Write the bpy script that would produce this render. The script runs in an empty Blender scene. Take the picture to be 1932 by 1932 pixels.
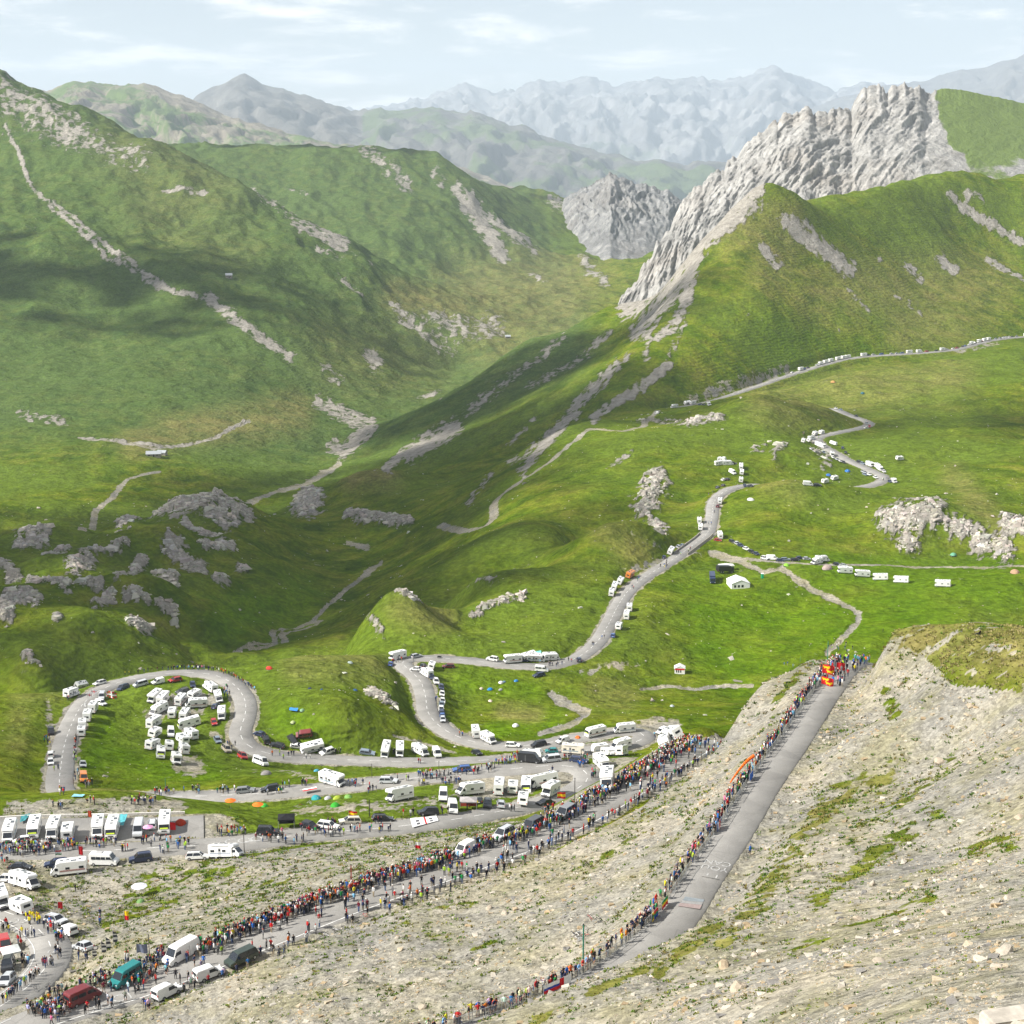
import bpy, math, random
import numpy as np
from mathutils import Vector, Matrix

# ------------------------------------------------------------------ camera, sky, sun, exposure
SC = bpy.context.scene
COL = SC.collection
F = 3064.0                       # focal length in units of the 1932-unit frame the survey was taken in
PITCH = math.radians(13.4)
CP, SP = math.cos(PITCH), math.sin(PITCH)
cam_d = bpy.data.cameras.new('camera'); cam = bpy.data.objects.new('camera', cam_d); COL.objects.link(cam)
cam_d.sensor_width = 36.0; cam_d.lens = 36.0 * F / 1932.0
cam_d.clip_start = 0.5; cam_d.clip_end = 90000
cam.location = (0, 0, 0); cam.rotation_euler = (math.radians(90) - PITCH, 0, 0)
SC.camera = cam
SUN_EL, SUN_AZ = math.radians(40), math.radians(-106)      # azimuth from +Y, clockwise: the sun stands left and a little behind
sd = Vector((math.sin(SUN_AZ) * math.cos(SUN_EL), math.cos(SUN_AZ) * math.cos(SUN_EL), math.sin(SUN_EL)))
sun_d = bpy.data.lights.new('sun', 'SUN'); sun_d.energy = 5.0; sun_d.angle = math.radians(0.6); sun_d.color = (1.0, 0.955, 0.88)
sun = bpy.data.objects.new('sun', sun_d); COL.objects.link(sun)
sun.rotation_euler = sd.to_track_quat('Z', 'Y').to_euler(); sun.location = sd * 400
W = bpy.data.worlds.new('World'); SC.world = W; W.use_nodes = True
nt = W.node_tree; nt.nodes.clear()
def N(nt, t, **kw):
    n = nt.nodes.new(t)
    for k, v in kw.items():
        if k.startswith('i_'): n.inputs[k[2:].replace('_', ' ')].default_value = v
        else: setattr(n, k, v)
    return n
def sky_world():
    L = nt.links.new
    sky = N(nt, 'ShaderNodeTexSky', sky_type='NISHITA'); sky.sun_disc = False
    sky.sun_elevation = SUN_EL; sky.sun_rotation = SUN_AZ; sky.altitude = 2600; sky.air_density = 1.0; sky.dust_density = 1.5; sky.ozone_density = 1.0
    tc = N(nt, 'ShaderNodeTexCoord'); sep = N(nt, 'ShaderNodeSeparateXYZ'); L(tc.outputs['Generated'], sep.inputs[0])
    # cloud layer: direction projected on a flat sheet high above
    zc = N(nt, 'ShaderNodeMath', operation='MAXIMUM'); L(sep.outputs['Z'], zc.inputs[0]); zc.inputs[1].default_value = 0.004
    za = N(nt, 'ShaderNodeMath', operation='ADD'); L(zc.outputs[0], za.inputs[0]); za.inputs[1].default_value = 0.16
    dx = N(nt, 'ShaderNodeMath', operation='DIVIDE'); L(sep.outputs['X'], dx.inputs[0]); L(za.outputs[0], dx.inputs[1])
    dy = N(nt, 'ShaderNodeMath', operation='DIVIDE'); L(sep.outputs['Y'], dy.inputs[0]); L(za.outputs[0], dy.inputs[1])
    cb = N(nt, 'ShaderNodeCombineXYZ'); L(dx.outputs[0], cb.inputs[0]); L(dy.outputs[0], cb.inputs[1])
    n1 = N(nt, 'ShaderNodeTexNoise'); n1.inputs['Scale'].default_value = 2.3; n1.inputs['Detail'].default_value = 9; n1.inputs['Roughness'].default_value = 0.62; n1.inputs['Distortion'].default_value = 0.3
    L(cb.outputs[0], n1.inputs['Vector'])
    n2 = N(nt, 'ShaderNodeTexNoise'); n2.inputs['Scale'].default_value = 0.8; n2.inputs['Detail'].default_value = 3
    L(cb.outputs[0], n2.inputs['Vector'])
    m = N(nt, 'ShaderNodeMath', operation='MULTIPLY_ADD'); L(n2.outputs[0], m.inputs[0]); m.inputs[1].default_value = 0.5; L(n1.outputs[0], m.inputs[2])
    r = N(nt, 'ShaderNodeMapRange', clamp=True); L(m.outputs[0], r.inputs[0]); r.inputs[1].default_value = 0.73; r.inputs[2].default_value = 0.95
    r.interpolation_type = 'SMOOTHSTEP'
    veil = N(nt, 'ShaderNodeMapRange', clamp=True); L(r.outputs[0], veil.inputs[0]); veil.inputs[3].default_value = 0.27; veil.inputs[4].default_value = 1.0
    mix = N(nt, 'ShaderNodeMix', data_type='RGBA'); L(veil.outputs[0], mix.inputs['Factor']); L(sky.outputs[0], mix.inputs['A'])
    mix.inputs['B'].default_value = (15.0, 14.6, 14.0, 1)
    bg = N(nt, 'ShaderNodeBackground'); bg.inputs['Strength'].default_value = 0.05; L(mix.outputs['Result'], bg.inputs['Color'])
    out = N(nt, 'ShaderNodeOutputWorld'); L(bg.outputs[0], out.inputs['Surface'])
sky_world()
vs = SC.view_settings; vs.view_transform = 'Standard'; vs.look = 'None'; vs.exposure = 0.92; vs.gamma = 1.0; vs.use_curve_mapping = False
SC.render.engine = 'CYCLES'
cy = SC.cycles; cy.max_bounces = 5; cy.diffuse_bounces = 2; cy.glossy_bounces = 2; cy.transmission_bounces = 3; cy.volume_bounces = 1; cy.transparent_max_bounces = 6
cy.use_denoising = True; cy.use_adaptive_sampling = True; cy.adaptive_threshold = 0.02

# ------------------------------------------------------------------ helpers
def tag(o, label=None, cat=None, group=None, kind=None):
    if label: o['label'] = label
    if cat: o['category'] = cat
    if group: o['group'] = group
    if kind: o['kind'] = kind
    return o
def mesh_np(name, V, Fq, mats=(), smooth=True, attrs=None, mat_idx=None):
    V = np.asarray(V, dtype=np.float32); me = bpy.data.meshes.new(name)
    Fq = np.asarray(Fq, dtype=np.int32); k = Fq.shape[1]; nf = len(Fq)
    me.vertices.add(len(V)); me.vertices.foreach_set('co', V.ravel())
    me.loops.add(nf * k); me.loops.foreach_set('vertex_index', Fq.ravel())
    me.polygons.add(nf); me.polygons.foreach_set('loop_start', np.arange(nf, dtype=np.int32) * k)
    try: me.polygons.foreach_set('loop_total', np.full(nf, k, dtype=np.int32))
    except Exception: pass
    me.polygons.foreach_set('use_smooth', np.full(nf, smooth, dtype=bool))
    for m in mats: me.materials.append(m)
    if mat_idx is not None: me.polygons.foreach_set('material_index', np.asarray(mat_idx, dtype=np.int32))
    for nm, arr in (attrs or {}).items():
        a = me.attributes.new(nm, 'FLOAT_COLOR', 'POINT'); a.data.foreach_set('color', np.asarray(arr, dtype=np.float32).ravel())
    me.update(); me.validate()
    return me
def link(name, me, parent=None):
    o = bpy.data.objects.new(name, me); COL.objects.link(o); o.parent = parent
    return o
def unproj(x, y, c):
    u = (x - 966.0) / F; v = (966.0 - y) / F
    return np.stack([c * u, c * (CP + v * SP), c * (-SP + v * CP)], -1)
def project(P):
    X, Y, Z = P[..., 0], P[..., 1], P[..., 2]
    c = Y * CP - Z * SP; v = (Y * SP + Z * CP) / c
    return 966.0 + F * X / c, 966.0 - F * v, c
# gradient noise
_rs = np.random.RandomState(7); _perm = _rs.permutation(512).astype(np.int64); _ang = _rs.rand(512) * 2 * np.pi
_gx, _gy = np.cos(_ang), np.sin(_ang)
def perlin(x, y):
    xi = np.floor(x).astype(np.int64); yi = np.floor(y).astype(np.int64); xf = x - xi; yf = y - yi
    u = xf * xf * xf * (xf * (xf * 6 - 15) + 10); v = yf * yf * yf * (yf * (yf * 6 - 15) + 10)
    def g(ix, iy, fx, fy):
        h = _perm[(_perm[ix & 511] + iy) & 511]
        return _gx[h] * fx + _gy[h] * fy
    a = g(xi, yi, xf, yf); b = g(xi + 1, yi, xf - 1, yf); c = g(xi, yi + 1, xf, yf - 1); d = g(xi + 1, yi + 1, xf - 1, yf - 1)
    return (a + u * (b - a)) * (1 - v) + (c + u * (d - c)) * v
def fbm(x, y, o=4, lac=2.03, gain=0.5):
    s = 0; a = 1.0
    for i in range(o):
        s = s + a * perlin(x + 17.3 * i, y - 9.1 * i); x = x * lac; y = y * lac; a *= gain
    return s
def ridged(x, y, o=4, gain=0.5):
    s = 0; a = 1.0
    for i in range(o):
        s = s + a * (1 - 2 * np.abs(perlin(x + 31.7 * i, y + 11.9 * i))); x = x * 2.07; y = y * 2.07; a *= gain
    return s
def sstep(a, b, x):
    t = np.clip((x - a) / (b - a), 0, 1); return t * t * (3 - 2 * t)
# ------------------------------------------------------------------ roads surveyed: (x, y, depth)
ROADS = {
 'summit_road': dict(w=4.9, pts=[(560,2075,158),(680,2030,161),(800,1985,165),(920,1942,169),(1032,1900,173),(1120,1858,178),(1192,1806,184.5),(1272,1740,195),(1325,1655,208),(1385,1570,224),(1440,1480,243),(1500,1395,265),(1550,1320,290),(1590,1265,313),(1610,1243,325),(1636,1250,338),(1700,1262,358),(1790,1274,375)]),
 'middle_road': dict(w=6.4, pts=[(-60,1985,207),(60,1938,216),(165,1898,221),(250,1868,224),(400,1812,231),(560,1747,239),(700,1692,246),(850,1640,253),(1000,1585,263),(1100,1540,273),(1200,1485,287),(1262,1438,298),(1305,1408,308),(1345,1400,326),(1400,1402,346),(1480,1400,372)]),
 'bend_road': dict(w=6.2, pts=[(-120,1690,296),(-40,1705,288),(45,1735,278),(92,1775,266),(95,1815,256),(50,1865,243),(-30,1915,231),(-120,1950,224)]),
 'parking_road': dict(w=6.6, pts=[(-140,1600,324),(0,1604,322),(150,1606,321),(300,1600,322),(450,1588,324),(580,1574,329),(720,1560,334),(850,1546,343),(960,1528,356),(1050,1506,370),(1105,1480,384),(1105,1456,394),(1060,1446,398),(980,1449,396),(880,1458,393),(760,1470,391),(620,1486,389),(480,1497,389),(380,1502,391),(280,1503,395),(180,1508,398),(125,1502,402),(112,1480,412),(115,1445,430),(122,1405,455),(138,1360,483),(160,1325,508),(200,1297,528),(260,1280,541),(340,1271,548),(400,1274,545),(440,1290,532),(462,1320,513),(462,1350,498),(452,1380,486),(465,1405,478),(500,1422,474),(560,1430,473),(650,1434,474),(760,1437,475),(860,1437,477),(960,1432,480),(1060,1422,485),(1140,1412,490),(1190,1402,494),(1218,1392,499),(1208,1382,505),(1160,1380,505),(1080,1392,500),(1010,1405,496),(940,1408,497),(880,1397,504),(835,1375,515),(808,1345,530),(803,1315,548),(793,1285,567),(770,1262,582),(757,1249,592),(775,1243,597),(830,1242,599),(900,1247,597),(980,1256,594),(1040,1256,596),(1090,1240,607),(1125,1213,628),(1148,1178,657),(1165,1145,688),(1185,1115,716),(1215,1090,742),(1260,1062,772),(1305,1030,806),(1335,1005,835),(1343,975,868),(1348,945,902),(1370,926,927),(1410,914,944),(1450,915,950),(1500,922,955),(1560,926,962),(1620,920,975),(1660,910,992),(1668,900,1008),(1645,888,1025),(1600,868,1056),(1565,848,1088),(1545,835,1112),(1545,825,1132),(1580,816,1160),(1620,808,1190),(1640,800,1212),(1628,792,1238),(1600,782,1270),(1575,772,1300),(1520,768,1330)]),
 'car_park': dict(w=11.0, pts=[(-120,1568,331),(0,1566,332),(150,1565,332.4),(300,1562,333),(385,1558,334.5)]),
 'valley_road': dict(w=6.0, pts=[(1250,772,1352),(1300,766,1370),(1345,756,1388),(1400,738,1420),(1450,721,1452),(1500,704,1488),(1550,689,1520),(1600,676,1550),(1650,671,1568),(1700,668,1580),(1760,664,1596),(1810,658,1615),(1855,645,1655),(1900,638,1690),(1960,633,1730),(2080,625,1800)]),
}
TRACKS = [  # unpaved tracks (x, y) on the ground, half width in metres
 ([(1350,1040),(1400,1055),(1500,1062),(1600,1066),(1700,1068),(1800,1070),(1932,1068)], 1.6),
 ([(1240,775),(1218,795),(1212,806),(1170,814),(1110,810)], 2.0),
 ([(155,1000),(180,965),(215,935),(240,905),(300,890)], 2.0),
 ([(980,910),(935,945),(930,980),(900,998),(830,990)], 2.2),
 ([(1110,810),(1050,860),(985,905)], 2.2),
]
CTRL = []   # (x, y, depth)
def C(s):
    v = [float(t) for t in s.split()]; CTRL.extend((v[i], v[i+1], v[i+2]) for i in range(0, len(v), 3))
HID = []    # hidden ground: (x, depth, z)
def H(s):
    v = [float(t) for t in s.split()]; HID.extend((v[i], v[i+1], v[i+2]) for i in range(0, len(v), 3))
# the spur the camera stands on
C('''1690 1192 302 1800 1194 285 1932 1203 270 2150 1210 250 1800 1228 262 1932 1250 240 1700 1290 283 1700 1350 268 1800 1400 235 1932 1400 212 2150 1400 185
1600 1500 232 1800 1600 185 1932 1600 165 1500 1650 190 1400 1750 167 2150 1650 135 1312 1746 178 1222 1790 170 1122 1834 163 1030 1878 158 925 1920 155 830 1965 153 1250 1850 152 1110 1932 144 1600 1800 130 1932 1800 105 1600 1932 98 1932 1932 72 1300 1932 122 2150 1932 60 1000 2050 140
700 1850 206 500 1932 197 900 1700 236 1100 1700 218 1200 1600 238 1300 1490 268 1400 1400 286 1360 1352 302 1400 1318 309 1440 1290 315 1500 1262 322 1530 1245 327 1340 1420 290 250 2050 198''')
WORLD_PTS = [(0,11,-9),(15,12,-10),(-20,14,-14),(0,40,-31),(-50,60,-50),(40,45,-32),(25,25,-19),(8,12,-9.5),(10,25,-20),(-15,25,-22),(-25,90,-66),(10,90,-60),(0,65,-46)]
H('''1700 338 -110 1800 330 -109 1932 318 -106 1750 425 -150 1932 430 -150 2150 310 -100 2150 360 -125 1600 430 -152 1450 420 -157 1400 370 -133 1932 520 -178 1650 530 -184 2150 430 -140 2150 520 -180 1550 380 -130 1350 350 -126 1750 370 -124 1900 380 -128''')
# shelf between the middle road and the car park, banks and the grass mound
C('''400 1700 280 150 1700 297 200 1650 310 600 1640 292 800 1600 297 0 1660 308 300 1760 258 100 1760 271 700 1650 272 -150 1640 315 1150 1510 330 1250 1440 330 1000 1550 312
500 1530 368 200 1487 366 60 1500 362 -100 1500 360 300 1543 338 100 1543 337 200 1543 337 0 1543 336 360 1530 345 620 1520 362 850 1500 373 40 1410 446 0 1350 482 60 1312 515 -120 1400 440 -120 1320 500
330 1390 484 200 1430 447 300 1440 446 250 1350 500 600 1455 440 800 1452 436 1000 1432 470''')
# meadows and mounds of the middle ground
C('''640 1240 566 540 1250 556 740 1243 584 640 1320 494 640 1385 480 560 1360 490 740 1330 520 770 1330 528 560 1300 515 720 1390 488
740 1120 660 720 1160 640 720 1220 612 830 1155 678 850 1190 660 900 1150 690 1000 1150 684 950 1210 630 1050 1190 655 1100 1150 690 1000 1090 728 1100 1020 788 1150 1008 782 1190 986 800 1230 1000 800 1220 1040 778 900 1100 745 1120 1090 735
1300 1200 660 1390 1110 736 1600 1150 704 1500 1250 622 1350 1260 620 1932 1130 705 1800 1110 720 1932 1000 818 1200 1280 602 1110 1320 566 1000 1332 552 950 1300 574 880 1335 548 1300 1330 566 1400 1310 582 1150 1350 535 1250 1350 535 960 1370 520 1060 1340 545 1230 1180 668 1270 1120 720 1450 1060 775
1500 914 918 1420 930 905 1580 930 915 1660 955 888 1450 1000 832 1550 1000 842 1720 1060 796 1735 953 846 1680 975 842 1850 975 850 1930 985 845 1850 1045 810 1600 1060 785
1230 842 1048 1300 848 1056 1200 880 1010 1300 950 925 1230 940 930 1180 930 950 1300 900 985 1430 750 1205 1350 775 1190 1540 772 1215 1400 800 1130 1480 800 1140 1400 850 1062 1450 880 1005 1500 870 1030 1500 840 1080 1290 800 1200 1200 812 1180 1100 802 1205
1932 700 1500 1932 720 1385 1800 750 1350 1700 800 1230 1932 800 1250 1932 850 1110 1800 850 1105 1700 868 1062 1850 905 975 1932 945 918 1780 930 950 1750 895 1010 2150 720 1390 2150 850 1100 2150 1000 830 2150 1130 715
1550 730 1390 1700 710 1470 1450 745 1330''')
# valley of the stream
C('''440 1245 762 520 1215 820 600 1172 880 640 1135 925 720 1070 1030 690 1035 1100 560 960 1340 600 910 1470 640 868 1600 650 850 1690 860 722 2300 1130 562 3050
900 1080 815 800 1080 875 900 1000 945 1000 950 960 1100 900 998 1050 1010 850 800 1000 1075 700 930 1255 680 900 1285 900 900 1270 800 900 1345 1000 850 1330 850 820 1540 1000 750 1550 1100 700 1590 1100 760 1400 1200 750 1360 950 800 1430 760 960 1190
640 1200 770 700 1130 840 560 1240 740''')
H('''300 640 -226 150 640 -222 450 650 -226 600 650 -222 0 560 -196 -120 560 -190 0 640 -214 700 690 -222 800 740 -230 950 790 -224 1100 850 -222 1200 840 -205 1560 990 -211 1450 975 -210''')
C('''200 1200 700 60 1250 640 0 1100 815 100 1150 745 200 1080 870 60 1040 900 300 1120 815 400 1180 770 300 1000 1010 365 950 1120 450 985 1080 400 1060 930 500 1080 960 560 1120 905 -150 1100 820 -150 1250 640 580 960 1280''')
H('''300 1220 -293 370 1260 -300 450 1230 -300 200 1130 -286 60 1060 -272''')
# far side of the valley
C('''0 980 1180 200 970 1230 0 930 1330 200 900 1400 450 930 1390 300 862 1500 500 880 1540 0 800 1640 300 780 1690 550 800 1730 0 700 1890 200 700 1890 400 720 1900 0 600 2140 200 600 2170 0 450 2480 0 300 2950 0 155 3350
-150 980 1180 -150 800 1640 -150 600 2140 -150 300 2950 -150 80 3500 400 560 2260 300 450 2560 600 600 2310 600 700 2060 800 650 2450 1000 640 2600 1000 590 2900 170 240 3230 330 305 3020 420 362 2880 500 402 2800 560 442 2720 640 502 2600 200 400 2650 100 330 2850
700 720 2130 720 760 2000 800 720 2250 900 680 2400 700 620 2400 480 640 2100 350 640 2080''')
H('''170 3500 -60 330 3350 -130 450 3200 -190 560 3050 -240 650 2900 -250''')
C('''350 296 4000 500 302 4050 640 306 4050 720 300 3950 830 326 3900 900 370 3850 990 470 3700 640 400 3500 700 500 3150 500 380 3600 850 520 3250 800 420 3450 920 560 3100 1040 400 4400 1060 480 3800 1090 540 3300''')
H('''0 3900 -60 400 4500 -170 640 4500 -190 830 4500 -200 1000 4600 -190 1150 4500 -260 1150 3500 -318 1250 3500 -300''')
# the green ridge on the right
C('''1442 358 1750 1350 440 1690 1310 530 1600 1270 620 1500 1255 700 1405 1510 388 1790 1590 401 1880 1640 378 1960 1700 368 2020 1800 348 2080 1932 350 2150 2150 350 2200 1600 480 1760 1700 500 1830 1500 500 1680 1600 600 1610 1700 600 1680 1450 600 1530 1400 700 1440 1360 650 1470
1932 600 1800 1932 480 2010 1800 450 2000 1800 550 1830 2150 600 1850 1140 602 1850 1080 637 1825 1000 652 1800 930 702 1760 870 747 1715 760 812 1650 1200 640 1660 1250 560 1760''')
H('''1442 1900 -120 1350 1850 -170 1250 1950 -240 1590 2050 -150 1700 2200 -140 1150 2050 -275 1050 2000 -310 900 1950 -330 800 1850 -335 1300 2300 -260 1500 2300 -220 1932 2350 -130 1700 2600 -180 1932 2800 -200 1500 3000 -320 1900 3500 -320 1700 4500 -320 1300 4500 -300 2150 4500 -320 -150 4500 -60 200 4500 -100''')
def smooth_path(P, step):
    P = np.asarray(P); n = len(P); out = []
    Q = np.vstack([2 * P[0] - P[1], P, 2 * P[-1] - P[-2]])
    for i in range(n - 1):
        p0, p1, p2, p3 = Q[i:i+4]; m = max(2, int(np.linalg.norm(p2 - p1) / step * 2))
        t = np.linspace(0, 1, m, endpoint=False)[:, None]
        out.append(0.5 * ((2*p1) + (-p0+p2)*t + (2*p0-5*p1+4*p2-p3)*t*t + (-p0+3*p1-3*p2+p3)*t**3))
    A = np.vstack(out + [P[-1:]])
    s = np.concatenate([[0], np.cumsum(np.linalg.norm(np.diff(A[:, :2], axis=0), axis=1))])
    g = np.arange(0, s[-1], step)
    B = np.stack([np.interp(g, s, A[:, k]) for k in range(3)], -1)
    k = np.hanning(15); k /= k.sum()                       # even out the gradient and the kinks
    for c_, kk in ((2, np.hanning(31)), (0, np.hanning(9)), (1, np.hanning(9))):
        kk = kk / kk.sum(); m = len(kk) // 2
        pad = np.concatenate([2 * B[0, c_] - B[m:0:-1, c_], B[:, c_], 2 * B[-1, c_] - B[-2:-m-2:-1, c_]])
        B[:, c_] = np.convolve(pad, kk, 'valid')
    return B
ROAD3 = {}
ctrl3 = []
for nm, r in ROADS.items():
    P = np.array(r['pts'], float); P3 = unproj(P[:, 0], P[:, 1], P[:, 2])
    S = smooth_path(P3, 2.0 if nm != 'valley_road' else 3.0); ROAD3[nm] = S
    L = np.concatenate([[0], np.cumsum(np.linalg.norm(np.diff(S, axis=0), axis=1))])
    gap = 16.0 if nm != 'valley_road' else 30
    idx = [int(np.searchsorted(L, g)) for g in np.arange(0, L[-1], gap)]
    ctrl3.append(S[np.clip(idx, 0, len(S) - 1)])
A_ = np.array(CTRL); ctrl3.append(unproj(A_[:, 0], A_[:, 1], A_[:, 2]))
for x, c, z in HID:
    # ground at a known height: solve the row for that depth
    v = (z / c + SP) / CP; ctrl3.append(np.array([[c * (x - 966) / F, c * (CP + v * SP), z]]))
ctrl3.append(np.array(WORLD_PTS, float))
K3 = np.vstack(ctrl3)
# ------------------------------------------------------------------ ground surface through the surveyed points (thin plate in log-polar ground coordinates)
ka = K3[:, 0] / K3[:, 1]; kb = np.log(K3[:, 1]); kv = K3[:, 2] / K3[:, 1]
def tps_fit(a, b, v, lam):
    n = len(a); d2 = (a[:, None] - a)**2 + (b[:, None] - b)**2 + 1e-12
    Kk = 0.5 * d2 * np.log(d2); Kk[np.diag_indices(n)] = lam
    Pm = np.stack([np.ones(n), a, b], -1); M = np.zeros((n+3, n+3)); M[:n, :n] = Kk; M[:n, n:] = Pm; M[n:, :n] = Pm.T
    return np.linalg.solve(M, np.concatenate([v, np.zeros(3)]))
wts = tps_fit(ka, kb, kv, 2e-5)
def tps_eval(a, b):
    out = np.empty(a.shape); f = out.ravel(); aa, bb = a.ravel(), b.ravel(); n = len(ka)
    for i in range(0, len(aa), 4000):
        d2 = (aa[i:i+4000, None] - ka)**2 + (bb[i:i+4000, None] - kb)**2 + 1e-12
        f[i:i+4000] = (0.5 * d2 * np.log(d2)) @ wts[:n] + wts[n] + wts[n+1] * aa[i:i+4000] + wts[n+2] * bb[i:i+4000]
    return out
NA, NB = 230, 420
ga = np.linspace(-0.42, 0.42, NA); gb = np.linspace(math.log(11.0), math.log(4700.0), NB)
GC = tps_eval(*np.meshgrid(ga, gb)[::1])            # [row b, col a]
def cubic_w(t): return np.stack([-0.5*t+t*t-0.5*t**3, 1-2.5*t*t+1.5*t**3, 0.5*t+2*t*t-1.5*t**3, -0.5*t*t+0.5*t**3], 0)
def interp_axis(G, f, axis):
    n = G.shape[axis]; i = np.clip(np.floor(f).astype(int), 1, n - 3); w = cubic_w(f - i); r = 0
    for k in range(4):
        g = np.take(G, i + k - 1, axis=axis); r = r + g * (w[k][:, None] if axis == 0 else w[k][None, :])
    return r
ROWY = np.concatenate([np.geomspace(11.5, 60, 70, endpoint=False), np.geomspace(60, 1250, 820, endpoint=False), np.geomspace(1250, 2250, 330, endpoint=False), np.geomspace(2250, 4600, 300)])
COLA = np.concatenate([np.linspace(-0.415, -0.335, 24, endpoint=False), np.linspace(-0.335, 0.335, 548, endpoint=False), np.linspace(0.335, 0.415, 25)])
LR = np.log(ROWY)
GS = interp_axis(interp_axis(GC, (LR - gb[0]) / (gb[1] - gb[0]), 0), (COLA - ga[0]) / (ga[1] - ga[0]), 1)
GY = np.repeat(ROWY[:, None], len(COLA), 1); GX = COLA[None, :] * GY
GZ = GS * GY
# ------------------------------------------------------------------ relief, road benches, surface masks
PX0, PY0, PC0 = project(np.stack([GX, GY, GZ], -1))
def near_poly(px, py, pts):
    d = np.full(px.shape, 1e9)
    if len(pts) == 1: return np.hypot(px - pts[0][0], py - pts[0][1])
    for (x0, y0), (x1, y1) in zip(pts[:-1], pts[1:]):
        dx, dy = x1 - x0, y1 - y0; t = np.clip(((px - x0) * dx + (py - y0) * dy) / (dx*dx + dy*dy + 1e-9), 0, 1)
        d = np.minimum(d, np.hypot(px - x0 - t * dx, py - y0 - t * dy))
    return d
def inside(px, py, poly):
    r = np.zeros(px.shape, bool); n = len(poly)
    for i in range(n):
        x0, y0 = poly[i]; x1, y1 = poly[(i+1) % n]
        if y0 == y1: continue
        c = ((y0 > py) != (y1 > py)) & (px < (x1 - x0) * (py - y0) / (y1 - y0) + x0); r ^= c
    return r
M_ROCK = np.zeros(GX.shape); M_GRAV = np.zeros(GX.shape); M_DRY = np.zeros(GX.shape); M_LUSH = np.zeros(GX.shape)
NZ1 = fbm(COLA[None, :] * 260 + 0 * GY, np.log(GY) * 90, 5, 2.1, .62); NZ2 = fbm(COLA[None, :] * 60 + 0 * GY + 9, np.log(GY) * 26, 4)
MS = {'rock': M_ROCK, 'grav': M_GRAV, 'dry': M_DRY, 'lush': M_LUSH}
def stroke(m, k, w, s, c0, c1):
    v = [float(t) for t in s.split()]; pts = list(zip(v[::2], v[1::2]))
    x0, x1 = min(p[0] for p in pts) - w*2.2, max(p[0] for p in pts) + w*2.2; y0, y1 = min(p[1] for p in pts) - w*2.2, max(p[1] for p in pts) + w*2.2
    sel = (PX0 > x0) & (PX0 < x1) & (PY0 > y0) & (PY0 < y1) & (PC0 > c0) & (PC0 < c1)
    if not sel.any(): return
    d = near_poly(PX0[sel], PY0[sel], pts)
    val = k * (1 - sstep(0.1, 2.1, d / w))
    if m == 'grav': val = np.clip(val + .45 * NZ1[sel] * sstep(0, .4, val), 0, 1)
    if m in ('rock',): val = np.clip(val * (1 + .3 * NZ2[sel]) + (.75 * NZ1[sel]) * sstep(0, .4, val) - .10, 0, 1)
    A = MS[m]; A[sel] = np.maximum(A[sel], val)
M_RAISE = np.zeros(GX.shape); MS['raise'] = M_RAISE
def R_(*a): stroke('rock', *a); stroke('raise', *a)
def X_(*a): stroke('rock', *a)
G_ = lambda *a: stroke('grav', *a)
D_ = lambda *a: stroke('dry', *a)
L_ = lambda *a: stroke('lush', *a)
# outcrops of the hummocks on the left
for a in ['230 1000 300 965 360 950 410 960 470 985|11', '300 980 380 975 440 1000|12', '320 1050 380 1085|14', '140 1090 165 1075|16', '40 1040 80 1030|14', '20 1145 70 1152|11', '225 1112|12', '420 1115|14', '455 1088|10', '60 1110 130 1132|9', '250 1200 280 1210|9', '180 1150 210 1140|9', '300 1100 330 1120|9', '0 1160 12 1165|14', '110 1185|9', '350 1000 420 1030|8', '270 1070 250 1085|9', '50 1240 70 1260|8', '380 1045 440 1055|6', '150 1120 190 1125|8','0 1080 40 1100|8','300 1150 330 1160|8','240 1140 280 1150|7','330 1180|8', '180 1060 240 1050|6', '90 1065 130 1060|6']:
    p, w = a.split('|'); R_(0.95, float(w), p, 640, 1210)
R_(1, 22, '575 968 590 955', 1180, 1400); R_(1, 9, '660 985 770 990', 1000, 1250)
R_(1, 26, '1680 985 1760 975', 780, 900); R_(1, 20, '1715 1028', 760, 900); R_(.9, 24, '1800 1000 1890 1045', 760, 900); R_(.9, 22, '1905 1000 1960 1005', 760, 900); R_(.6, 12, '1540 850 1560 880', 1000, 1100)
R_(.9, 9, '700 1305 740 1330', 480, 560); R_(.8, 8, '735 1330 745 1335', 480, 560); R_(.6, 9, '700 1170 720 1200', 600, 680); R_(.7, 6, '750 1118 800 1140', 620, 700)
R_(.85, 7, '890 1163 960 1135 990 1130', 640, 740); R_(.5, 10, '870 1110 930 1100', 700, 800); R_(.85, 22, '1215 960 1240 920', 880, 1000); R_(.7, 10, '1230 985 1250 1000', 790, 900)
R_(.8, 8, '1300 805 1360 795', 1100, 1230); R_(.7, 9, '1340 790|0'.split('|')[0], 1100, 1230); R_(.5, 8, '1210 800 1330 806', 1100, 1260); R_(.6, 8, '1460 870 1480 850', 1000, 1120); R_(.55, 7, '1420 860 1440 855', 1000, 1100)
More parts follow.
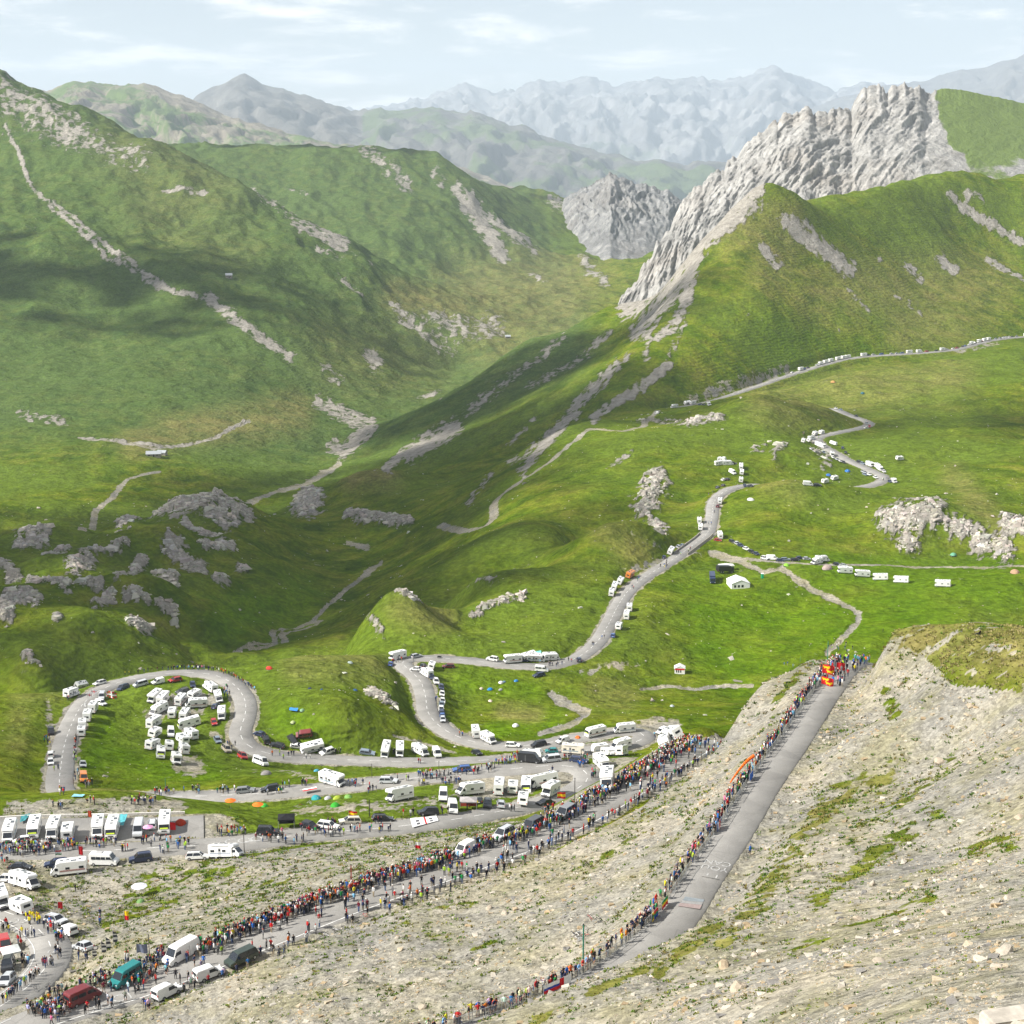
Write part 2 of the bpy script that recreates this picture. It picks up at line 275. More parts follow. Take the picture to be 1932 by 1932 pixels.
# scree streaks of the ridge on the right
for a in ['1482 425 1520 455 1570 495 1600 520|13|.95', '1438 478 1468 508|8|.8', '1510 440 1560 490|14|.8', '1430 368 1362 428 1322 480 1300 530 1296 570|11|1', '1290 560 1275 620 1240 650|9|.8', '1262 560 1225 640 1218 690|7|.7', '1262 705 1200 745 1120 800|7|1', '1165 700 1120 745 1090 775|10|.8', '1085 790 1040 830 985 900|9|.9', '1060 650 1000 700 880 790|9|.55', '1150 640 1090 690 1000 740|8|.5', '1120 760 1190 680|5|.6', '858 815 800 850 770 868|13|1', '760 868 728 898|7|1', '700 820 650 860 630 850|11|.95', '930 900 880 960|6|.5','1010 850 960 880|7|.55','1010 800 960 850|5|.5', '790 770 830 762|4|.8', '1105 925 1140 900 1190 860|5|.7', '1300 600 1260 690|6|.5', '1710 515 1740 540|7|.7', '1770 510 1800 530|7|.8', '1790 390 1830 420 1880 445 1932 470|9|.8', '1820 385 1850 395|10|.6', '1860 510 1932 545|6|.7', '1660 505|6|.5', '1600 560 1640 600|4|.5','1690 570 1740 600|4|.4']:
    p, w, k = a.split('|'); X_(float(k) * 1.1, float(w), p, 1000, 2300)
X_(1.15, 20, '1412 392 1340 450 1255 535 1185 592', 1500, 2150); X_(.9, 14, '1300 520 1250 580 1200 640', 1450, 2000)
# far side
for a in ['0 200 60 230 150 290|34|.62', '60 260 190 300 260 320|26|.5', '12 270 60 380 110 440 200 520|4|.9', '105 420 200 505 320 575|4|.8', '200 520 300 570 400 600|4|.7', '395 595 450 640 550 700|8|.95', '560 455 620 480 650 500|10|.9', '600 500 640 520|7|.6', '690 305 730 330 770 365|12|.6', '860 380 880 420|8|.9', '890 410 920 460 945 505|13|1', '930 440 980 480|10|.8', '700 700 712 715|12|.9', '740 615 800 670 830 690|7|.7', '820 640 870 660 930 655|20|.6', '760 640 850 690|12|.5', '600 775 650 800 685 815|10|.8', '615 720 640 740|10|.6', '820 345 835 370|8|.6', '310 380 390 388|5|.7','640 560 680 600|6|.5','40 790 120 800|9|.55', '150 830 290 850 400 835 460 800|3|.7', '990 480 1010 500|10|.6', '1040 395 1060 410|10|.7', '1000 540 1030 560|5|.6','540 380 580 400|5|.5','1100 520 1140 560|10|.7','470 380 560 440|8|.4','640 490 700 540|6|.35']:
    p, w, k = a.split('|'); X_(float(k) * 1.05, float(w), p, 1350, 4700)
# stream beds
STREAMS = [('440 1245 480 1228 520 1212 545 1195 585 1180 610 1178', 600, 950, 3), ('590 1178 620 1140 655 1112 690 1085 720 1068', 800, 1150, 3.5), ('690 1040 660 1030', 1000, 1200, 7), ('470 1240 500 1232 560 1200 600 1186', 600, 950, 3), ('470 960 520 935 570 922 625 895 640 880', 1300, 1700, 5), ('1340 1045 1365 1052 1400 1060 1440 1082 1475 1075 1500 1098 1540 1120 1560 1128 1600 1148 1622 1165 1615 1185 1588 1212 1560 1235', 560, 860, 5), ('1210 1306 1260 1298 1310 1304 1360 1296 1420 1294', 500, 640, 3), ('1050 1325 1090 1335 1110 1345 1080 1370 1020 1385', 480, 620, 5), ('1040 1312 1100 1345', 480, 620, 6)]
for s, c0, c1, w in STREAMS: G_(1, w, s, c0, c1)
for a in ['150 830 290 855 400 832 470 800|3']: G_(.8, 3, a.split('|')[0], 1400, 2000)
# gravel: scree of the spur, shelf, lay-bys
noiseA = fbm(GX / 9.0, GY / 9.0, 4)
sel = inside(PX0, PY0, [(1690,1196),(1800,1290),(2200,1330),(2200,2200),(-300,2200),(-300,2010),(60,1950),(400,1840),(900,1665),(1200,1510),(1320,1400),(1440,1285),(1540,1225),(1650,1200)]) & (PC0 < 352)
M_GRAV[sel] = 1
sel = inside(PX0, PY0, [(-300,1612),(500,1605),(760,1575),(1000,1545),(1140,1470),(1260,1400),(1330,1380),(1200,1500),(900,1665),(400,1840),(60,1950),(-300,2010)]) & (PC0 < 400) & (M_GRAV < .5)
M_GRAV[sel] = 0.8
below = (GY < 160) & (GX > -80); M_GRAV[below] = 1
for s, c0, c1, w, k in [('20 1525 180 1520 340 1522', 330, 400, 12, .9), ('560 1530 700 1520 850 1512', 330, 400, 12, .6), ('290 1350 320 1330 400 1320', 470, 560, 16, .8), ('350 1370 370 1345', 470, 560, 14, .8), ('340 1440 370 1450', 420, 480, 18, .8), ('1180 1378 1270 1372', 470, 540, 13, .9), ('1120 1450 1240 1425', 380, 460, 12, .7), ('860 1388 910 1392', 480, 540, 8, .7), ('400 1385 420 1395', 440, 520, 6, .8), ('480 1455 520 1450 600 1470|'.split('|')[0], 380, 450, 6, .5), ('740 1385 860 1420', 460, 500, 3, .7), ('240 1510 150 1520', 350, 400, 8, .7), ('1190 1010 1250 1035|'.split('|')[0], 740, 840, 8, .4), ('1290 1030 1320 1050', 740, 860, 5, .5)]: G_(k, w, s, c0, c1)
G_(1, 17, '870 1482 980 1476 1065 1470', 350, 396); G_(1, 15, '1010 1428 1120 1416 1200 1404', 440, 500); G_(.9, 9, '900 1500 1000 1495', 350, 390)
# cut slopes along the road
for s, c0, c1, w in [('1310 750 1400 720 1480 695', 1380, 1560, 12), ('1105 1225 1140 1190', 590, 700, 12), ('1250 1050 1180 1080', 700, 800, 8), ('760 1260 800 1300 790 1340', 520, 600, 8), ('90 1330 100 1400 95 1480', 400, 540, 9), ('1880 650 1800 664', 1560, 1800, 6), ('1100 1275 1200 1260', 570, 620, 10), ('280 1500 310 1520 360 1560', 340, 400, 8)]: G_(.55, w, s, c0, c1)
D_(.6, 70, '1040 600 900 590 1080 560 950 640', 1900, 3600); D_(.25, 60, '650 700 800 700', 1900, 2600); D_(.25, 60, '250 300 400 380 300 420', 2300, 3300); D_(.55, 50, '1550 560 1700 560 1850 560', 1500, 2100); D_(.5, 40, '1450 770 1600 740 1800 720', 1100, 1560); D_(.7, 30, '860 610 760 600', 2000, 3000); D_(.7, 26, '250 845 330 820 560 790', 1400, 2000); D_(.8, 30, '670 905 720 900', 1150, 1400); D_(.6, 40, '1380 440 1480 440 1460 520', 1400, 1900); D_(.8, 40, '1880 240 1932 260', 1900, 4000); D_(1.0, 40, '1700 1205 1800 1212 1932 1235 2100 1250', 180, 350); D_(.5, 30, '560 1250 660 1245 700 1255', 480, 600); D_(.5, 25, '1450 900 1500 920', 860, 960); D_(.55, 30, '760 1150 830 1160', 600, 720); D_(.6, 14, '950 1345 1010 1350', 500, 580); D_(.5, 22, '1130 1310 1180 1320', 500, 600); D_(.5, 30, '1150 1000 1200 1040', 720, 820); D_(.6, 20, '1800 905 1850 960 1880 1000', 800, 1050); D_(.4, 20, '100 1300 40 1330 30 1400', 420, 560); D_(.5, 14, '150 1490 260 1490', 360, 410); D_(.5, 40, '1700 620 1800 600', 1500, 1900); D_(.2, 40, '300 450 450 500', 2200, 2900)
L_(.9, 26, '1320 1150 1450 1180 1560 1160', 560, 800); L_(.8, 22, '1330 1230 1400 1290', 540, 700); L_(.8, 20, '200 1420 300 1455 400 1460', 420, 520); L_(.8, 20, '200 1380 180 1440', 420, 520); L_(.7, 30, '540 1360 600 1390', 460, 520); L_(.7, 20, '880 1290 1000 1310', 520, 620); L_(.7, 16, '930 1380 1050 1360', 490, 560); L_(.9, 40, '440 1180 560 1140', 700, 1000); L_(.5, 60, '1500 650 1600 640', 1400, 1700); L_(.8, 40, '1550 1080 1900 1110', 680, 800); L_(.8, 60, '1350 1150 1600 1200 1750 1150', 560, 800); L_(.7, 40, '1350 1240 1500 1260', 540, 700)
def turf(k, w, s, dry=.7):
    v = [float(t) for t in s.split()]; pts = list(zip(v[::2], v[1::2])); x0, x1 = min(v[::2]) - w*2.2, max(v[::2]) + w*2.2; y0, y1 = min(v[1::2]) - w*2.2, max(v[1::2]) + w*2.2
    sel = (PX0 > x0) & (PX0 < x1) & (PY0 > y0) & (PY0 < y1) & (PC0 < 360)
    d = near_poly(PX0[sel], PY0[sel], pts); t = k * (1 - sstep(.1, 2.0, d / w)); n = fbm(GX[sel] / 3.2, GY[sel] / 3.2, 4, 2.1, .6)
    t = t * np.clip(.62 + 1.1 * n, 0, 1.1)
    M_GRAV[sel] = np.minimum(M_GRAV[sel], np.clip(1 - t, 0, 1)); M_DRY[sel] = np.maximum(M_DRY[sel], dry * np.clip(t * 1.4, 0, 1))
for s, w, k, dr in [('1426 1700 1490 1600 1560 1520 1690 1455', 26, .8, .8), ('1360 1780 1440 1690', 16, .9, .8), ('1240 1830 1310 1780 1360 1745', 12, .95, .7), ('1000 1930 1100 1880 1220 1830', 9, .95, .7), ('1540 1700 1640 1620 1760 1540', 22, .7, .4), ('1600 1580 1720 1500 1800 1440', 14, .6, .8), ('1690 1200 1790 1225 1932 1240 2050 1260', 22, .9, 1.0), ('1800 1270 1932 1290', 14, .8, .7), ('1670 1310 1690 1350', 14, .9, .1), ('1830 1600 1900 1590', 16, .85, .2), ('1500 1790 1640 1740 1760 1700', 12, .6, .3), ('250 1690 300 1660 420 1640', 26, .75, .1), ('200 1740 330 1700', 16, .7, .1), ('460 1690 560 1650', 16, .6, .5), ('1140 1760 1200 1700 1300 1560', 10, .5, .3), ('600 1800 760 1740 900 1700', 14, .45, .4), ('800 1760 900 1790 1000 1760', 10, .5, .3), ('1100 1650 1200 1560 1290 1480', 14, .5, .4), ('1460 1330 1520 1260', 10, .7, .4), ('1530 1245 1600 1225', 5, .8, .3), ('700 1590 900 1560 1060 1520', 9, .5, .6), ('1150 1490 1260 1410', 9, .7, .6), ('80 1680 160 1660', 12, .5, .6)]: turf(k, w, s, dr)
M_GRAV[:] = np.clip(M_GRAV - .38 * np.clip(fbm(GX / 5.0 + 3, GY / 5.0, 4, 2.1, .6) - .12, 0, 1) * (PC0 < 345), 0, 1)
M_GRAV[:] = np.maximum(M_GRAV, .72 * sstep(.05, .45, fbm(GX / 4.5 + 8, GY / 4.5, 4, 2.1, .6)) * (PC0 < 330) * (PX0 > 1660) * (PY0 < 1330))
# loose rock speckle on the high slopes
sl = np.abs(np.gradient(GZ, axis=0) / np.gradient(GY, axis=0))
spk = sstep(.35, .9, NZ1 + .5 * NZ2) * sstep(900, 1800, PC0) * (.25 + .75 * sstep(.25, .6, sl)); M_ROCK[:] = np.maximum(M_ROCK, .5 * spk)
# relief
far = sstep(500, 1500, PC0); vfar = sstep(1500, 2600, PC0); nr = 1 - sstep(250, 420, PC0)
hum = sstep(610, 700, PC0) * (1 - sstep(1150, 1260, PC0)) * (1 - sstep(470, 620, PX0))
amp_mid = sstep(380, 620, PC0)
DZ = (0.35 * noiseA * nr + 0.10 * fbm(GX / 2.1, GY / 2.1, 3) * nr
      + 0 * amp_mid + amp_mid * (2.2 * fbm(GX / 75., GY / 75., 4) + 0.7 * ridged(GX / 34. + .4 * noiseA, GY / 34., 3) + 0.35 * fbm(GX / 14., GY / 14., 3)) + 0.35 * (1 - nr) * fbm(GX / 11., GY / 11., 4)
      + far * (6.0 * fbm(GX / 190. + 5, GY / 190., 5) + 2.2 * ridged(GX / 120., GY / 120. + 3, 4, .55)) + vfar * (16 * ridged(GX / 420. + 3.1, GY / 700. + 1.7, 5, .58) - 10 + 8 * ridged((GX + .35 * GY) / 150., (GY - .35 * GX) / 420., 4, .6) + 4 * fbm(GX / 60., GY / 60., 3))
      + sstep(850, 1000, PC0) * (1 - sstep(1480, 1650, PC0)) * sstep(1350, 1480, PX0) * (6.0 * fbm(GX / 85. + 7, GY / 85. + 2, 3) + 1.5 * ridged(GX / 60., GY / 60., 3))
      + hum * (7.5 * fbm(GX / 46. + 2, GY / 60., 3) + 4.0 * ridged(GX / 80., GY / 70. + 4, 4) - 2))
rk = np.clip(M_RAISE, 0, 1) * np.clip(M_ROCK * 1.3, 0, 1)
rs_ = np.clip(PC0 / 900.0, .4, 3.0)
DZ += rk * rs_ * (1.5 * ridged(GX / (13 * rs_), GY / (13 * rs_), 5, .62) + 0.1)
DZ -= np.clip(M_GRAV, 0, 1) * (PC0 > 480) * 0.8
RADF = 16.0
NRM_ROAD = np.full(GX.shape, 1e9); ROADZ = np.zeros(GX.shape); RW = np.zeros(GX.shape)
for nm, S in ROAD3.items():
    hw = ROADS[nm]['w'] / 2
    for p in S:
        rad = 16.0 if p[1] < 700 else 46.0
        y = p[1]; r0 = np.searchsorted(ROWY, y - rad); r1 = np.searchsorted(ROWY, y + rad)
        if r1 <= r0: continue
        a0 = np.searchsorted(COLA, (p[0] - rad) / y); a1 = np.searchsorted(COLA, (p[0] + rad) / y)
        if a1 <= a0: continue
        s = (slice(r0, r1), slice(a0, a1)); d = np.hypot(GX[s] - p[0], GY[s] - p[1]) - hw
        m = d < NRM_ROAD[s]; NRM_ROAD[s] = np.where(m, d, NRM_ROAD[s]); ROADZ[s] = np.where(m, p[2], ROADZ[s])
GZ = GZ + DZ * np.where(PC0 > 760, sstep(2, 44, NRM_ROAD), sstep(.5, 10, NRM_ROAD))
wgt = 1 - sstep(1.0, 8.0, NRM_ROAD)
lift = np.where(PC0 > 1250, 0.45, 0.22)
GZ = GZ * (1 - wgt) + (ROADZ - lift) * wgt
verge = (1 - sstep(.6, 2.6, NRM_ROAD + 1.2 * noiseA)) ; M_GRAV[:] = np.maximum(M_GRAV, 0.75 * verge)
# ground lookup
def gidx(X, Y):
    fb = np.interp(np.log(np.maximum(Y, 12)), LR, np.arange(len(LR))); fa = np.interp(X / Y, COLA, np.arange(len(COLA)))
    return fb, fa
def bil(G, X, Y):
    fb, fa = gidx(X, Y); i = np.clip(fb.astype(int), 0, G.shape[0] - 2); j = np.clip(fa.astype(int), 0, G.shape[1] - 2); t = fb - i; s = fa - j
    return (G[i, j] * (1-s) + G[i, j+1] * s) * (1-t) + (G[i+1, j] * (1-s) + G[i+1, j+1] * s) * t
def ground(X, Y):
    return bil(GZ, np.asarray(X, float), np.asarray(Y, float))
_FINE = np.geomspace(30, 4600, 2600)
def hit(x, y, cmin=0):
    """point of the ground seen at (x, y) of the survey frame"""
    u = (x - 966.0) / F; v = (966.0 - y) / F
    X = _FINE * u; Y = _FINE * (CP + v * SP); Z = _FINE * (-SP + v * CP)
    d = Z - bil(GZ, X, Y); ok = (d < 0) & (_FINE > cmin)
    k = int(np.argmax(ok))
    if k == 0 or not ok.any(): k = len(_FINE) - 1
    t = d[k-1] / (d[k-1] - d[k] + 1e-9); t = min(max(t, 0), 1)
    c = _FINE[k-1] + t * (_FINE[k] - _FINE[k-1])
    return np.array([c * u, c * (CP + v * SP), c * (-SP + v * CP)])
for pts, hw in TRACKS:
    Q = []
    for x, y in pts: Q.append(hit(x, y))
    S = smooth_path(np.array(Q), 2.5)
    for p in S:
        rad = hw * 2.4; y = p[1]; r0 = np.searchsorted(ROWY, y - rad); r1 = np.searchsorted(ROWY, y + rad); a0 = np.searchsorted(COLA, (p[0] - rad) / y); a1 = np.searchsorted(COLA, (p[0] + rad) / y)
        s = (slice(r0, r1), slice(a0, a1)); d = np.hypot(GX[s] - p[0], GY[s] - p[1]); M_GRAV[s] = np.maximum(M_GRAV[s], 1 - sstep(hw * .5, hw * 2.2, d))
# ------------------------------------------------------------------ materials of the ground
def new_mat(name):
    m = bpy.data.materials.new(name); m.use_nodes = True; m.node_tree.nodes.clear(); return m, m.node_tree
def out_bsdf(nt, rough=0.9, spec=0.2):
    b = N(nt, 'ShaderNodeBsdfPrincipled'); b.inputs['Roughness'].default_value = rough; b.inputs['Specular IOR Level'].default_value = spec
    o = N(nt, 'ShaderNodeOutputMaterial'); nt.links.new(b.outputs[0], o.inputs['Surface']); return b
def noise(nt, vec, scale, detail=4, rough=.55, dist=0.0):
    n = N(nt, 'ShaderNodeTexNoise'); n.inputs['Scale'].default_value = scale; n.inputs['Detail'].default_value = detail; n.inputs['Roughness'].default_value = rough; n.inputs['Distortion'].default_value = dist
    nt.links.new(vec, n.inputs['Vector']); return n.outputs[0]
def ramp(nt, fac, stops):
    r = N(nt, 'ShaderNodeValToRGB'); e = r.color_ramp.elements
    while len(e) < len(stops): e.new(0.5)
    for k, (p, c) in enumerate(stops): e[k].position = p; e[k].color = (*c, 1) if len(c) == 3 else c
    nt.links.new(fac, r.inputs[0]); return r.outputs[0]
def mixc(nt, f, a, b, mode='MIX'):
    m = N(nt, 'ShaderNodeMix', data_type='RGBA', blend_type=mode)
    for s, k in ((f, 'Factor'), (a, 'A'), (b, 'B')):
        if isinstance(s, (int, float)): m.inputs[k].default_value = s
        elif isinstance(s, tuple): m.inputs[k].default_value = (*s, 1)
        else: nt.links.new(s, m.inputs[k])
    return m.outputs['Result']
def math2(nt, op, a, b=None, c=None, clamp=False):
    m = N(nt, 'ShaderNodeMath', operation=op); m.use_clamp = clamp
    for i, s in enumerate((a, b, c)):
        if s is None: continue
        if isinstance(s, (int, float)): m.inputs[i].default_value = s
        else: nt.links.new(s, m.inputs[i])
    return m.outputs[0]
def maprange(nt, v, a, b, c=0.0, d=1.0, smooth=True):
    m = N(nt, 'ShaderNodeMapRange'); m.clamp = True
    if smooth: m.interpolation_type = 'SMOOTHSTEP'
    nt.links.new(v, m.inputs[0])
    for i, s in enumerate((a, b, c, d)): m.inputs[i+1].default_value = s
    return m.outputs[0]
def ground_mat(name):
    m, nt = new_mat(name); b = out_bsdf(nt, .95, 0.0); L = nt.links.new
    g = N(nt, 'ShaderNodeNewGeometry'); pos = g.outputs['Position']
    at = N(nt, 'ShaderNodeAttribute', attribute_name='mask'); sp = N(nt, 'ShaderNodeSeparateColor'); L(at.outputs['Color'], sp.inputs[0])
    n_big = noise(nt, pos, 0.006, 4); n_mid = noise(nt, pos, 0.045, 5, .6); n_sm = noise(nt, pos, 0.4, 4, .65); n_fine = noise(nt, pos, 2.6, 3, .7)
    grass = ramp(nt, n_mid, [(.28, (.036, .074, .003)), (.44, (.082, .126, .005)), (.58, (.134, .164, .012)), (.76, (.200, .192, .034))])
    grass = mixc(nt, maprange(nt, n_big, .42, .62), grass, (.100, .148, .014))
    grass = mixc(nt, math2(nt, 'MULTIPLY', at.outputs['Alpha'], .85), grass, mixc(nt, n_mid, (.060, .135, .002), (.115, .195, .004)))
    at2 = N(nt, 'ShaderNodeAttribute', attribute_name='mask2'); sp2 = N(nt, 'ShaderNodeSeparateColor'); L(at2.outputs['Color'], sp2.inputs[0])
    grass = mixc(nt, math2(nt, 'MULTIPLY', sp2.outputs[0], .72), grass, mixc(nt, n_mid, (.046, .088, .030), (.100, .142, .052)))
    dryc = mixc(nt, n_sm, (.165, .150, .045), (.270, .220, .095))
    grass = mixc(nt, math2(nt, 'MULTIPLY', sp.outputs[2], maprange(nt, n_mid, .25, .7, .35, 1.)), grass, dryc)
    dk = math2(nt, 'MULTIPLY', maprange(nt, n_sm, .34, .70, .70, 1.18), maprange(nt, noise(nt, pos, .11, 4, .6), .36, .56, .80, 1.05))
    grass = mixc(nt, 1.0, grass, dk, 'MULTIPLY')
    # rock and scree, ragged edges from noise at two sizes
    mpz = N(nt, 'ShaderNodeMapping'); mpz.inputs['Scale'].default_value = (1, 1, .18); L(pos, mpz.inputs['Vector']); n_str = noise(nt, mpz.outputs[0], .09, 5, .68)
    rn = math2(nt, 'ADD', math2(nt, 'MULTIPLY', n_sm, .3), math2(nt, 'MULTIPLY', n_str, .7))
    rf = maprange(nt, math2(nt, 'ADD', sp.outputs[0], math2(nt, 'MULTIPLY_ADD', rn, 2.6, -1.30)), .30, .66)
    rockc = ramp(nt, noise(nt, pos, .16, 6, .7), [(.28, (.15, .14, .125)), (.5, (.32, .30, .265)), (.72, (.48, .45, .40))])
    rockc = mixc(nt, maprange(nt, n_fine, .3, .7), rockc, mixc(nt, .5, rockc, (.30, .27, .22)))
    gn = math2(nt, 'ADD', math2(nt, 'MULTIPLY', n_sm, .5), math2(nt, 'MULTIPLY', noise(nt, pos, .13, 4, .6), .5))
    gf = maprange(nt, math2(nt, 'ADD', sp.outputs[1], math2(nt, 'MULTIPLY_ADD', gn, 1.7, -.85)), .43, .62)
    stone = N(nt, 'ShaderNodeTexVoronoi'); stone.inputs['Scale'].default_value = 1.5; L(pos, stone.inputs['Vector'])
    gravc = ramp(nt, noise(nt, pos, .05, 5, .6), [(.3, (.195, .190, .175)), (.5, (.270, .255, .214)), (.7, (.345, .308, .235))])
    stv = N(nt, 'ShaderNodeSeparateColor'); L(stone.outputs['Color'], stv.inputs[0])
    gravc = mixc(nt, maprange(nt, noise(nt, pos, .085, 4, .65), .42, .68, 0, .55), gravc, (.20, .185, .085)); gravc = mixc(nt, .9, gravc, maprange(nt, stv.outputs[0], 0, 1, .68, 1.22, False), 'MULTIPLY')
    gravc = mixc(nt, .8, gravc, maprange(nt, n_fine, .3, .7, .72, 1.2), 'MULTIPLY')
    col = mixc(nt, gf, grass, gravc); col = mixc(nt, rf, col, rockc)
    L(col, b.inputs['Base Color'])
    bp = N(nt, 'ShaderNodeBump'); bp.inputs['Strength'].default_value = .85; bp.inputs['Distance'].default_value = 1.0
    hh = math2(nt, 'ADD', math2(nt, 'MULTIPLY', n_sm, .9), math2(nt, 'MULTIPLY', n_fine, .22)); hh = math2(nt, 'ADD', hh, math2(nt, 'MULTIPLY', n_mid, 3.5))
    hh = math2(nt, 'ADD', hh, math2(nt, 'MULTIPLY', math2(nt, 'MULTIPLY', rf, noise(nt, pos, .22, 6, .75)), 4.0))
    hh = math2(nt, 'ADD', hh, math2(nt, 'MULTIPLY', noise(nt, pos, .14, 3, .6), 2.2))
    sz = N(nt, 'ShaderNodeSeparateXYZ'); L(pos, sz.inputs[0]); ph = math2(nt, 'ADD', math2(nt, 'MULTIPLY', sz.outputs[2], 2.6), math2(nt, 'MULTIPLY', n_mid, 26.0)); hh = math2(nt, 'ADD', hh, math2(nt, 'MULTIPLY', math2(nt, 'SINE', ph), .16)); L(hh, bp.inputs['Height']); L(bp.outputs[0], b.inputs['Normal'])
    return m
MAT_GROUND = ground_mat('alpine_ground')
def grid_faces(nr_, nc_):
    i = np.arange(nr_ - 1)[:, None] * nc_ + np.arange(nc_ - 1)[None, :]
    return np.stack([i, i + 1, i + nc_ + 1, i + nc_], -1).reshape(-1, 4)
FQ = grid_faces(*GX.shape)
mask4 = np.stack([M_ROCK, M_GRAV, M_DRY, M_LUSH], -1).reshape(-1, 4)
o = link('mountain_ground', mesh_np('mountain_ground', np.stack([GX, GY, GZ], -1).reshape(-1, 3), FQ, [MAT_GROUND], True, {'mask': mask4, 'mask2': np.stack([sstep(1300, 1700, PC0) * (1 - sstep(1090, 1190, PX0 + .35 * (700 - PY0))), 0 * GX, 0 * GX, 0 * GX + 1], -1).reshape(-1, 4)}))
tag(o, kind='structure')
# ------------------------------------------------------------------ mountains behind: crest and foot lines, relief on the face between
def far_mat(name, c0, c1, c2, green, gk, sc, bmp=.8):
    m, nt = new_mat(name); b = out_bsdf(nt, .95, .1); L = nt.links.new
    g = N(nt, 'ShaderNodeNewGeometry'); pos = g.outputs['Position']
    mp = N(nt, 'ShaderNodeMapping'); mp.inputs['Scale'].default_value = (1, 1, .35); L(pos, mp.inputs['Vector'])
    n1 = noise(nt, mp.outputs[0], sc, 8, .68, .6); n2 = noise(nt, pos, sc * .22, 5, .6); n3 = noise(nt, mp.outputs[0], sc * 6, 5, .7)
    rock = ramp(nt, n1, [(.3, c0), (.5, c1), (.7, c2)])
    rock = mixc(nt, maprange(nt, n2, .45, .62, 0, .18), rock, tuple(x * k for x, k in zip(c1, (1.0, .82, .66)))); rock = mixc(nt, .7, rock, maprange(nt, n3, .3, .7, .65, 1.2), 'MULTIPLY')
    sepn = N(nt, 'ShaderNodeSeparateXYZ'); L(g.outputs['Normal'], sepn.inputs[0])
    at = N(nt, 'ShaderNodeAttribute', attribute_name='mask'); sp = N(nt, 'ShaderNodeSeparateColor'); L(at.outputs['Color'], sp.inputs[0])
    gf = math2(nt, 'ADD', math2(nt, 'MULTIPLY_ADD', n2, 1.3, -.65), sp.outputs[0])
    gf = math2(nt, 'ADD', gf, math2(nt, 'MULTIPLY_ADD', n1, .9, -.45)); gf = maprange(nt, gf, .42, .58)
    col = mixc(nt, math2(nt, 'MULTIPLY', gf, gk), rock, mixc(nt, n1, green, tuple(x * 1.5 for x in green)))
    L(col, b.inputs['Base Color'])
    bp = N(nt, 'ShaderNodeBump'); bp.inputs['Strength'].default_value = bmp; bp.inputs['Distance'].default_value = .35 / sc
    L(math2(nt, 'ADD', n1, math2(nt, 'MULTIPLY', n3, .25)), bp.inputs['Height']); L(bp.outputs[0], b.inputs['Normal'])
    return m
def lerp_line(pts, n, kink=0.0, seed=0):
    P = np.array(pts, float); s = np.linspace(P[0, 0], P[-1, 0], n); r = [s]
    for k in range(1, P.shape[1]): r.append(np.interp(s, P[:, 0], P[:, k]))
    return np.stack(r, -1)
def ridge(name, crest, foot, nu, nv, mat, rough, jag, seed, prof=1.0, gull=1.0, maskf=None, back=0.5, nscale=1.0, fine=.14, flat=None, shear=0.0, away=1.0, jf=.018):
    """crest and foot: (x, y, depth). Front face between them, a back slope behind the crest."""
    Cr = lerp_line(crest, nu); Fo = lerp_line(foot, nu); Cr[:, 2] *= away; Fo[:, 2] *= away; rough *= away; jag *= away
    y = Cr[:, 1]; t = np.linspace(0, 1, nu)
    cr3 = unproj(Cr[:, 0], Cr[:, 1], Cr[:, 2]); fo3 = unproj(Fo[:, 0], Fo[:, 1], Fo[:, 2])
    d0 = Cr[:, 2].mean()
    jz = (jag if flat is None else jag * flat(Cr[:, 0], Cr[:, 1])) * (fbm(cr3[:, 0] / (d0 * jf) + seed, cr3[:, 1] / (d0 * .05), 5, 2.1, .6))
    s = np.linspace(0, 1, nv)[:, None]                        # 0 foot .. 1 crest
    sp_ = s ** prof
    P = fo3[None] * (1 - s[..., None]) + cr3[None] * s[..., None]
    P[..., 2] = fo3[None, :, 2] * (1 - sp_) + cr3[None, :, 2] * sp_ + jz[None] * s ** 7; cr3[:, 2] += jz
    ux = np.repeat(np.cumsum(np.r_[0, np.linalg.norm(np.diff(cr3, axis=0), axis=1)])[None], nv, 0)
    hgt = np.linalg.norm(cr3 - fo3, axis=1)[None] * s
    L0 = d0 * .05 * nscale
    wob = fbm(ux / (L0*1.2) + seed, hgt / (L0*1.2), 3) * .5
    us = ux + shear * hgt; g1 = ridged(us / L0 + wob + seed, (hgt - shear * ux) / (L0 * 3.2) + seed, 5, .55); g2 = ridged(us / (L0 * .22) + 2 * wob, (hgt - shear * ux) / (L0 * .9), 4, .6)
    env = np.sin(np.pi * np.clip(s, 0, 1)) ** .6 * (1 - .35 * s) + .10 * s
    disp = rough * (gull * (g1 - .6) + fine * (g2 - .5)) * env
    if flat is not None:
        fx, fy, _ = project(P); disp = disp * flat(fx, fy)
    nrm = np.array([0.0, -.75, .66]); P = P + disp[..., None] * nrm
    rows = [P]
    nb = 14
    for k in range(1, nb):                                      # back slope
        q = cr3.copy(); q[:, 1] += k / nb * back * d0 * .22; q[:, 2] -= (k / nb) * back * d0 * .12 + (0 if flat is not None else rough) * .25 * np.abs(fbm(ux[0] / L0 + seed + k, ux[0] * 0 + k * .6, 3)); rows.append(q[None])
    V = np.concatenate(rows, 0)
    mk = np.zeros(V.shape[:2] + (4,)); mk[..., 3] = 1
    sv = np.concatenate([s[:, 0], np.ones(nb - 1)])
    px, py, _ = project(V)
    mk[..., 0] = maskf(sv[:, None] + 0 * px, px, py) if maskf else .5
    o = link(name, mesh_np(name, V.reshape(-1, 3), grid_faces(*V.shape[:2]), [mat], True, {'mask': mk.reshape(-1, 4)})); tag(o, kind='structure')
    return o
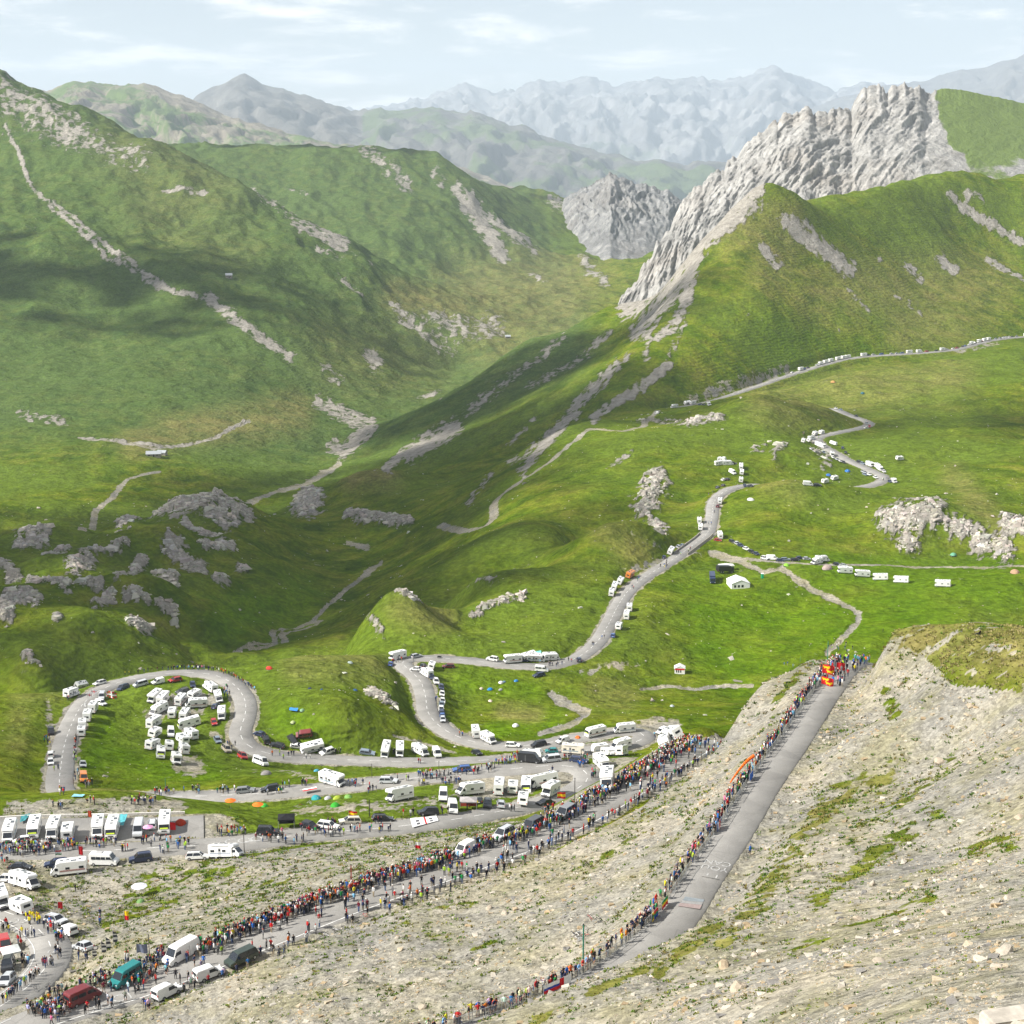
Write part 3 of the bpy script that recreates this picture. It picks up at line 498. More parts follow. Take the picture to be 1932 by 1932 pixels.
M_CLIFF = far_mat('grey_limestone', (.17, .168, .16), (.33, .322, .305), (.48, .47, .445), (.10, .14, .035), 1.0, .034)
M_GREY = far_mat('grey_shale_cliff', (.11, .11, .11), (.21, .21, .208), (.35, .345, .335), (.08, .11, .04), .8, .03)
M_HAZE1 = far_mat('alpine_turf_far', (.17, .15, .12), (.26, .23, .18), (.36, .33, .27), (.075, .115, .03), .95, .006)
M_BLUE = far_mat('dark_schist', (.075, .07, .068), (.12, .115, .105), (.20, .19, .17), (.06, .085, .03), .9, .004, .5)
M_PALE = far_mat('pale_range', (.10, .10, .10), (.17, .17, .17), (.34, .33, .32), (.04, .06, .03), .75, .0016, .3)
# the limestone crest on the right with its green dome
def cliff_mask(s, px, py):
    dome = sstep(1730, 1800, px + .55 * (260 - py) * (py < 260) * 0 - 40 * sstep(200, 330, py) + 20 * fbm(px / 40, py / 40, 3))
    return -.4 + (1.6 - .75 * sstep(240, 330, py)) * dome
ridge('limestone_crest', [(1120,640,2230),(1160,585,2260),(1222,492,2330),(1240,455,2350),(1300,372,2420),(1345,330,2450),(1385,300,2480),(1405,272,2490),(1440,250,2500),(1470,222,2510),(1500,208,2520),(1512,196,2525),(1527,200,2527),(1545,215,2530),(1560,212,2535),(1580,214,2545),(1592,203,2550),(1605,205,2560),(1618,178,2570),(1640,161,2580),(1672,166,2590),(1700,162,2600),(1728,162,2610),(1745,176,2620),(1775,166,2640),(1830,172,2660),(1880,184,2680),(1932,194,2700),(2150,260,2740)],
      [(1120,700,2150),(1222,640,2150),(1300,560,2170),(1400,500,2200),(1600,470,2230),(1800,440,2260),(1932,420,2300),(2150,420,2330)], 430, 200, M_CLIFF, 17, 15, 3.3, .9, .8, cliff_mask, .6, .6, .30, lambda x, y: .12 + .88 * (1 - sstep(1715, 1790, x)) * (1 - .55 * sstep(1560, 1640, x) * sstep(215, 260, y)) * (1 - .8 * sstep(45, 120, y - (585 - (x - 1160) * 1.196)) * (1 - sstep(1400, 1480, x))), -.75, 1.0, .008)
ridge('grey_peak', [(1010,540,4300),(1045,470,4270),(1058,400,4250),(1064,378,4230),(1098,354,4200),(1130,338,4190),(1152,324,4180),(1166,338,4170),(1190,344,4160),(1218,346,4155),(1240,358,4150),(1262,360,4140),(1300,386,4120),(1360,430,4100),(1420,500,4100)],
      [(1010,580,3650),(1060,575,3500),(1150,575,3350),(1250,600,3350),(1420,620,3400)], 260, 120, M_GREY, 36, 12, 8.1, 1.0, 1.0, lambda s, px, py: -.35 + .25 * s, .6, .4, .3, lambda x, y: .12 + .88 * (1 - sstep(385, 470, y)), 0.0, 1.0, .006)
ridge('hazy_turf_ridge', [(-300,120,6600),(-60,165,6500),(8,148,6450),(60,166,6450),(100,173,6500),(140,163,6500),(165,152,6500),(200,161,6550),(280,158,6600),(330,180,6600),(400,208,6650),(480,238,6700),(560,262,6700),(650,276,6750),(720,290,6800),(800,300,6800),(900,330,6800),(1000,372,6700),(1080,405,6500),(1200,440,6400)],
      [(-300,420,4800),(200,420,4800),(650,420,4800),(1000,500,4700),(1200,540,4700)], 270, 95, M_HAZE1, 110, 22, 1.9, .9, .8, lambda s, px, py: .75 - .35 * s, .5, .9, away=1.35)
ridge('blue_pyramid_peak', [(-300,240,11000),(300,225,10500),(368,188,10200),(400,170,10100),(440,152,10000),(458,142,10000),(480,152,10000),(520,166,10000),(532,163,10000),(560,178,10000),(610,192,10000),(680,216,9900),(720,208,9700),(760,212,9600),(832,204,9500),(870,216,9400),(900,220,9300),(940,228,9300),(1000,246,9200),(1060,262,9100),(1100,280,9000),(1160,296,8900),(1200,304,8900),(1240,306,8800),(1290,318,8700),(1320,310,8700),(1358,305,8700),(1420,330,8700),(1500,360,8700),(2100,420,8700)],
      [(-300,460,7200),(400,440,7100),(700,450,7000),(1000,470,7000),(1300,470,7000),(2100,520,7000)], 300, 95, M_BLUE, 150, 30, 5.7, .85, .85, lambda s, px, py: np.where(px < 680, -.1, .45) + .2 * (1 - s), .5, .8, away=1.6)
ridge('pale_far_range', [(-300,190,20000),(600,215,20000),(720,206,19500),(770,195,19500),(800,186,19000),(850,176,19000),(880,166,19000),(905,174,19000),(940,178,19000),(985,168,18500),(1020,156,18500),(1060,160,18500),(1090,158,18500),(1110,150,18500),(1135,152,18300),(1160,162,18200),(1200,160,18000),(1240,145,18000),(1270,152,18000),(1300,152,18000),(1335,162,18000),(1375,158,18000),(1405,150,17900),(1430,134,17800),(1455,125,17800),(1480,138,17800),(1505,152,17800),(1540,162,17800),(1575,170,17800),(1620,165,17800),(1680,168,18000),(1800,180,18000),(2200,190,18000)],
      [(-300,420,11500),(600,420,11500),(1200,430,11500),(2200,430,11500)], 520, 80, M_PALE, 260, 90, 2.2, .8, 1.0, lambda s, px, py: .55 - .75 * s, .15, .75, away=1.7)
ridge('right_far_range', [(1500,210,15000),(1640,172,14800),(1700,158,14600),(1722,154,14500),(1750,156,14400),(1790,142,14200),(1830,132,14000),(1860,127,14000),(1900,112,13800),(1932,106,13600),(2000,90,13400),(2250,70,13000)],
      [(1500,420,10000),(1800,420,10000),(2250,420,10000)], 120, 60, M_BLUE, 230, 40, 9.4, .85, .8, lambda s, px, py: .1 + 0 * s, .3, .8, away=1.7)
# ------------------------------------------------------------------ haze
def haze():
    m, nt = new_mat('mountain_haze'); v = N(nt, 'ShaderNodeVolumePrincipled'); o = N(nt, 'ShaderNodeOutputMaterial'); nt.links.new(v.outputs[0], o.inputs['Volume'])
    v.inputs['Color'].default_value = (.66, .77, .89, 1); v.inputs['Density'].default_value = HAZE_D; v.inputs['Anisotropy'].default_value = .1
    x0, x1, y0, y1, z0, z1 = -18500, 18500, -900, 37500, -4200, 1300
    V = [(x, y, z) for z in (z0, z1) for y in (y0, y1) for x in (x0, x1)]
    Fq = [(0,2,3,1),(4,5,7,6),(0,1,5,4),(2,6,7,3),(0,4,6,2),(1,3,7,5)]
    o = link('haze', mesh_np('haze', V, Fq, [m], False)); tag(o, 'thin pale blue mountain haze in the air', None, None, 'stuff')
HAZE_D = 4.3e-5
haze()
# ------------------------------------------------------------------ road surfaces
def asphalt(name, c0, c1):
    m, nt = new_mat(name); b = out_bsdf(nt, .85, .25); L = nt.links.new
    g = N(nt, 'ShaderNodeNewGeometry'); pos = g.outputs['Position']
    n = noise(nt, pos, .25, 5, .6); n2 = noise(nt, pos, 6, 3, .6); st = noise(nt, pos, .04, 3)
    col = ramp(nt, n, [(.3, c0), (.7, c1)]); col = mixc(nt, .6, col, maprange(nt, n2, .3, .7, .82, 1.15), 'MULTIPLY'); col = mixc(nt, maprange(nt, st, .4, .65, 0, .35), col, tuple(x * .7 for x in c0))
    vo = N(nt, 'ShaderNodeTexVoronoi'); vo.inputs['Scale'].default_value = .16; L(pos, vo.inputs['Vector']); vsep = N(nt, 'ShaderNodeSeparateColor'); L(vo.outputs['Color'], vsep.inputs[0]); col = mixc(nt, .8, col, maprange(nt, vsep.outputs[0], 0, 1, .86, 1.1, False), 'MULTIPLY')
    cr = N(nt, 'ShaderNodeTexVoronoi', feature='DISTANCE_TO_EDGE'); cr.inputs['Scale'].default_value = .33; L(pos, cr.inputs['Vector']); col = mixc(nt, math2(nt, 'MULTIPLY', math2(nt, 'LESS_THAN', cr.outputs['Distance'], .010), .22), col, (.06, .06, .06))
    L(col, b.inputs['Base Color'])
    bp = N(nt, 'ShaderNodeBump'); bp.inputs['Strength'].default_value = .2; bp.inputs['Distance'].default_value = .1; L(n2, bp.inputs['Height']); L(bp.outputs[0], b.inputs['Normal'])
    return m
M_ASPH = asphalt('worn_asphalt', (.225, .218, .205), (.290, .281, .262))
def frame_of(S):
    T = np.gradient(S[:, :2], axis=0); T /= np.linalg.norm(T, axis=1)[:, None] + 1e-9
    return T, np.stack([T[:, 1], -T[:, 0]], -1)          # tangent, right-hand normal
def ribbon(name, S, w, mat, lift=0.0, kerb=.45, parent=None):
    T, R = frame_of(S); h = w / 2
    prof = [(-h - .35, -kerb), (-h, 0), (0, .07), (h, 0), (h + .35, -kerb)]
    V = np.stack([np.concatenate([S[:, :2] + R * a, (S[:, 2] + b + lift)[:, None]], 1) for a, b in prof], 1)
    return link(name, mesh_np(name, V.reshape(-1, 3), grid_faces(len(S), len(prof)), [mat], True), parent)
ROAD_OBJ = {}
for nm, S in ROAD3.items():
    ROAD_OBJ[nm] = tag(ribbon(nm, S, ROADS[nm]['w'], M_ASPH), kind='structure')
def plain(name, col, rough=.6, spec=.3, metal=0.0, vary=.12, scale=3.0):
    m, nt = new_mat(name); b = out_bsdf(nt, rough, spec); b.inputs['Metallic'].default_value = metal
    tc = N(nt, 'ShaderNodeTexCoord'); n = noise(nt, tc.outputs['Object'], scale, 4, .6)
    nt.links.new(mixc(nt, 1.0, col, maprange(nt, n, .3, .7, 1 - vary, 1 + vary), 'MULTIPLY'), b.inputs['Base Color'])
    return m
M_PAINT = plain('road_paint', (.62, .62, .60), .8, .2, 0, .25, 2.0)
# ------------------------------------------------------------------ mesh kit
import bmesh
class MB:
    def __init__(s): s.v = []; s.f = []; s.m = []
    def add(s, V, Fs, mi=0):
        b = len(s.v); s.v += [tuple(p) for p in V]; s.f += [tuple(b + i for i in f) for f in Fs]; s.m += [mi] * len(Fs); return s
    def box(s, x0, x1, y0, y1, z0, z1, mi=0):
        V = [(x, y, z) for z in (z0, z1) for y in (y0, y1) for x in (x0, x1)]
        return s.add(V, [(0,2,3,1),(4,5,7,6),(0,1,5,4),(2,6,7,3),(0,4,6,2),(1,3,7,5)], mi)
    def prism(s, prof, hw, mi=0, inset=None):
        """side profile (x, z), counter-clockwise seen from -y, across the width; inset(z) narrows it"""
        n = len(prof); ins = inset or (lambda z: 0)
        V = [(x, -hw + ins(z), z) for x, z in prof] + [(x, hw - ins(z), z) for x, z in prof]
        return s.add(V, [tuple(range(n)), tuple(range(2*n - 1, n - 1, -1))] + [(i, n + i, n + (i+1) % n, (i+1) % n) for i in range(n)], mi)
    def quadbar(s, p, q, r, mi=0, n=6):
        p, q = Vector(p), Vector(q); d = (q - p); 
        if d.length < 1e-6: return s
        d.normalize(); a = d.orthogonal().normalized(); b = d.cross(a); V = []
        for c, rr in ((p, r if not isinstance(r, tuple) else r[0]), (q, r if not isinstance(r, tuple) else r[1])):
            for k in range(n): t = 2*math.pi*k/n; V.append(c + a*math.cos(t)*rr + b*math.sin(t)*rr)
        return s.add(V, [tuple(range(n))[::-1], tuple(range(n, 2*n))] + [(k, (k+1) % n, n + (k+1) % n, n + k) for k in range(n)], mi)
    def disc(s, c, r, w, mi=0, n=12):           # wheel, axis along y
        return s.quadbar((c[0], c[1] - w/2, c[2]), (c[0], c[1] + w/2, c[2]), r, mi, n)
    def torus(s, c, r, t, axis, mi=0, n=12, k=4):
        V = []; ax = Vector(axis).normalized(); u = ax.orthogonal().normalized(); w = ax.cross(u); c = Vector(c)
        for i in range(n):
            a = 2*math.pi*i/n; d = u*math.cos(a) + w*math.sin(a)
            for j in range(k): b = 2*math.pi*j/k; V.append(c + d*(r + t*math.cos(b)) + ax*(t*math.sin(b)))
        return s.add(V, [(i*k+j, ((i+1) % n)*k+j, ((i+1) % n)*k+(j+1) % k, i*k+(j+1) % k) for i in range(n) for j in range(k)], mi)
    def mesh(s, name, mats, bevel=0.0, smooth=False, seg=1):
        me = bpy.data.meshes.new(name); me.from_pydata(s.v, [], s.f)
        for m in mats: me.materials.append(m)
        me.polygons.foreach_set('material_index', s.m)
        bm = bmesh.new(); bm.from_mesh(me); bmesh.ops.recalc_face_normals(bm, faces=bm.faces)
        if bevel: bmesh.ops.bevel(bm, geom=list(bm.edges), offset=bevel, segments=seg, affect='EDGES', clamp_overlap=True)
        bm.to_mesh(me); bm.free(); me.polygons.foreach_set('use_smooth', [smooth] * len(me.polygons)); return me
    def build(s, name, mats, parent=None, bevel=0.0, smooth=False, seg=1):
        return link(name, s.mesh(name, mats if isinstance(mats, (list, tuple)) else [mats], bevel, smooth, seg), parent)
def empty(name, loc=(0, 0, 0)):
    o = bpy.data.objects.new(name, None); COL.objects.link(o); o.location = loc; o.empty_display_size = .2; return o
def obj_color_mat(name, rough, spec, coat=0.0, dirt=.10):
    m, nt = new_mat(name); b = out_bsdf(nt, rough, spec); oi = N(nt, 'ShaderNodeObjectInfo')
    tc = N(nt, 'ShaderNodeTexCoord'); n = noise(nt, tc.outputs['Object'], 2.2, 4, .6)
    nt.links.new(mixc(nt, 1.0, oi.outputs['Color'], maprange(nt, n, .3, .72, 1.0, 1 - dirt), 'MULTIPLY'), b.inputs['Base Color'])
    b.inputs['Coat Weight'].default_value = coat; return m
M_BODY = obj_color_mat('vehicle_paint', .32, .5, .3)
M_GLASS = plain('tinted_glass', (.018, .022, .028), .12, .6, 0, .1)
M_TYRE = plain('tyre_rubber', (.02, .02, .021), .85, .2)
M_RIM = plain('wheel_rim', (.42, .43, .44), .4, .5, .6)
M_BLK = plain('black_plastic', (.028, .028, .03), .6, .3)
M_LAMP = plain('lamp_lens', (.75, .77, .78), .15, .6)
M_TAIL = plain('tail_lamp_lens', (.42, .02, .015), .25, .5)
M_HATCH = plain('roof_hatch_smoked', (.10, .11, .12), .25, .5)
M_SEAM = plain('door_seam_grey', (.40, .40, .40), .6, .3)
M_VEST = plain('dashboard_vest_yellow', (.62, .78, .05), .6, .3)
def wheels(root, xs, hw, r, w=.2):
    for x in xs:
        for s in (-1, 1):
            o = MB().disc((0, 0, 0), r, w, 0, 14).build('wheel', M_TYRE, root); o.location = (x, s * (hw - w*.42), r)
            q = MB().disc((0, s * .012, 0), r * .62, w, 0, 10).build('rim', M_RIM, o)
def pane(root, name, prof_pts, mat=M_GLASS, th=.02):
    """thin slab from 4 corner points, pushed out along its normal"""
    P = [Vector(p) for p in prof_pts]; n = (P[1] - P[0]).cross(P[2] - P[0]).normalized() * th
    V = [p + n for p in P] + [p - n for p in P]
    return MB().add(V, [(0,1,2,3),(7,6,5,4)] + [(i, 4+i, 4+(i+1) % 4, (i+1) % 4) for i in range(4)]).build(name, mat, root)
def boxpart(root, name, b, mat, bev=0.0): return MB().box(*b).build(name, mat, root, bev)
def lights(root, xf, xr, hw, zf, zr, s=.12):
    for sg in (-1, 1):
        boxpart(root, 'headlight', (xf - .06, xf + .025, sg*(hw-.2) - .16, sg*(hw-.2) + .16, zf - s, zf + s), M_LAMP)
        boxpart(root, 'tail_light', (xr - .025, xr + .06, sg*(hw-.09) - .07, sg*(hw-.09) + .07, zr - s*1.4, zr + s*1.4), M_TAIL)
def flank(root, name, x0, x1, z0, z1, hw, mat=M_GLASS, sides=(-1, 1), dz=0.0):
    for s in sides: boxpart(root, name, (x0, x1, *sorted((s*(hw - .01), s*(hw + .016 + dz))), z0, z1), mat)
def motorhome(kind):
    root = empty(kind); hw = 1.15; L = 6.8 if kind != 'caravan' else 5.2; h = L / 2
    if kind == 'overcab_motorhome':
        prof = [(-h,.42),(h-.95,.42),(h-.95,1.95),(h-.15,2.2),(h-.02,2.75),(h-.35,3.0),(-h+.12,3.0),(-h,2.85)]
        cab = [(h-1.2,.38),(h,.38),(h,.95),(h-.28,1.12),(h-.98,1.98),(h-1.2,1.98)]
    elif kind == 'coachbuilt_motorhome':
        prof = [(-h,.42),(h-1.5,.42),(h-1.5,2.1),(h-1.0,2.35),(h-1.25,2.68),(h-1.8,2.84),(-h+.15,2.84),(-h,2.7)]
        cab = [(h-1.7,.38),(h,.38),(h,.95),(h-.25,1.15),(h-1.02,2.05),(h-1.3,2.3),(h-1.7,2.3)]
    elif kind == 'integrated_motorhome':
        prof = [(-h,.4),(h-.05,.4),(h,.9),(h-.1,1.3),(h-.42,2.4),(h-.8,2.82),(h-1.2,2.9),(-h+.15,2.9),(-h,2.75)]; cab = None
    else:   # caravan
        prof = [(-h,.48),(h-.2,.48),(h,.95),(h-.08,1.7),(h-.45,2.45),(h-.75,2.58),(-h+.5,2.58),(-h+.1,2.35),(-h,.95)]; cab = None
    MB().prism(prof, hw).build('body', M_BODY, root, .07, False, 2)
    if cab:
        MB().prism(cab, hw - .12, 0, lambda z: .10 * max(0, z - 1.0)).build('cab', M_BODY, root, .06)
        if kind == 'overcab_motorhome': A, B = (h-.30, 1.14), (h-.93, 1.92)
        else: A, B = (h-.29, 1.2), (h-1.0, 2.03)
        w = hw - .26; pane(root, 'windscreen', [(A[0]+.02,-w,A[1]),(A[0]+.02,w,A[1]),(B[0]+.02,w-.06,B[1]),(B[0]+.02,-w+.06,B[1])], M_GLASS, .03)
        flank(root, 'cab_window', h-1.5, h-.86, 1.2, 1.72, hw - .15)
        boxpart(root, 'bumper', (h-.03, h+.06, -hw+.2, hw-.2, .38, .62), M_BLK)
        lights(root, h - .03, -h, hw, .84, .95)
        wheels(root, (h - 1.0, -h + 1.75), hw - .02, .34)
        boxpart(root, 'grille', (h - .02, h + .02, -.45, .45, .68, .86), M_BLK)
    elif kind == 'integrated_motorhome':
        w = hw - .12; pane(root, 'windscreen', [(h-.11,-w,1.42),(h-.11,w,1.42),(h-.40,w-.05,2.3),(h-.40,-w+.05,2.3)], M_GLASS, .03)
        pane(root, 'dashboard_cover', [(h-.08,-.8,1.44),(h-.08,.8,1.44),(h-.17,.8,1.68),(h-.17,-.8,1.68)], M_VEST, .035)
        flank(root, 'cab_window', h-1.3, h-.5, 1.45, 2.0, hw); lights(root, h - .02, -h, hw, .72, .95); wheels(root, (h - 1.2, -h + 1.9), hw - .01, .34)
        boxpart(root, 'grille', (h - .06, h + .02, -.5, .5, .9, 1.1), M_BLK)
    else:
        w = hw - .15; pane(root, 'front_window', [(h-.07,-w,1.55),(h-.07,w,1.55),(h-.36,w,2.2),(h-.36,-w,2.2)], M_GLASS, .03)
        MB().quadbar((h - .1, -.5, .5), (h + 1.1, 0, .45), .04).quadbar((h - .1, .5, .5), (h + 1.1, 0, .45), .04).build('tow_bar', M_BLK, root)
        boxpart(root, 'gas_locker', (h - .05, h + .35, -.6, .6, .5, .95), M_BODY, .05); wheels(root, (-.25,), hw - .02, .32)
        for sg in (-1, 1): boxpart(root, 'tail_light', (-h - .02, -h + .05, sg*.95 - .08, sg*.95 + .08, .7, 1.0), M_TAIL)
    z0, z1 = (1.35, 1.8)
    flank(root, 'side_window', -h + .55, -h + 1.45, z0, z1, hw); flank(root, 'side_window', -.25, .55, z0, z1, hw)
    flank(root, 'entry_door', -1.15, -.5, .5, 2.25, hw, M_SEAM, (-1,), -.006); flank(root, 'door_window', -1.02, -.63, 1.5, 1.95, hw, M_GLASS, (-1,), .01)
    pane(root, 'rear_window', [(-h-.005,.6,1.45),(-h-.005,-.6,1.45),(-h-.005,-.6,1.95),(-h-.005,.6,1.95)], M_GLASS, .02)
    for zz, tk in ((1.12, .06), (.98, .03)): flank(root, 'side_stripe', -h + .35, h - (1.8 if cab else .7), zz, zz + tk * 2, hw, M_BODY, (-1, 1), .004)
    if kind in ('overcab_motorhome', 'coachbuilt_motorhome'):
        rk_ = MB()
        for y_ in (-.45, .45): rk_.quadbar((-h, y_, .75), (-h - .45, y_, .75), .03).quadbar((-h - .02, y_, 1.7), (-h - .45, y_, .75), .02)
        rk_.quadbar((-h - .4, -.85, .78), (-h - .4, .85, .78), .03); rk_.build('bike_rack', M_RIM, root)
        flank(root, 'awning_case', -h + .8, h - 2.3, max(z for x, z in prof) - .34, max(z for x, z in prof) - .2, hw, M_SEAM, (-1,), .09)
    top = max(z for x, z in prof)
    for x in (-h + 1.2, .1, h - 2.2): boxpart(root, 'roof_hatch', (x - .28, x + .28, -.28, .28, top - .02, top + .07), M_HATCH, .03)
    boxpart(root, 'solar_panel', (-h + 1.8, -h + 2.9, .2, .9, top - .01, top + .04), M_HATCH)
    return root
def van(kind):
    root = empty(kind)
    if kind == 'panel_van' or kind == 'minibus': L, hw, H_ = 5.6, .98, 2.45; bon = .75
    elif kind == 'camper_van': L, hw, H_ = 5.0, .92, 2.2; bon = .8
    else: L, hw, H_ = 4.2, .86, 1.82; bon = .95
    h = L/2; zb = H_ * .52
    prof = [(-h,.3),(h,.3),(h,.72),(h-.1,zb-.22),(h-bon,zb),(h-bon-.62,H_-.12),(h-bon-1.0,H_),(-h+.15,H_),(-h,H_-.25)]
    ins = lambda z: .14 * max(0, z - zb) / (H_ - zb)
    MB().prism(prof, hw, 0, ins).build('body', M_BODY, root, .06, False, 2)
    w = hw - .14; pane(root, 'windscreen', [(h-bon-.03,-w,zb+.05),(h-bon-.03,w,zb+.05),(h-bon-.58,w-.08,H_-.17),(h-bon-.58,-w+.08,H_-.17)], M_GLASS, .035)
    def fl(n, x0, x1, a=.12, b=.62):
        z0 = zb + a; z1 = min(zb + b, H_ - .3)
        for s in (-1, 1):
            y0, y1 = s*(hw - ins(z0) + .012), s*(hw - ins(z1) + .012); pts = [(x0,y0,z0),(x1,y0,z0),(x1 - (.3 if n == 'cab_window' else 0),y1,z1),(x0,y1,z1)]
            pane(root, n, pts if s < 0 else pts[::-1], M_GLASS, .015)
    fl('cab_window', h-bon-1.35, h-bon-.22)
    if kind == 'minibus':
        for k in range(3): fl('side_window', h-bon-2.35 - k*.98, h-bon-1.5 - k*.98)
    if kind == 'camper_van': fl('side_window', -h + .3, -h + 1.2); fl('side_window', -h + 1.35, -h + 2.5)
    if kind == 'panel_van': flank(root, 'door_seam', -.9, -.86, .4, H_ - .5, hw, M_SEAM)
    pane(root, 'rear_window', [(-h-.004,.62,zb+.15),(-h-.004,-.62,zb+.15),(-h-.004,-.62,zb+.6),(-h-.004,.62,zb+.6)], M_GLASS, .02)
    boxpart(root, 'bumper', (h - .04, h + .07, -hw + .1, hw - .1, .3, .52), M_BLK); boxpart(root, 'rear_bumper', (-h - .06, -h + .04, -hw + .1, hw - .1, .3, .5), M_BLK)
    lights(root, h - .06, -h, hw, .78, 1.05, .1); wheels(root, (h - .9, -h + .95), hw, .33 if L > 5 else .3)
    for s in (-1, 1): boxpart(root, 'wing_mirror', (h-bon-.3, h-bon-.18, *sorted((s*hw, s*(hw+.2))), zb + .1, zb + .32), M_BLK)
    if kind == 'minibus': boxpart(root, 'roof_unit', (-1.6, -.2, -.5, .5, H_ - .02, H_ + .16), M_SEAM, .05)
    return root
def car(kind):
    root = empty(kind)
    L, hw, zb, H_, bon, boot = {'hatchback': (4.0,.86,.88,1.48,1.0,.25), 'estate_car': (4.6,.88,.88,1.48,1.15,.15), 'off_roader': (4.5,.92,1.05,1.8,1.1,.08), 'people_carrier': (4.8,.95,1.0,1.78,.85,.12), 'saloon_car': (4.5,.88,.86,1.42,1.1,.75)}[kind]
    h = L/2
    low = [(-h,.28),(h,.28),(h,.62),(h-.08,zb-.18),(h-bon,zb),(-h+boot*.6,zb),(-h,zb-.08)]
    MB().prism(low, hw).build('body', M_BODY, root, .07, False, 2)
    xs, xr = h-bon-.72, -h + boot + (.42 if boot > .2 else .28)
    ins = lambda z: .20 * max(0, z - zb) / (H_ - zb)
    gl = [(-h + boot,zb-.03),(h-bon+.05,zb-.03),(xs,H_-.05),(xr,H_-.05)]
    MB().prism(gl, hw - .04, 0, ins).build('window_band', M_GLASS, root, .03)
    MB().add([(xs+.02,-hw+.22,H_-.05),(xs+.02,hw-.22,H_-.05),(xr-.02,hw-.22,H_-.05),(xr-.02,-hw+.22,H_-.05),(xs-.12,-hw+.28,H_),(xs-.12,hw-.28,H_),(xr+.1,hw-.28,H_),(xr+.1,-hw+.28,H_)], [(0,1,2,3),(4,7,6,5),(0,4,5,1),(1,5,6,2),(2,6,7,3),(3,7,4,0)]).build('roof', M_BODY, root)
    for s in (-1, 1):
        for (xa, xb) in ((xs, h-bon), ((xs+xr)/2, (xs+xr)/2 - .08), (xr, -h+boot)):
            MB().quadbar((xa, s*(hw-.235), H_-.04), (xb, s*(hw-.02), zb-.02), .045, 0, 4).build('pillar', M_BODY, root)
        boxpart(root, 'wing_mirror', (h-bon-.5, h-bon-.38, *sorted((s*(hw-.02), s*(hw+.16))), zb - .02, zb + .12), M_BODY)
    boxpart(root, 'bumper', (h - .05, h + .04, -hw + .12, hw - .12, .28, .44), M_BLK); boxpart(root, 'grille', (h - .06, h + .01, -.4, .4, .5, .62), M_BLK)
    boxpart(root, 'number_plate', (-h - .02, -h + .02, -.26, .26, .55, .66), M_LAMP)
    lights(root, h - .07, -h, hw, .64, .78, .08); wheels(root, (h - .82, -h + .8), hw, .32 if kind != 'off_roader' else .37)
    if kind in ('off_roader', 'estate_car'):
        for s in (-1, 1): boxpart(root, 'roof_rail', (xr + .15, xs - .15, s*.58 - .02, s*.58 + .02, H_ - .01, H_ + .06), M_BLK)
    return root
def lorry(kind='lorry'):
    root = empty(kind); h = 4.5
    MB().box(-h, h - 2.1, -1.25, 1.25, 1.0, 3.4).build('cargo_box', M_BODY, root, .04)
    MB().prism([(h-2.0,.6),(h,.6),(h,1.6),(h-.2,2.8),(h-.6,3.0),(h-2.0,3.0)], 1.2).build('cab', M_BODY, root, .08)
    pane(root, 'windscreen', [(h-.0,-1.0,1.75),(h-.0,1.0,1.75),(h-.17,1.0,2.6),(h-.17,-1.0,2.6)], M_GLASS, .03); flank(root, 'cab_window', h - 1.3, h - .4, 1.7, 2.4, 1.2)
    boxpart(root, 'chassis', (-h, h - .5, -.5, .5, .6, 1.0), M_BLK); lights(root, h, -h, 1.2, .9, 1.1); wheels(root, (h - 1.1, -h + 1.6, -h + 2.8), 1.2, .48, .3)
    return root
def motorbike(kind='motorcycle'):
    root = empty(kind)
    for x in (-.7, .7): MB().torus((x, 0, .31), .26, .06, (0,1,0), 0, 14, 5).build('wheel', M_TYRE, root)
    MB().prism([(-.45,.4),(.35,.35),(.55,.75),(.15,.95),(-.1,.85),(-.8,.95),(-.7,.75)], .16).build('body', M_BODY, root, .04)
    MB().quadbar((.7,0,.31),(.42,0,1.0),.04).quadbar((.42,-.36,1.05),(.42,.36,1.05),.025).build('fork', M_BLK, root)
    boxpart(root, 'seat', (-.62, .05, -.14, .14, .86, .96), M_BLK, .03)
    for s in (-1, 1): boxpart(root, 'pannier', (-.9, -.45, *sorted((s*.2, s*.42)), .5, .88), M_BLK, .03)
    pane(root, 'screen', [(.5,-.2,1.0),(.5,.2,1.0),(.38,.17,1.35),(.38,-.17,1.35)], M_GLASS, .008)
    return root
PROTO = {}
for k in ('overcab_motorhome', 'coachbuilt_motorhome', 'integrated_motorhome', 'caravan'): PROTO[k] = motorhome(k)
for k in ('panel_van', 'minibus', 'camper_van', 'small_van'): PROTO[k] = van(k)
for k in ('hatchback', 'estate_car', 'off_roader', 'people_carrier', 'saloon_car'): PROTO[k] = car(k)
PROTO['lorry'] = lorry(); PROTO['motorcycle'] = motorbike()
def flat_mesh(root):
    """all parts of a thing as one mesh, for copies too far off to show parts"""
    V, Fs, MI, mats = [], [], [], []
    def rec(o, mtx):
        m = mtx @ o.matrix_local if o is not root else Matrix.Identity(4)
        if o.type == 'MESH':
            b = len(V); V.extend((m @ v.co)[:] for v in o.data.vertices)
            for p in o.data.polygons:
                mt = o.data.materials[p.material_index]
                if mt not in mats: mats.append(mt)
                Fs.append(tuple(b + i for i in p.vertices)); MI.append(mats.index(mt))
        for c in o.children: rec(c, m)
    rec(root, Matrix.Identity(4))
    me = bpy.data.meshes.new(root.name); me.from_pydata(V, [], Fs)
    for m in mats: me.materials.append(m)
    me.polygons.foreach_set('material_index', MI); return me
for k in PROTO.values():
    for o in [k] + list(k.children_recursive):
        o.matrix_local   # touch
bpy.context.view_layer.update()
FLAT = {k: flat_mesh(r) for k, r in PROTO.items()}
USED = set()
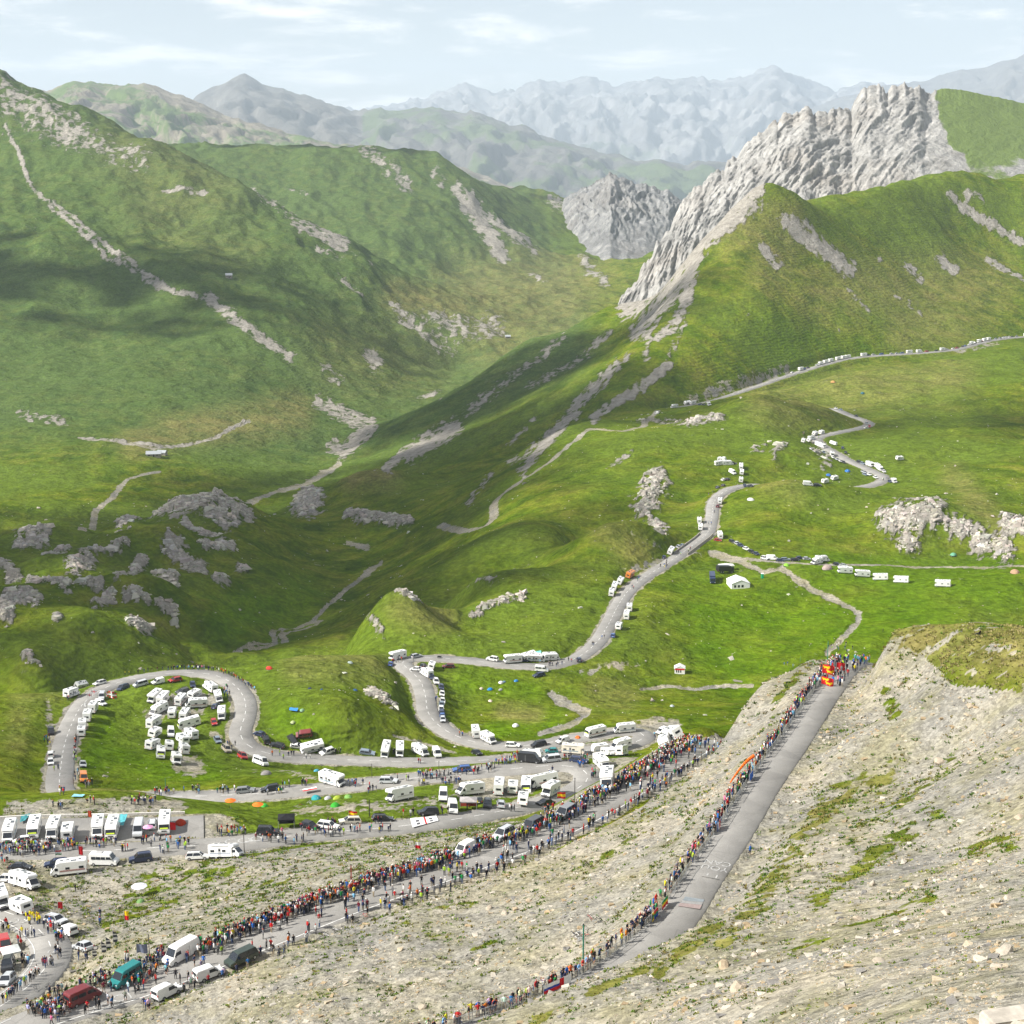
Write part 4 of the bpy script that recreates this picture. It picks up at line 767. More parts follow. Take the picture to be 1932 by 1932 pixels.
def copy_tree(o, parent=None):
    c = o.copy(); COL.objects.link(c); c.parent = parent
    for ch in o.children: copy_tree(ch, c)
    return c
def put(o, p, ang, tilt=True):
    """stand a thing on the ground at p, heading ang, leaning with the slope"""
    e = 1.6; zx = (ground(p[0]+e, p[1]) - ground(p[0]-e, p[1])) / (2*e); zy = (ground(p[0], p[1]+e) - ground(p[0], p[1]-e)) / (2*e)
    up = Vector((-zx, -zy, 1)).normalized() if tilt else Vector((0, 0, 1)); fx = Vector((math.cos(ang), math.sin(ang), 0)); yv = up.cross(fx).normalized(); fx = yv.cross(up)
    R = Matrix((fx, yv, up)).transposed().to_4x4(); o.matrix_world = Matrix.Translation(p) @ R
    return o
CS = {'white': (.80,.80,.78), 'cream': (.74,.70,.60), 'silver': (.48,.50,.52), 'grey': (.20,.21,.22), 'black': (.018,.019,.022), 'navy blue': (.022,.035,.085), 'blue': (.05,.12,.34), 'red': (.42,.025,.025), 'dark red': (.16,.02,.022), 'teal': (.01,.19,.19), 'dark green': (.035,.05,.04), 'blue grey': (.20,.25,.31), 'orange': (.65,.22,.04), 'beige': (.42,.37,.29), 'dark grey': (.07,.075,.08)}
TYPE = dict(a='overcab_motorhome', s='coachbuilt_motorhome', i='integrated_motorhome', c='caravan', p='panel_van', b='minibus', k='camper_van', v='small_van', h='hatchback', e='estate_car', o='off_roader', m='people_carrier', d='saloon_car', l='lorry', y='motorcycle')
WORD = dict(a='overcab motorhome', s='coachbuilt motorhome', i='integrated motorhome', c='caravan', p='panel van', b='minibus', k='camper van', v='small van', h='hatchback', e='estate car', o='off-roader', m='people carrier', d='saloon car', l='lorry', y='motorcycle')
CAT = dict(a='motorhome', s='motorhome', i='motorhome', c='caravan', p='van', b='minibus', k='van', v='van', h='car', e='car', o='car', m='car', d='car', l='lorry', y='motorcycle')
CN = dict(w='white', C='cream', s='silver', g='grey', k='black', n='navy blue', b='blue', r='red', R='dark red', t='teal', G='dark green', B='blue grey', o='orange', e='beige', d='dark grey')
VEH = []          # footprint list: x, y, heading, half length, half width
LABELS = {}
def gz(x, y):
    return float(ground(x, y))
def road_z(x, y, z):
    best = z
    for nm, S in ROAD3.items():
        d = np.hypot(S[:, 0] - x, S[:, 1] - y); k = int(np.argmin(d))
        if d[k] < ROADS[nm]['w'] / 2 + .2: best = max(best, S[k, 2] + .03)
    return best
def vehicle(t, x, y, dx, dy, col, where, group):
    """x, y in the survey frame: middle of the footprint; dx, dy: towards the front in that frame"""
    P = hit(x, y); Q = hit(x + dx * 6 / max(.3, math.hypot(dx, dy)), y + dy * 6 / max(.3, math.hypot(dx, dy)))
    dist = float(P[1])
    d = Q - P
    if np.hypot(d[0], d[1]) > 40: d = np.array([dx, -dy * 3, 0])
    ang = math.atan2(d[1], d[0]) + random.uniform(-.04, .04)
    kind = TYPE[t]; cname = CN[col]; colr = CS[cname]
    j = random.uniform(.9, 1.06); rgba = (*[min(1, c * j) for c in colr], 1)
    p = (P[0], P[1], road_z(P[0], P[1], gz(P[0], P[1])))
    detail = dist < 640; stc = random.choice([(.30,.33,.36,1),(.12,.16,.24,1),(.42,.40,.36,1),(.30,.06,.05,1),(.5,.5,.5,1),(.08,.2,.3,1)])
    if detail:
        o = PROTO[kind] if kind not in USED else copy_tree(PROTO[kind]); USED.add(kind)
        for c in [o] + list(o.children_recursive):
            if c.type == 'MESH' and c.name.split('.')[0] in ('body', 'cab', 'roof', 'pillar', 'wing_mirror', 'gas_locker', 'cargo_box'): c.color = rgba
            elif c.name.startswith('side_stripe'): c.color = stc
    else:
        o = link(kind, FLAT[kind]); o.color = rgba
    put(o, p, ang)
    lab = ('%s %s %s' % (cname, WORD[t], where)).replace('  ', ' ')
    LABELS.setdefault(lab, []).append(o); tag(o, lab, CAT[t], group)
    VEH.append((p[0], p[1], ang, {'l': 4.5, 'y': 1}.get(t, 3.4 if t in 'asic' else 2.5), 1.2))
    return o
# ------------------------------------------------------------------ vehicles where the photograph has them
random.seed(11)
K = 1 / 1.06004
TILE = {'A': (80, 1310, .2277), 'B': (460, 1310, .2277), 'C': (760, 1280, .2070), 'D': (1020, 1400, .2070), 'E': (0, 1560, .2070), 'F': (360, 1540, .2070), 'G': (700, 1480, .2174), 'H': (0, 1780, .2070), '5': (1300, 600, .3872), '4': (700, 600, .3882), '6': (0, 1300, .3872), '7': (650, 1250, .413), '8': (1300, 1230, .4233), 'W': (0, 0, 1.06004), 'S': (0, 0, 1)}
def T(t, x, y):
    ox, oy, s = TILE[t]; return (ox + x * s) * K, (oy + y * s) * K
def fleet(tile, where, group, s):
    for ln in s.strip().replace('\n', ';').split(';'):
        ln = ln.strip()
        if not ln: continue
        t, x, y, dx, dy, col = ln.split(); X, Y = T(tile, float(x), float(y)); vehicle(t, X, Y, float(dx), float(dy), col, where, group)
fleet('A', 'on the outer edge of the left road loop', 'vehicles around the left road loop', '''s 355 285 1 -.15 w;s 275 365 1 -.35 w;e 525 260 -1 .25 w
o 95 690 0 1 k;v 100 905 0 -1 w;h 95 965 0 1 w''')
fleet('A', 'on the inner edge of the left road loop', 'vehicles around the left road loop', '''k 545 385 -.4 .8 s;v 535 440 1 .3 w;a 465 500 .5 -.8 w;a 415 575 .4 -.9 w;i 372 650 .1 -1 w;c 363 708 0 -1 w
m 733 305 -1 .4 n;m 885 270 -1 .25 s;v 1035 250 -1 .2 w;e 1185 232 -1 .15 r;h 375 980 0 1 s;k 380 1105 .15 1 o''')
fleet('A', 'in the packed cluster inside the road loop', 'vehicles parked inside the road loop', '''h 1340 275 .3 1 n;e 1250 330 -1 .3 d
a 1005 398 -.75 .6 w;a 1080 418 .7 -.7 w;s 1240 420 .6 -.8 w;c 1355 375 .8 -.5 w;s 1372 457 -1 .2 w;s 1045 507 -.8 .35 w;c 1163 540 .2 -1 w;s 1272 550 .55 -.9 w;a 1000 628 .8 -.6 w;i 1315 630 -1 .3 w
c 1005 715 .7 -.4 w;p 1145 708 .2 1 w;s 1320 727 -.8 -.4 w;c 1250 772 -.8 -.5 w;s 990 822 1 -.4 w;i 1055 900 .15 1 w;c 1128 832 -.2 -1 w;s 1255 862 -.6 -.8 w;a 1190 955 .35 1 w''')
fleet('A', 'along the right leg of the road loop', 'vehicles on the right leg of the road loop', '''s 1490 312 -.8 -.5 w;s 1575 402 .2 1 w;s 1600 548 -.05 1 w;h 1545 465 .5 -.6 n;h 1530 605 .3 1 r;h 1560 762 .6 .8 B;o 1635 845 .7 .6 e;o 1775 910 .85 .45 r''')
fleet('B', 'at the road bend below the grassy mound', 'vehicles below the grassy mound', '''b 265 965 .9 .35 w;h 260 707 -.9 -.3 n;o 318 760 -.3 -.9 k;e 415 808 -.9 -.3 k;m 555 760 -.3 -.8 k;h 590 808 1 .2 w;a 720 838 -.9 .15 w;o 850 865 -.9 .4 w;k 655 707 -.8 .2 R;e 1205 868 1 .1 B''')
fleet('B', 'on the lay-by under the steep green hillside', 'vehicles on the lay-by', '''a 1365 868 -.2 1 w;a 1488 868 -.05 1 w;s 1670 872 .9 .45 w;p 1815 887 .45 .9 w''')
fleet('B', 'beside the crowd on the upper lane', 'vehicles beside the crowd on the upper lane', '''a 900 1142 1 .15 w;e 1395 1130 1 -.05 s;a 1490 1277 -1 .2 w;e 140 1215 1 0 g;e 355 1200 -1 .1 k''')
fleet('C', 'at the hairpin beside the rocky mound', 'vehicles at the far hairpin', '''a 170 188 -.9 .2 w;h 100 245 .3 -.9 b;e 350 172 1 -.2 s;y 578 183 1 0 k;e 660 268 -1 0 R;c 492 278 .6 -.8 w;h 415 264 1 -.3 k;h 345 303 -1 -.1 w;s 450 348 -.8 -.4 w''')
fleet('C', 'in the row of cars along the curving road', 'cars in a row along the curving road', '''h 500 375 .5 .8 n;o 540 420 .4 .9 w;e 587 470 .2 1 n;h 595 535 .05 1 w;h 600 603 0 1 w;h 592 640 0 1 B;h 590 682 0 1 w;e 598 722 .05 1 n;h 603 762 .1 1 b;h 607 790 .1 1 s''')
fleet('C', 'beside the straight road across the meadow', 'vehicles on the meadow road', '''o 1085 205 -1 -.15 w;a 1280 224 -1 .1 w;s 1450 180 .8 -.3 w;s 1500 200 .9 .1 w;s 1650 192 1 -.05 w;e 1380 205 1 0 n;k 1560 302 1 .1 w;e 1535 352 -1 .2 n;h 1922 210 -.3 -.9 n''')
fleet('C', 'by the stony stream below the meadow', 'vehicles by the stream', '''a 925 928 -.4 -.9 w;s 1050 992 .8 .5 w;e 1285 1040 1 .05 w;m 1535 1032 -1 .2 k;v 1765 997 -1 .3 w;h 935 1107 .9 .4 k''')
fleet('D', 'on the wide gravel bend', 'vehicles on the wide gravel bend', '''i 825 352 -.95 .25 w;s 1105 318 -1 .1 w;v 1465 320 -.9 .4 w;s 1592 378 -1 .2 w;c 1525 450 0 1 w;a 610 522 1 .05 C;c 220 572 1 0 w;h 400 515 -1 0 t;p 190 606 1 .1 k;m 400 602 -1 .1 s;e 665 602 1 .15 n;c 870 512 -1 .1 w;a 1082 538 .9 -.4 w;s 1070 472 -.8 .2 w;c 950 540 1 .1 w;s 890 652 .75 .6 w;s 945 832 -.1 1 w''')
fleet('G', 'in the car park inside the crowded hairpin', 'vehicles in the hairpin car park', '''s 1102 502 -1 .1 w;a 1365 482 .15 -1 w;c 1495 482 .1 -1 w;i 1625 468 -.1 1 w;c 1585 602 .2 -1 w;a 1790 425 -.8 .2 w;a 1840 518 -.9 .5 w;d 1795 597 -1 .25 k;p 855 547 -.1 1 w;p 940 662 .15 1 w;h 1185 582 0 -1 k;o 1262 617 0 1 k;e 1385 622 0 -1 s''')
fleet('G', 'at the roadside of the lower lane', 'vehicles along the lower lane', '''o 715 692 -1 .1 k;e 300 747 1 -.05 k;e 1030 297 -1 .05 b''')
fleet('F', 'at the roadside of the lower lane', 'vehicles along the lower lane', '''s 450 852 1 -.05 w;e 170 862 1 -.05 w;o 850 632 1 .05 k;h 1250 572 1 .2 k;e 1430 572 1 .1 w;e 1640 517 -1 .1 C''')
fleet('D', 'among the spectators on the middle road', 'vehicles on the middle road', '''m 535 1132 -.9 .5 g;m 215 1242 -.9 .5 d''')
fleet('G', 'among the spectators on the middle road', 'vehicles on the middle road', '''o 1410 902 -.85 .5 s;v 1050 1042 -.9 .5 w''')
fleet('E', 'in the row on the asphalt car park', 'motorhomes on the asphalt car park', '''s 95 562 -.35 1 w;i 335 528 -.3 1 w;s 520 538 -.35 1 w;c 660 562 .3 -1 w;s 950 522 -.15 1 w;i 1090 532 -.3 1 w;p 1340 524 -.25 1 s;e 1475 458 .2 -1 s;i 1595 482 -.2 1 w''')
fleet('E', 'beside the crowd below the asphalt car park', 'vehicles below the car park', '''h 215 612 -1 .1 w;b 1010 817 1 .05 w;o 1360 787 -1 .1 n;e 545 832 -1 .1 n;s 670 907 -1 .1 w;d 195 867 1 0 k;s 235 1037 1 .25 w;h 40 982 -1 0 w;a 25 1222 .25 1 w;c 215 1292 -.7 -.4 w;e 545 1382 .9 .35 s''')
fleet('H', 'at the lower left road bend', 'vehicles at the lower left bend', '''v 655 432 -.8 -.45 w;h 805 577 -.7 -.35 s;k 50 582 .2 1 r;o 85 762 -.2 1 k;e 65 907 -.85 .6 s''')
fleet('H', 'at the near end of the middle road', 'vehicles at the near end of the middle road', '''k 1215 902 -.85 .5 t;p 1755 662 -.85 .45 w;v 1620 1022 .85 -.4 w;k 800 1092 .85 -.4 R''')
fleet('6', 'at the near end of the middle road', 'vehicles at the near end of the middle road', '''v 1080 1690 .8 -.35 w;m 1250 1617 -.8 .35 G''')
fleet('5', 'in the spaced line along the meadow track', 'motorhomes on the meadow track', '''a 1005 1410 -1 -.05 w;a 1095 1428 -1 -.05 w;a 1190 1446 -1 -.05 w;a 1297 1460 -1 -.05 w;a 1512 1480 -1 -.05 w''')
fleet('5', 'on the meadow track near the bridge', 'vehicles at the start of the meadow track', '''s 860 1362 -1 .1 w;s 890 1350 1 0 w;e 425 1252 1 .5 k;h 450 1262 1 .5 s;h 468 1272 1 .5 n;e 497 1290 1 .4 w;e 525 1305 1 .4 k;h 550 1316 1 .4 n;o 595 1340 1 .3 w;p 630 1342 1 0 w;h 672 1350 1 0 n;e 700 1345 1 0 B;e 750 1348 1 0 k;h 775 1338 1 0 n;h 810 1342 1 0 s;h 965 1370 1 .1 k;h 1000 1376 1 .1 s;a 362 1228 -.3 -.6 w;h 350 1245 1 .1 r''')
fleet('5', 'on the meadow beside the white marquee', 'lorries on the meadow', '''l 322 1452 .12 1 n;l 385 1408 1 0 k''')
fleet('5', 'on the road above the stone bridge', 'vehicles above the bridge', '''s 256 1150 0 -1 w;s 260 1184 0 -1 w;s 362 1050 .2 -1 w;h 350 1072 .3 -1 R''')
fleet('4', 'on the road climbing to the stone bridge', 'vehicles below the bridge', '''a 1648 1305 .6 -.7 w;h 1690 1275 .8 -.5 s;h 1712 1270 .8 -.5 B;h 1617 1330 .5 -.7 n;a 1440 1428 .8 -.5 o;s 1388 1458 .6 -.7 w;a 1358 1490 .4 -.8 w;s 1346 1520 .3 -.9 w;s 1440 1598 .2 -.9 w;a 1425 1640 .2 -.9 w;c 1385 1695 .5 -.8 w;e 1355 1735 .4 -.9 b''')
fleet('5', 'on the terrace beside the upper bend', 'caravans on the upper terrace', '''c 372 832 1 0 w;s 362 852 1 -.1 w;s 402 852 1 -.1 w;p 425 896 .8 .4 w;s 470 868 0 -1 w;c 472 898 0 -1 w;s 468 938 0 -1 w;h 400 930 1 -.3 k;h 380 932 1 -.3 w;h 378 962 1 -.5 k;h 350 972 1 -.6 n;e 490 966 1 0 n;e 520 966 1 0 k;e 430 848 1 0 k''')
fleet('5', 'on the grass inside the far switchback', 'vehicles inside the far switchback', '''p 815 957 1 .1 w;e 865 961 1 .1 k;c 903 945 1 -.2 w;c 952 928 1 -.2 w;c 1288 826 1 0 w''')
fleet('5', 'bunched at the far hairpin of the switchback', 'vehicles at the far switchback', '''s 850 697 1 -.2 w;s 885 692 1 -.2 w;a 790 736 1 -.2 w;a 815 732 1 -.2 w;s 835 722 1 -.2 w;s 870 756 .8 .3 w;s 890 764 .8 .3 w;h 830 772 1 0 w;h 895 790 0 1 B;c 945 748 1 .3 w;a 938 806 .5 .8 w;h 945 818 .8 .5 w;h 965 828 .8 .5 s;h 982 836 .8 .5 w;h 998 842 .8 .4 k;e 995 768 .3 1 n;e 1010 792 .3 1 k''')
fleet('5', 'strung along the far switchback', 'vehicles along the far switchback', '''e 1080 842 .8 .3 k;e 1098 848 .8 .3 B;a 1135 858 .8 .3 w;i 1175 868 .7 .5 w;s 1188 880 .7 .5 w;h 1208 890 .7 .5 w;e 1105 893 .8 .3 s;e 1130 904 .8 .3 w;h 1110 905 .8 .3 B;e 1165 920 .8 .4 w;s 1262 944 .8 .3 w;h 1240 942 .8 .3 n;h 1065 606 .8 .3 k;h 1120 642 .8 .3 s;v 1133 658 0 1 r;h 1118 664 1 0 w;h 960 567 .8 .2 w;h 985 573 .8 .2 B''')
fleet('5', 'near the end of the valley road', 'vehicles on the distant valley road', '''s 125 557 -1 .2 w;v 35 587 -1 .1 w;a 190 537 1 -.2 w;a 222 541 1 -.2 w;e 262 543 1 -.2 n;s 307 545 1 -.1 w;h 280 544 1 -.1 k''')
def far_line():
    S = ROAD3['valley_road']; px, py, pc = project(S); i = 0
    T_, R_n = frame_of(S)
    k = int(np.argmin(np.abs(px - 1500)))
    while k < len(S) - 4 and px[k] < 1945:
        if random.random() < .9:
            t = random.choices('ashehom', [3,3,3,3,2,1,1])[0]
            if 1560 < px[k] < 1640: t = random.choice('aas')
            side = -1; off = 2.4
            p = S[k]; X, Y = p[0] + R_n[k, 0] * off * side, p[1] + R_n[k, 1] * off * side
            col = 'w' if t in 'as' else random.choice('wwskknBrbg')
            o = link(TYPE[t], FLAT[TYPE[t]]); o.color = (*CS[CN[col]], 1); put(o, (X, Y, p[2] + .03), math.atan2(T_[k, 1], T_[k, 0]) + (math.pi if random.random() < .4 else 0), False)
            lab = '%s %s in the long line on the distant valley road' % (CN[col], WORD[t]); LABELS.setdefault(lab, []).append(o); tag(o, lab, CAT[t], 'vehicles on the distant valley road')
        k += random.choice((2, 2, 3, 3, 4))
far_line()
for k, r in PROTO.items():
    if k not in USED:
        for c in list(r.children_recursive): bpy.data.objects.remove(c)
        bpy.data.objects.remove(r)
# ------------------------------------------------------------------ people
random.seed(5)
def person_mats():
    skin = plain('skin', (.34, .21, .15), .6, .3, 0, .08); top = obj_color_mat('clothing_top', .9, .1, 0, .2)
    def by_random(name, cols):
        m, nt = new_mat(name); b = out_bsdf(nt, .9, .1); oi = N(nt, 'ShaderNodeObjectInfo')
        r = N(nt, 'ShaderNodeValToRGB'); r.color_ramp.interpolation = 'CONSTANT'; e = r.color_ramp.elements
        while len(e) < len(cols): e.new(.5)
        for k, c in enumerate(cols): e[k].position = k / len(cols); e[k].color = (*c, 1)
        nt.links.new(oi.outputs['Random'], r.inputs[0]); nt.links.new(r.outputs[0], b.inputs['Base Color']); return m
    legs = by_random('trousers', [(.015,.016,.02),(.03,.035,.06),(.02,.02,.022),(.25,.21,.15),(.05,.08,.16),(.09,.09,.09),(.018,.018,.02)])
    hair = by_random('hair_or_cap', [(.03,.02,.012),(.6,.6,.58),(.06,.04,.02),(.3,.03,.03),(.02,.02,.02),(.10,.07,.04),(.04,.08,.2),(.012,.012,.012)])
    shoe = plain('shoes', (.06, .06, .065), .7, .2)
    return [skin, top, legs, hair, shoe]
PM = person_mats()
def human(pose):
    """one continuous figure grown from a skeleton: joints with radii"""
    J, E, Rr = [], [], []
    def j(p, r, par=None):
        J.append(p); Rr.append(r if isinstance(r, tuple) else (r, r)); k = len(J) - 1
        if par is not None: E.append((par, k))
        return k
    P = pose
    pel = j((0, 0, P.get('hip', .93)), (.15, .115)); hz = P.get('hip', .93); ln = P.get('lean', 0.0)
    wa = j((ln*.2, 0, hz + .16), (.135, .10), pel); ch = j((ln*.6, 0, hz + .36), (.165, .115), wa); nb = j((ln*.9, 0, hz + .52), (.085, .08), ch)
    nk = j((ln + .015, 0, hz + .60), .052, nb); hd = j((ln + .035, 0, hz + .70), (.078, .095), nk); ht = j((ln + .03, 0, hz + .80), (.07, .085), hd)
    j((ln + .125, 0, hz + .685), .018, hd)                                   # nose
    for s in (-1, 1):
        arm = P['arm'][0 if s < 0 else 1]
        sh = j((ln*.85, s * .175, hz + .47), .065, ch); el = j((ln + arm[0][0], s * arm[0][1], hz + arm[0][2]), .043, sh); wr = j((ln + arm[1][0], s * arm[1][1], hz + arm[1][2]), .031, el)
        hn = j((ln + arm[1][0] + arm[2][0], s * (arm[1][1] + arm[2][1]), hz + arm[1][2] + arm[2][2]), (.022, .042), wr)
        leg = P['leg'][0 if s < 0 else 1]
        th = j((leg[0][0]*.12, s * .095, hz - .08), .092, pel); kn = j((leg[0][0], s * (.10 + leg[0][1]), leg[0][2]), .06, th); an = j((leg[1][0], s * (.10 + leg[1][1]), leg[1][2]), .042, kn)
        j((leg[1][0] + .13, s * (.11 + leg[1][1]), leg[1][2] - .055), (.042, .032), an)
    me = bpy.data.meshes.new('sk'); me.from_pydata(J, E, [])
    o = bpy.data.objects.new('sk', me); COL.objects.link(o); m = o.modifiers.new('s', 'SKIN'); m.use_smooth_shade = True
    sv = me.skin_vertices[0].data
    for k, r in enumerate(Rr): sv[k].radius = r
    sv[0].use_root = True
    o.modifiers.new('u', 'SUBSURF').levels = 1
    dg = bpy.context.evaluated_depsgraph_get(); out = bpy.data.meshes.new_from_object(o.evaluated_get(dg))
    bpy.data.objects.remove(o); out.name = 'person'
    for mt in PM: out.materials.append(mt)
    Jn = np.array(J)
    for p in out.polygons:
        c = p.center; z = c.z - hz
        if z > .60: k = 3 if (z > .755 or (c.x < ln - .01 and z > .66)) else 0
        elif z > -.02 or abs(c.y) > .24 and z > -.25:
            k = 1
            for s in (0, 1):
                arm = P['arm'][s]; sg = -1 if s == 0 else 1; w = Vector((ln + arm[1][0], sg*arm[1][1], hz + arm[1][2])); e = Vector((ln + arm[0][0], sg*arm[0][1], hz + arm[0][2]))
                if (c - w).length < .10 or (P.get('short') and (c - (w + e) / 2).length < .15): k = 0
        else:
            k = 2
            if P.get('shorts') and c.z < .50 and hz > .8: k = 0
            if c.z < .10: k = 4
        p.material_index = k
    return out
def pz(arm, leg, **k): return dict(arm=arm, leg=leg, **k)
DN = ((-.02,.23,.20),(.06,.24,-.05),(.03,0,-.09)); HIPA = ((-.09,.32,.24),(.06,.20,.06),(.05,-.04,-.03)); FWD = ((.06,.22,.22),(.30,.17,.26),(.09,0,.02)); UP = ((.05,.30,.62),(.12,.27,.90),(.02,0,.09)); FOLD = ((.05,.25,.22),(.22,.06,.28),(.06,-.07,.0)); PH = ((.10,.24,.26),(.16,.12,.52),(.02,-.02,.08))
ST = ((.01,0,.50),(-.02,0,.09)); ST2 = ((.06,.03,.50),(.02,.05,.09)); BK = ((-.02,.02,.50),(-.22,.03,.12)); FW_ = ((.16,0,.52),(.18,0,.09)); SIT = ((.42,.03,.46),(.44,.03,.09)); CR = ((.36,.06,.42),(.10,.06,.09))
POSES = [('standing', pz((DN, DN), (ST, ST2))), ('arms akimbo', pz((HIPA, HIPA), (ST2, ST), short=1, shorts=1)), ('leaning forward', pz((FWD, FWD), (ST, ST2), lean=.12)), ('walking', pz((FWD, DN), (FW_, BK), short=1)), ('waving', pz((UP, DN), (ST2, ST), short=1, shorts=1)), ('arms folded', pz((FOLD, FOLD), (ST, ST))), ('photographing', pz((PH, PH), (ST2, ST2))), ('seated', pz((DN, FWD), (SIT, CR), hip=.22, lean=.05)), ('standing', pz((DN, HIPA), (ST2, ST), short=1, shorts=1)), ('standing', pz((FOLD, DN), (ST, ST2)))]
# seated figures: legs forward on the ground
POSES[7] = ('seated', pz((((-.12,.26,.18),(-.22,.28,-.08),(-.03,0,-.08)), FWD), (((.36,.05,.38),(.62,.05,.09)), ((.42,.08,.30),(.72,.08,.09))), hip=.20, lean=.02))
HUM = [(n, human(p)) for n, p in POSES]
TOPS = [('black', (.015,.015,.018), 34), ('dark blue', (.02,.03,.09), 20), ('red', (.50,.02,.02), 10), ('white', (.74,.74,.73), 14), ('bright yellow', (.72,.60,.02), 4), ('neon green', (.42,.66,.05), 4), ('blue', (.03,.14,.48), 9), ('grey', (.22,.22,.23), 8), ('orange', (.70,.16,.02), 3), ('green', (.02,.26,.07), 5), ('light blue', (.22,.52,.76), 5), ('pink', (.72,.18,.32), 2), ('maroon', (.16,.015,.03), 3)]
CROWD = []      # (x, y, z, heading, pose, top, where, group)
def free(x, y, m=.25):
    for vx, vy, a, l, w in VEH:
        dx, dy = x - vx, y - vy
        if abs(dx) + abs(dy) > 9: continue
        u = dx*math.cos(a) + dy*math.sin(a); v = -dx*math.sin(a) + dy*math.cos(a)
        if abs(u) < l + m and abs(v) < w + m: return False
    return True
def add_person(X, Y, ang, where, group, pose=None, top=None):
    if not free(X, Y): return
    for q in CROWD[-60:]:
        if abs(q[0]-X) < .36 and abs(q[1]-Y) < .36: return
    if pose is None: pose = random.choices(range(10), [5,3,4,3,1,4,2,1,5,5])[0]
    if top is None: top = random.choices(range(len(TOPS)), [t[2] for t in TOPS])[0]
    CROWD.append((X, Y, road_z(X, Y, gz(X, Y)), ang, pose, top, where, group))
def along(road, x0, x1, n, lo, hi, where, group, face=0.0, spread=.5, y0=None, y1=None, sel=None):
    """n people beside a road, between frame columns, lo..hi metres right of its centre line"""
    S = ROAD3[road]; px, py, pc = project(S); T_, R_n = frame_of(S)
    ok = (px > min(x0, x1)) & (px < max(x0, x1))
    if y0 is not None: ok &= (py > y0) & (py < y1)
    idx = np.nonzero(ok)[0]
    if not len(idx): return
    for _ in range(n):
        k = int(random.choice(idx)); f = random.random(); a = lo + (hi - lo) * random.random(); al = random.uniform(-1, 1)
        X, Y = S[k, 0] + R_n[k, 0]*a + T_[k, 0]*al, S[k, 1] + R_n[k, 1]*a + T_[k, 1]*al
        inw = math.atan2(-R_n[k, 1]*np.sign(a), -R_n[k, 0]*np.sign(a)); add_person(X, Y, inw + face + random.gauss(0, spread), where, group)
def blob(tile, x, y, rx, ry, n, where, group, pose=None, top=None):
    for _ in range(n):
        a = random.uniform(0, 6.28); r = math.sqrt(random.random()); X, Y = T(tile, x + rx*r*math.cos(a), y + ry*r*math.sin(a)); p = hit(X, Y); add_person(p[0], p[1], random.uniform(0, 6.28), where, group, pose, top)
SUMB, MIDC, BENC, LOWC = 'behind the barriers on the summit road', 'in the crowd along the middle road', 'at the lower left road bend', 'on the lane by the car park'
# summit road: a line behind the barriers
along('summit_road', 640, 1615, 430, -3.6, -2.4, SUMB, 'spectators at the summit road', 0, .35)
along('summit_road', 1480, 1615, 90, -3.9, -2.4, SUMB, 'spectators at the summit road', 0, .4)
along('summit_road', 1566, 1628, 75, -3.2, 2.6, 'blocking the top of the summit road', 'spectators at the summit road', 0, 2)
blob('8', 905, 160, 70, 25, 14, 'on the brow by the summit road', 'spectators at the summit road'); blob('8', 870, 270, 40, 22, 10, 'on the brow by the summit road', 'spectators at the summit road')
blob('8', 650, 245, 30, 8, 3, 'on the scree edge above the meadow', 'spectators at the summit road', 0, 6)
# middle road
along('middle_road', 120, 330, 95, -5.5, -.6, MIDC, 'spectators on the middle road', 0, .8)
along('middle_road', 330, 960, 620, -5.4, -1.8, MIDC, 'spectators on the middle road', 0, .6)
along('middle_road', 960, 1330, 560, -4.4, -.6, MIDC, 'spectators on the middle road', 0, .6)
along('middle_road', 1180, 1330, 110, -4.5, 2.0, MIDC, 'spectators on the middle road', 0, .6)
along('middle_road', 300, 1330, 170, 2.9, 4.4, MIDC, 'spectators on the middle road', 0, .6)
along('middle_road', 60, 1100, 100, -1.5, 3.0, 'walking on the middle road', 'spectators on the middle road', 1.5, 1.2)
along('middle_road', 300, 1000, 50, 3.6, 6.5, 'on the verge of the middle road', 'spectators on the middle road', 0, .6)
blob('H', 480, 1190, 230, 70, 70, MIDC, 'spectators on the middle road'); blob('H', 960, 900, 90, 60, 12, MIDC, 'spectators on the middle road'); blob('H', 1310, 980, 80, 50, 7, 'walking on the middle road', 'spectators on the middle road'); blob('H', 1560, 640, 60, 40, 10, MIDC, 'spectators on the middle road'); blob('H', 1200, 690, 60, 20, 5, MIDC, 'spectators on the middle road')
blob('H', 1430, 1140, 50, 30, 4, 'on the verge of the middle road', 'spectators on the middle road')
# lower left bend
blob('H', 330, 320, 90, 35, 16, BENC, 'spectators at the lower left bend', None, 4); blob('H', 480, 400, 60, 40, 9, BENC, 'spectators at the lower left bend'); blob('H', 580, 480, 50, 50, 12, BENC, 'spectators at the lower left bend'); blob('H', 575, 640, 40, 50, 8, BENC, 'spectators at the lower left bend'); blob('H', 470, 745, 60, 30, 9, BENC, 'spectators at the lower left bend'); blob('H', 240, 500, 120, 60, 12, BENC, 'spectators at the lower left bend')
for k in range(22): blob('H', 40 + k * 17, 1110 - k * 14, 10, 8, 1, BENC, 'spectators at the lower left bend')
blob('H', 60, 380, 60, 50, 9, BENC, 'spectators at the lower left bend'); blob('H', 230, 720, 50, 40, 6, BENC, 'spectators at the lower left bend'); blob('H', 820, 670, 70, 40, 5, 'on the stony shelf beside the bend', 'spectators at the lower left bend'); blob('H', 970, 300, 20, 50, 3, 'on the stony shelf beside the bend', 'spectators at the lower left bend')
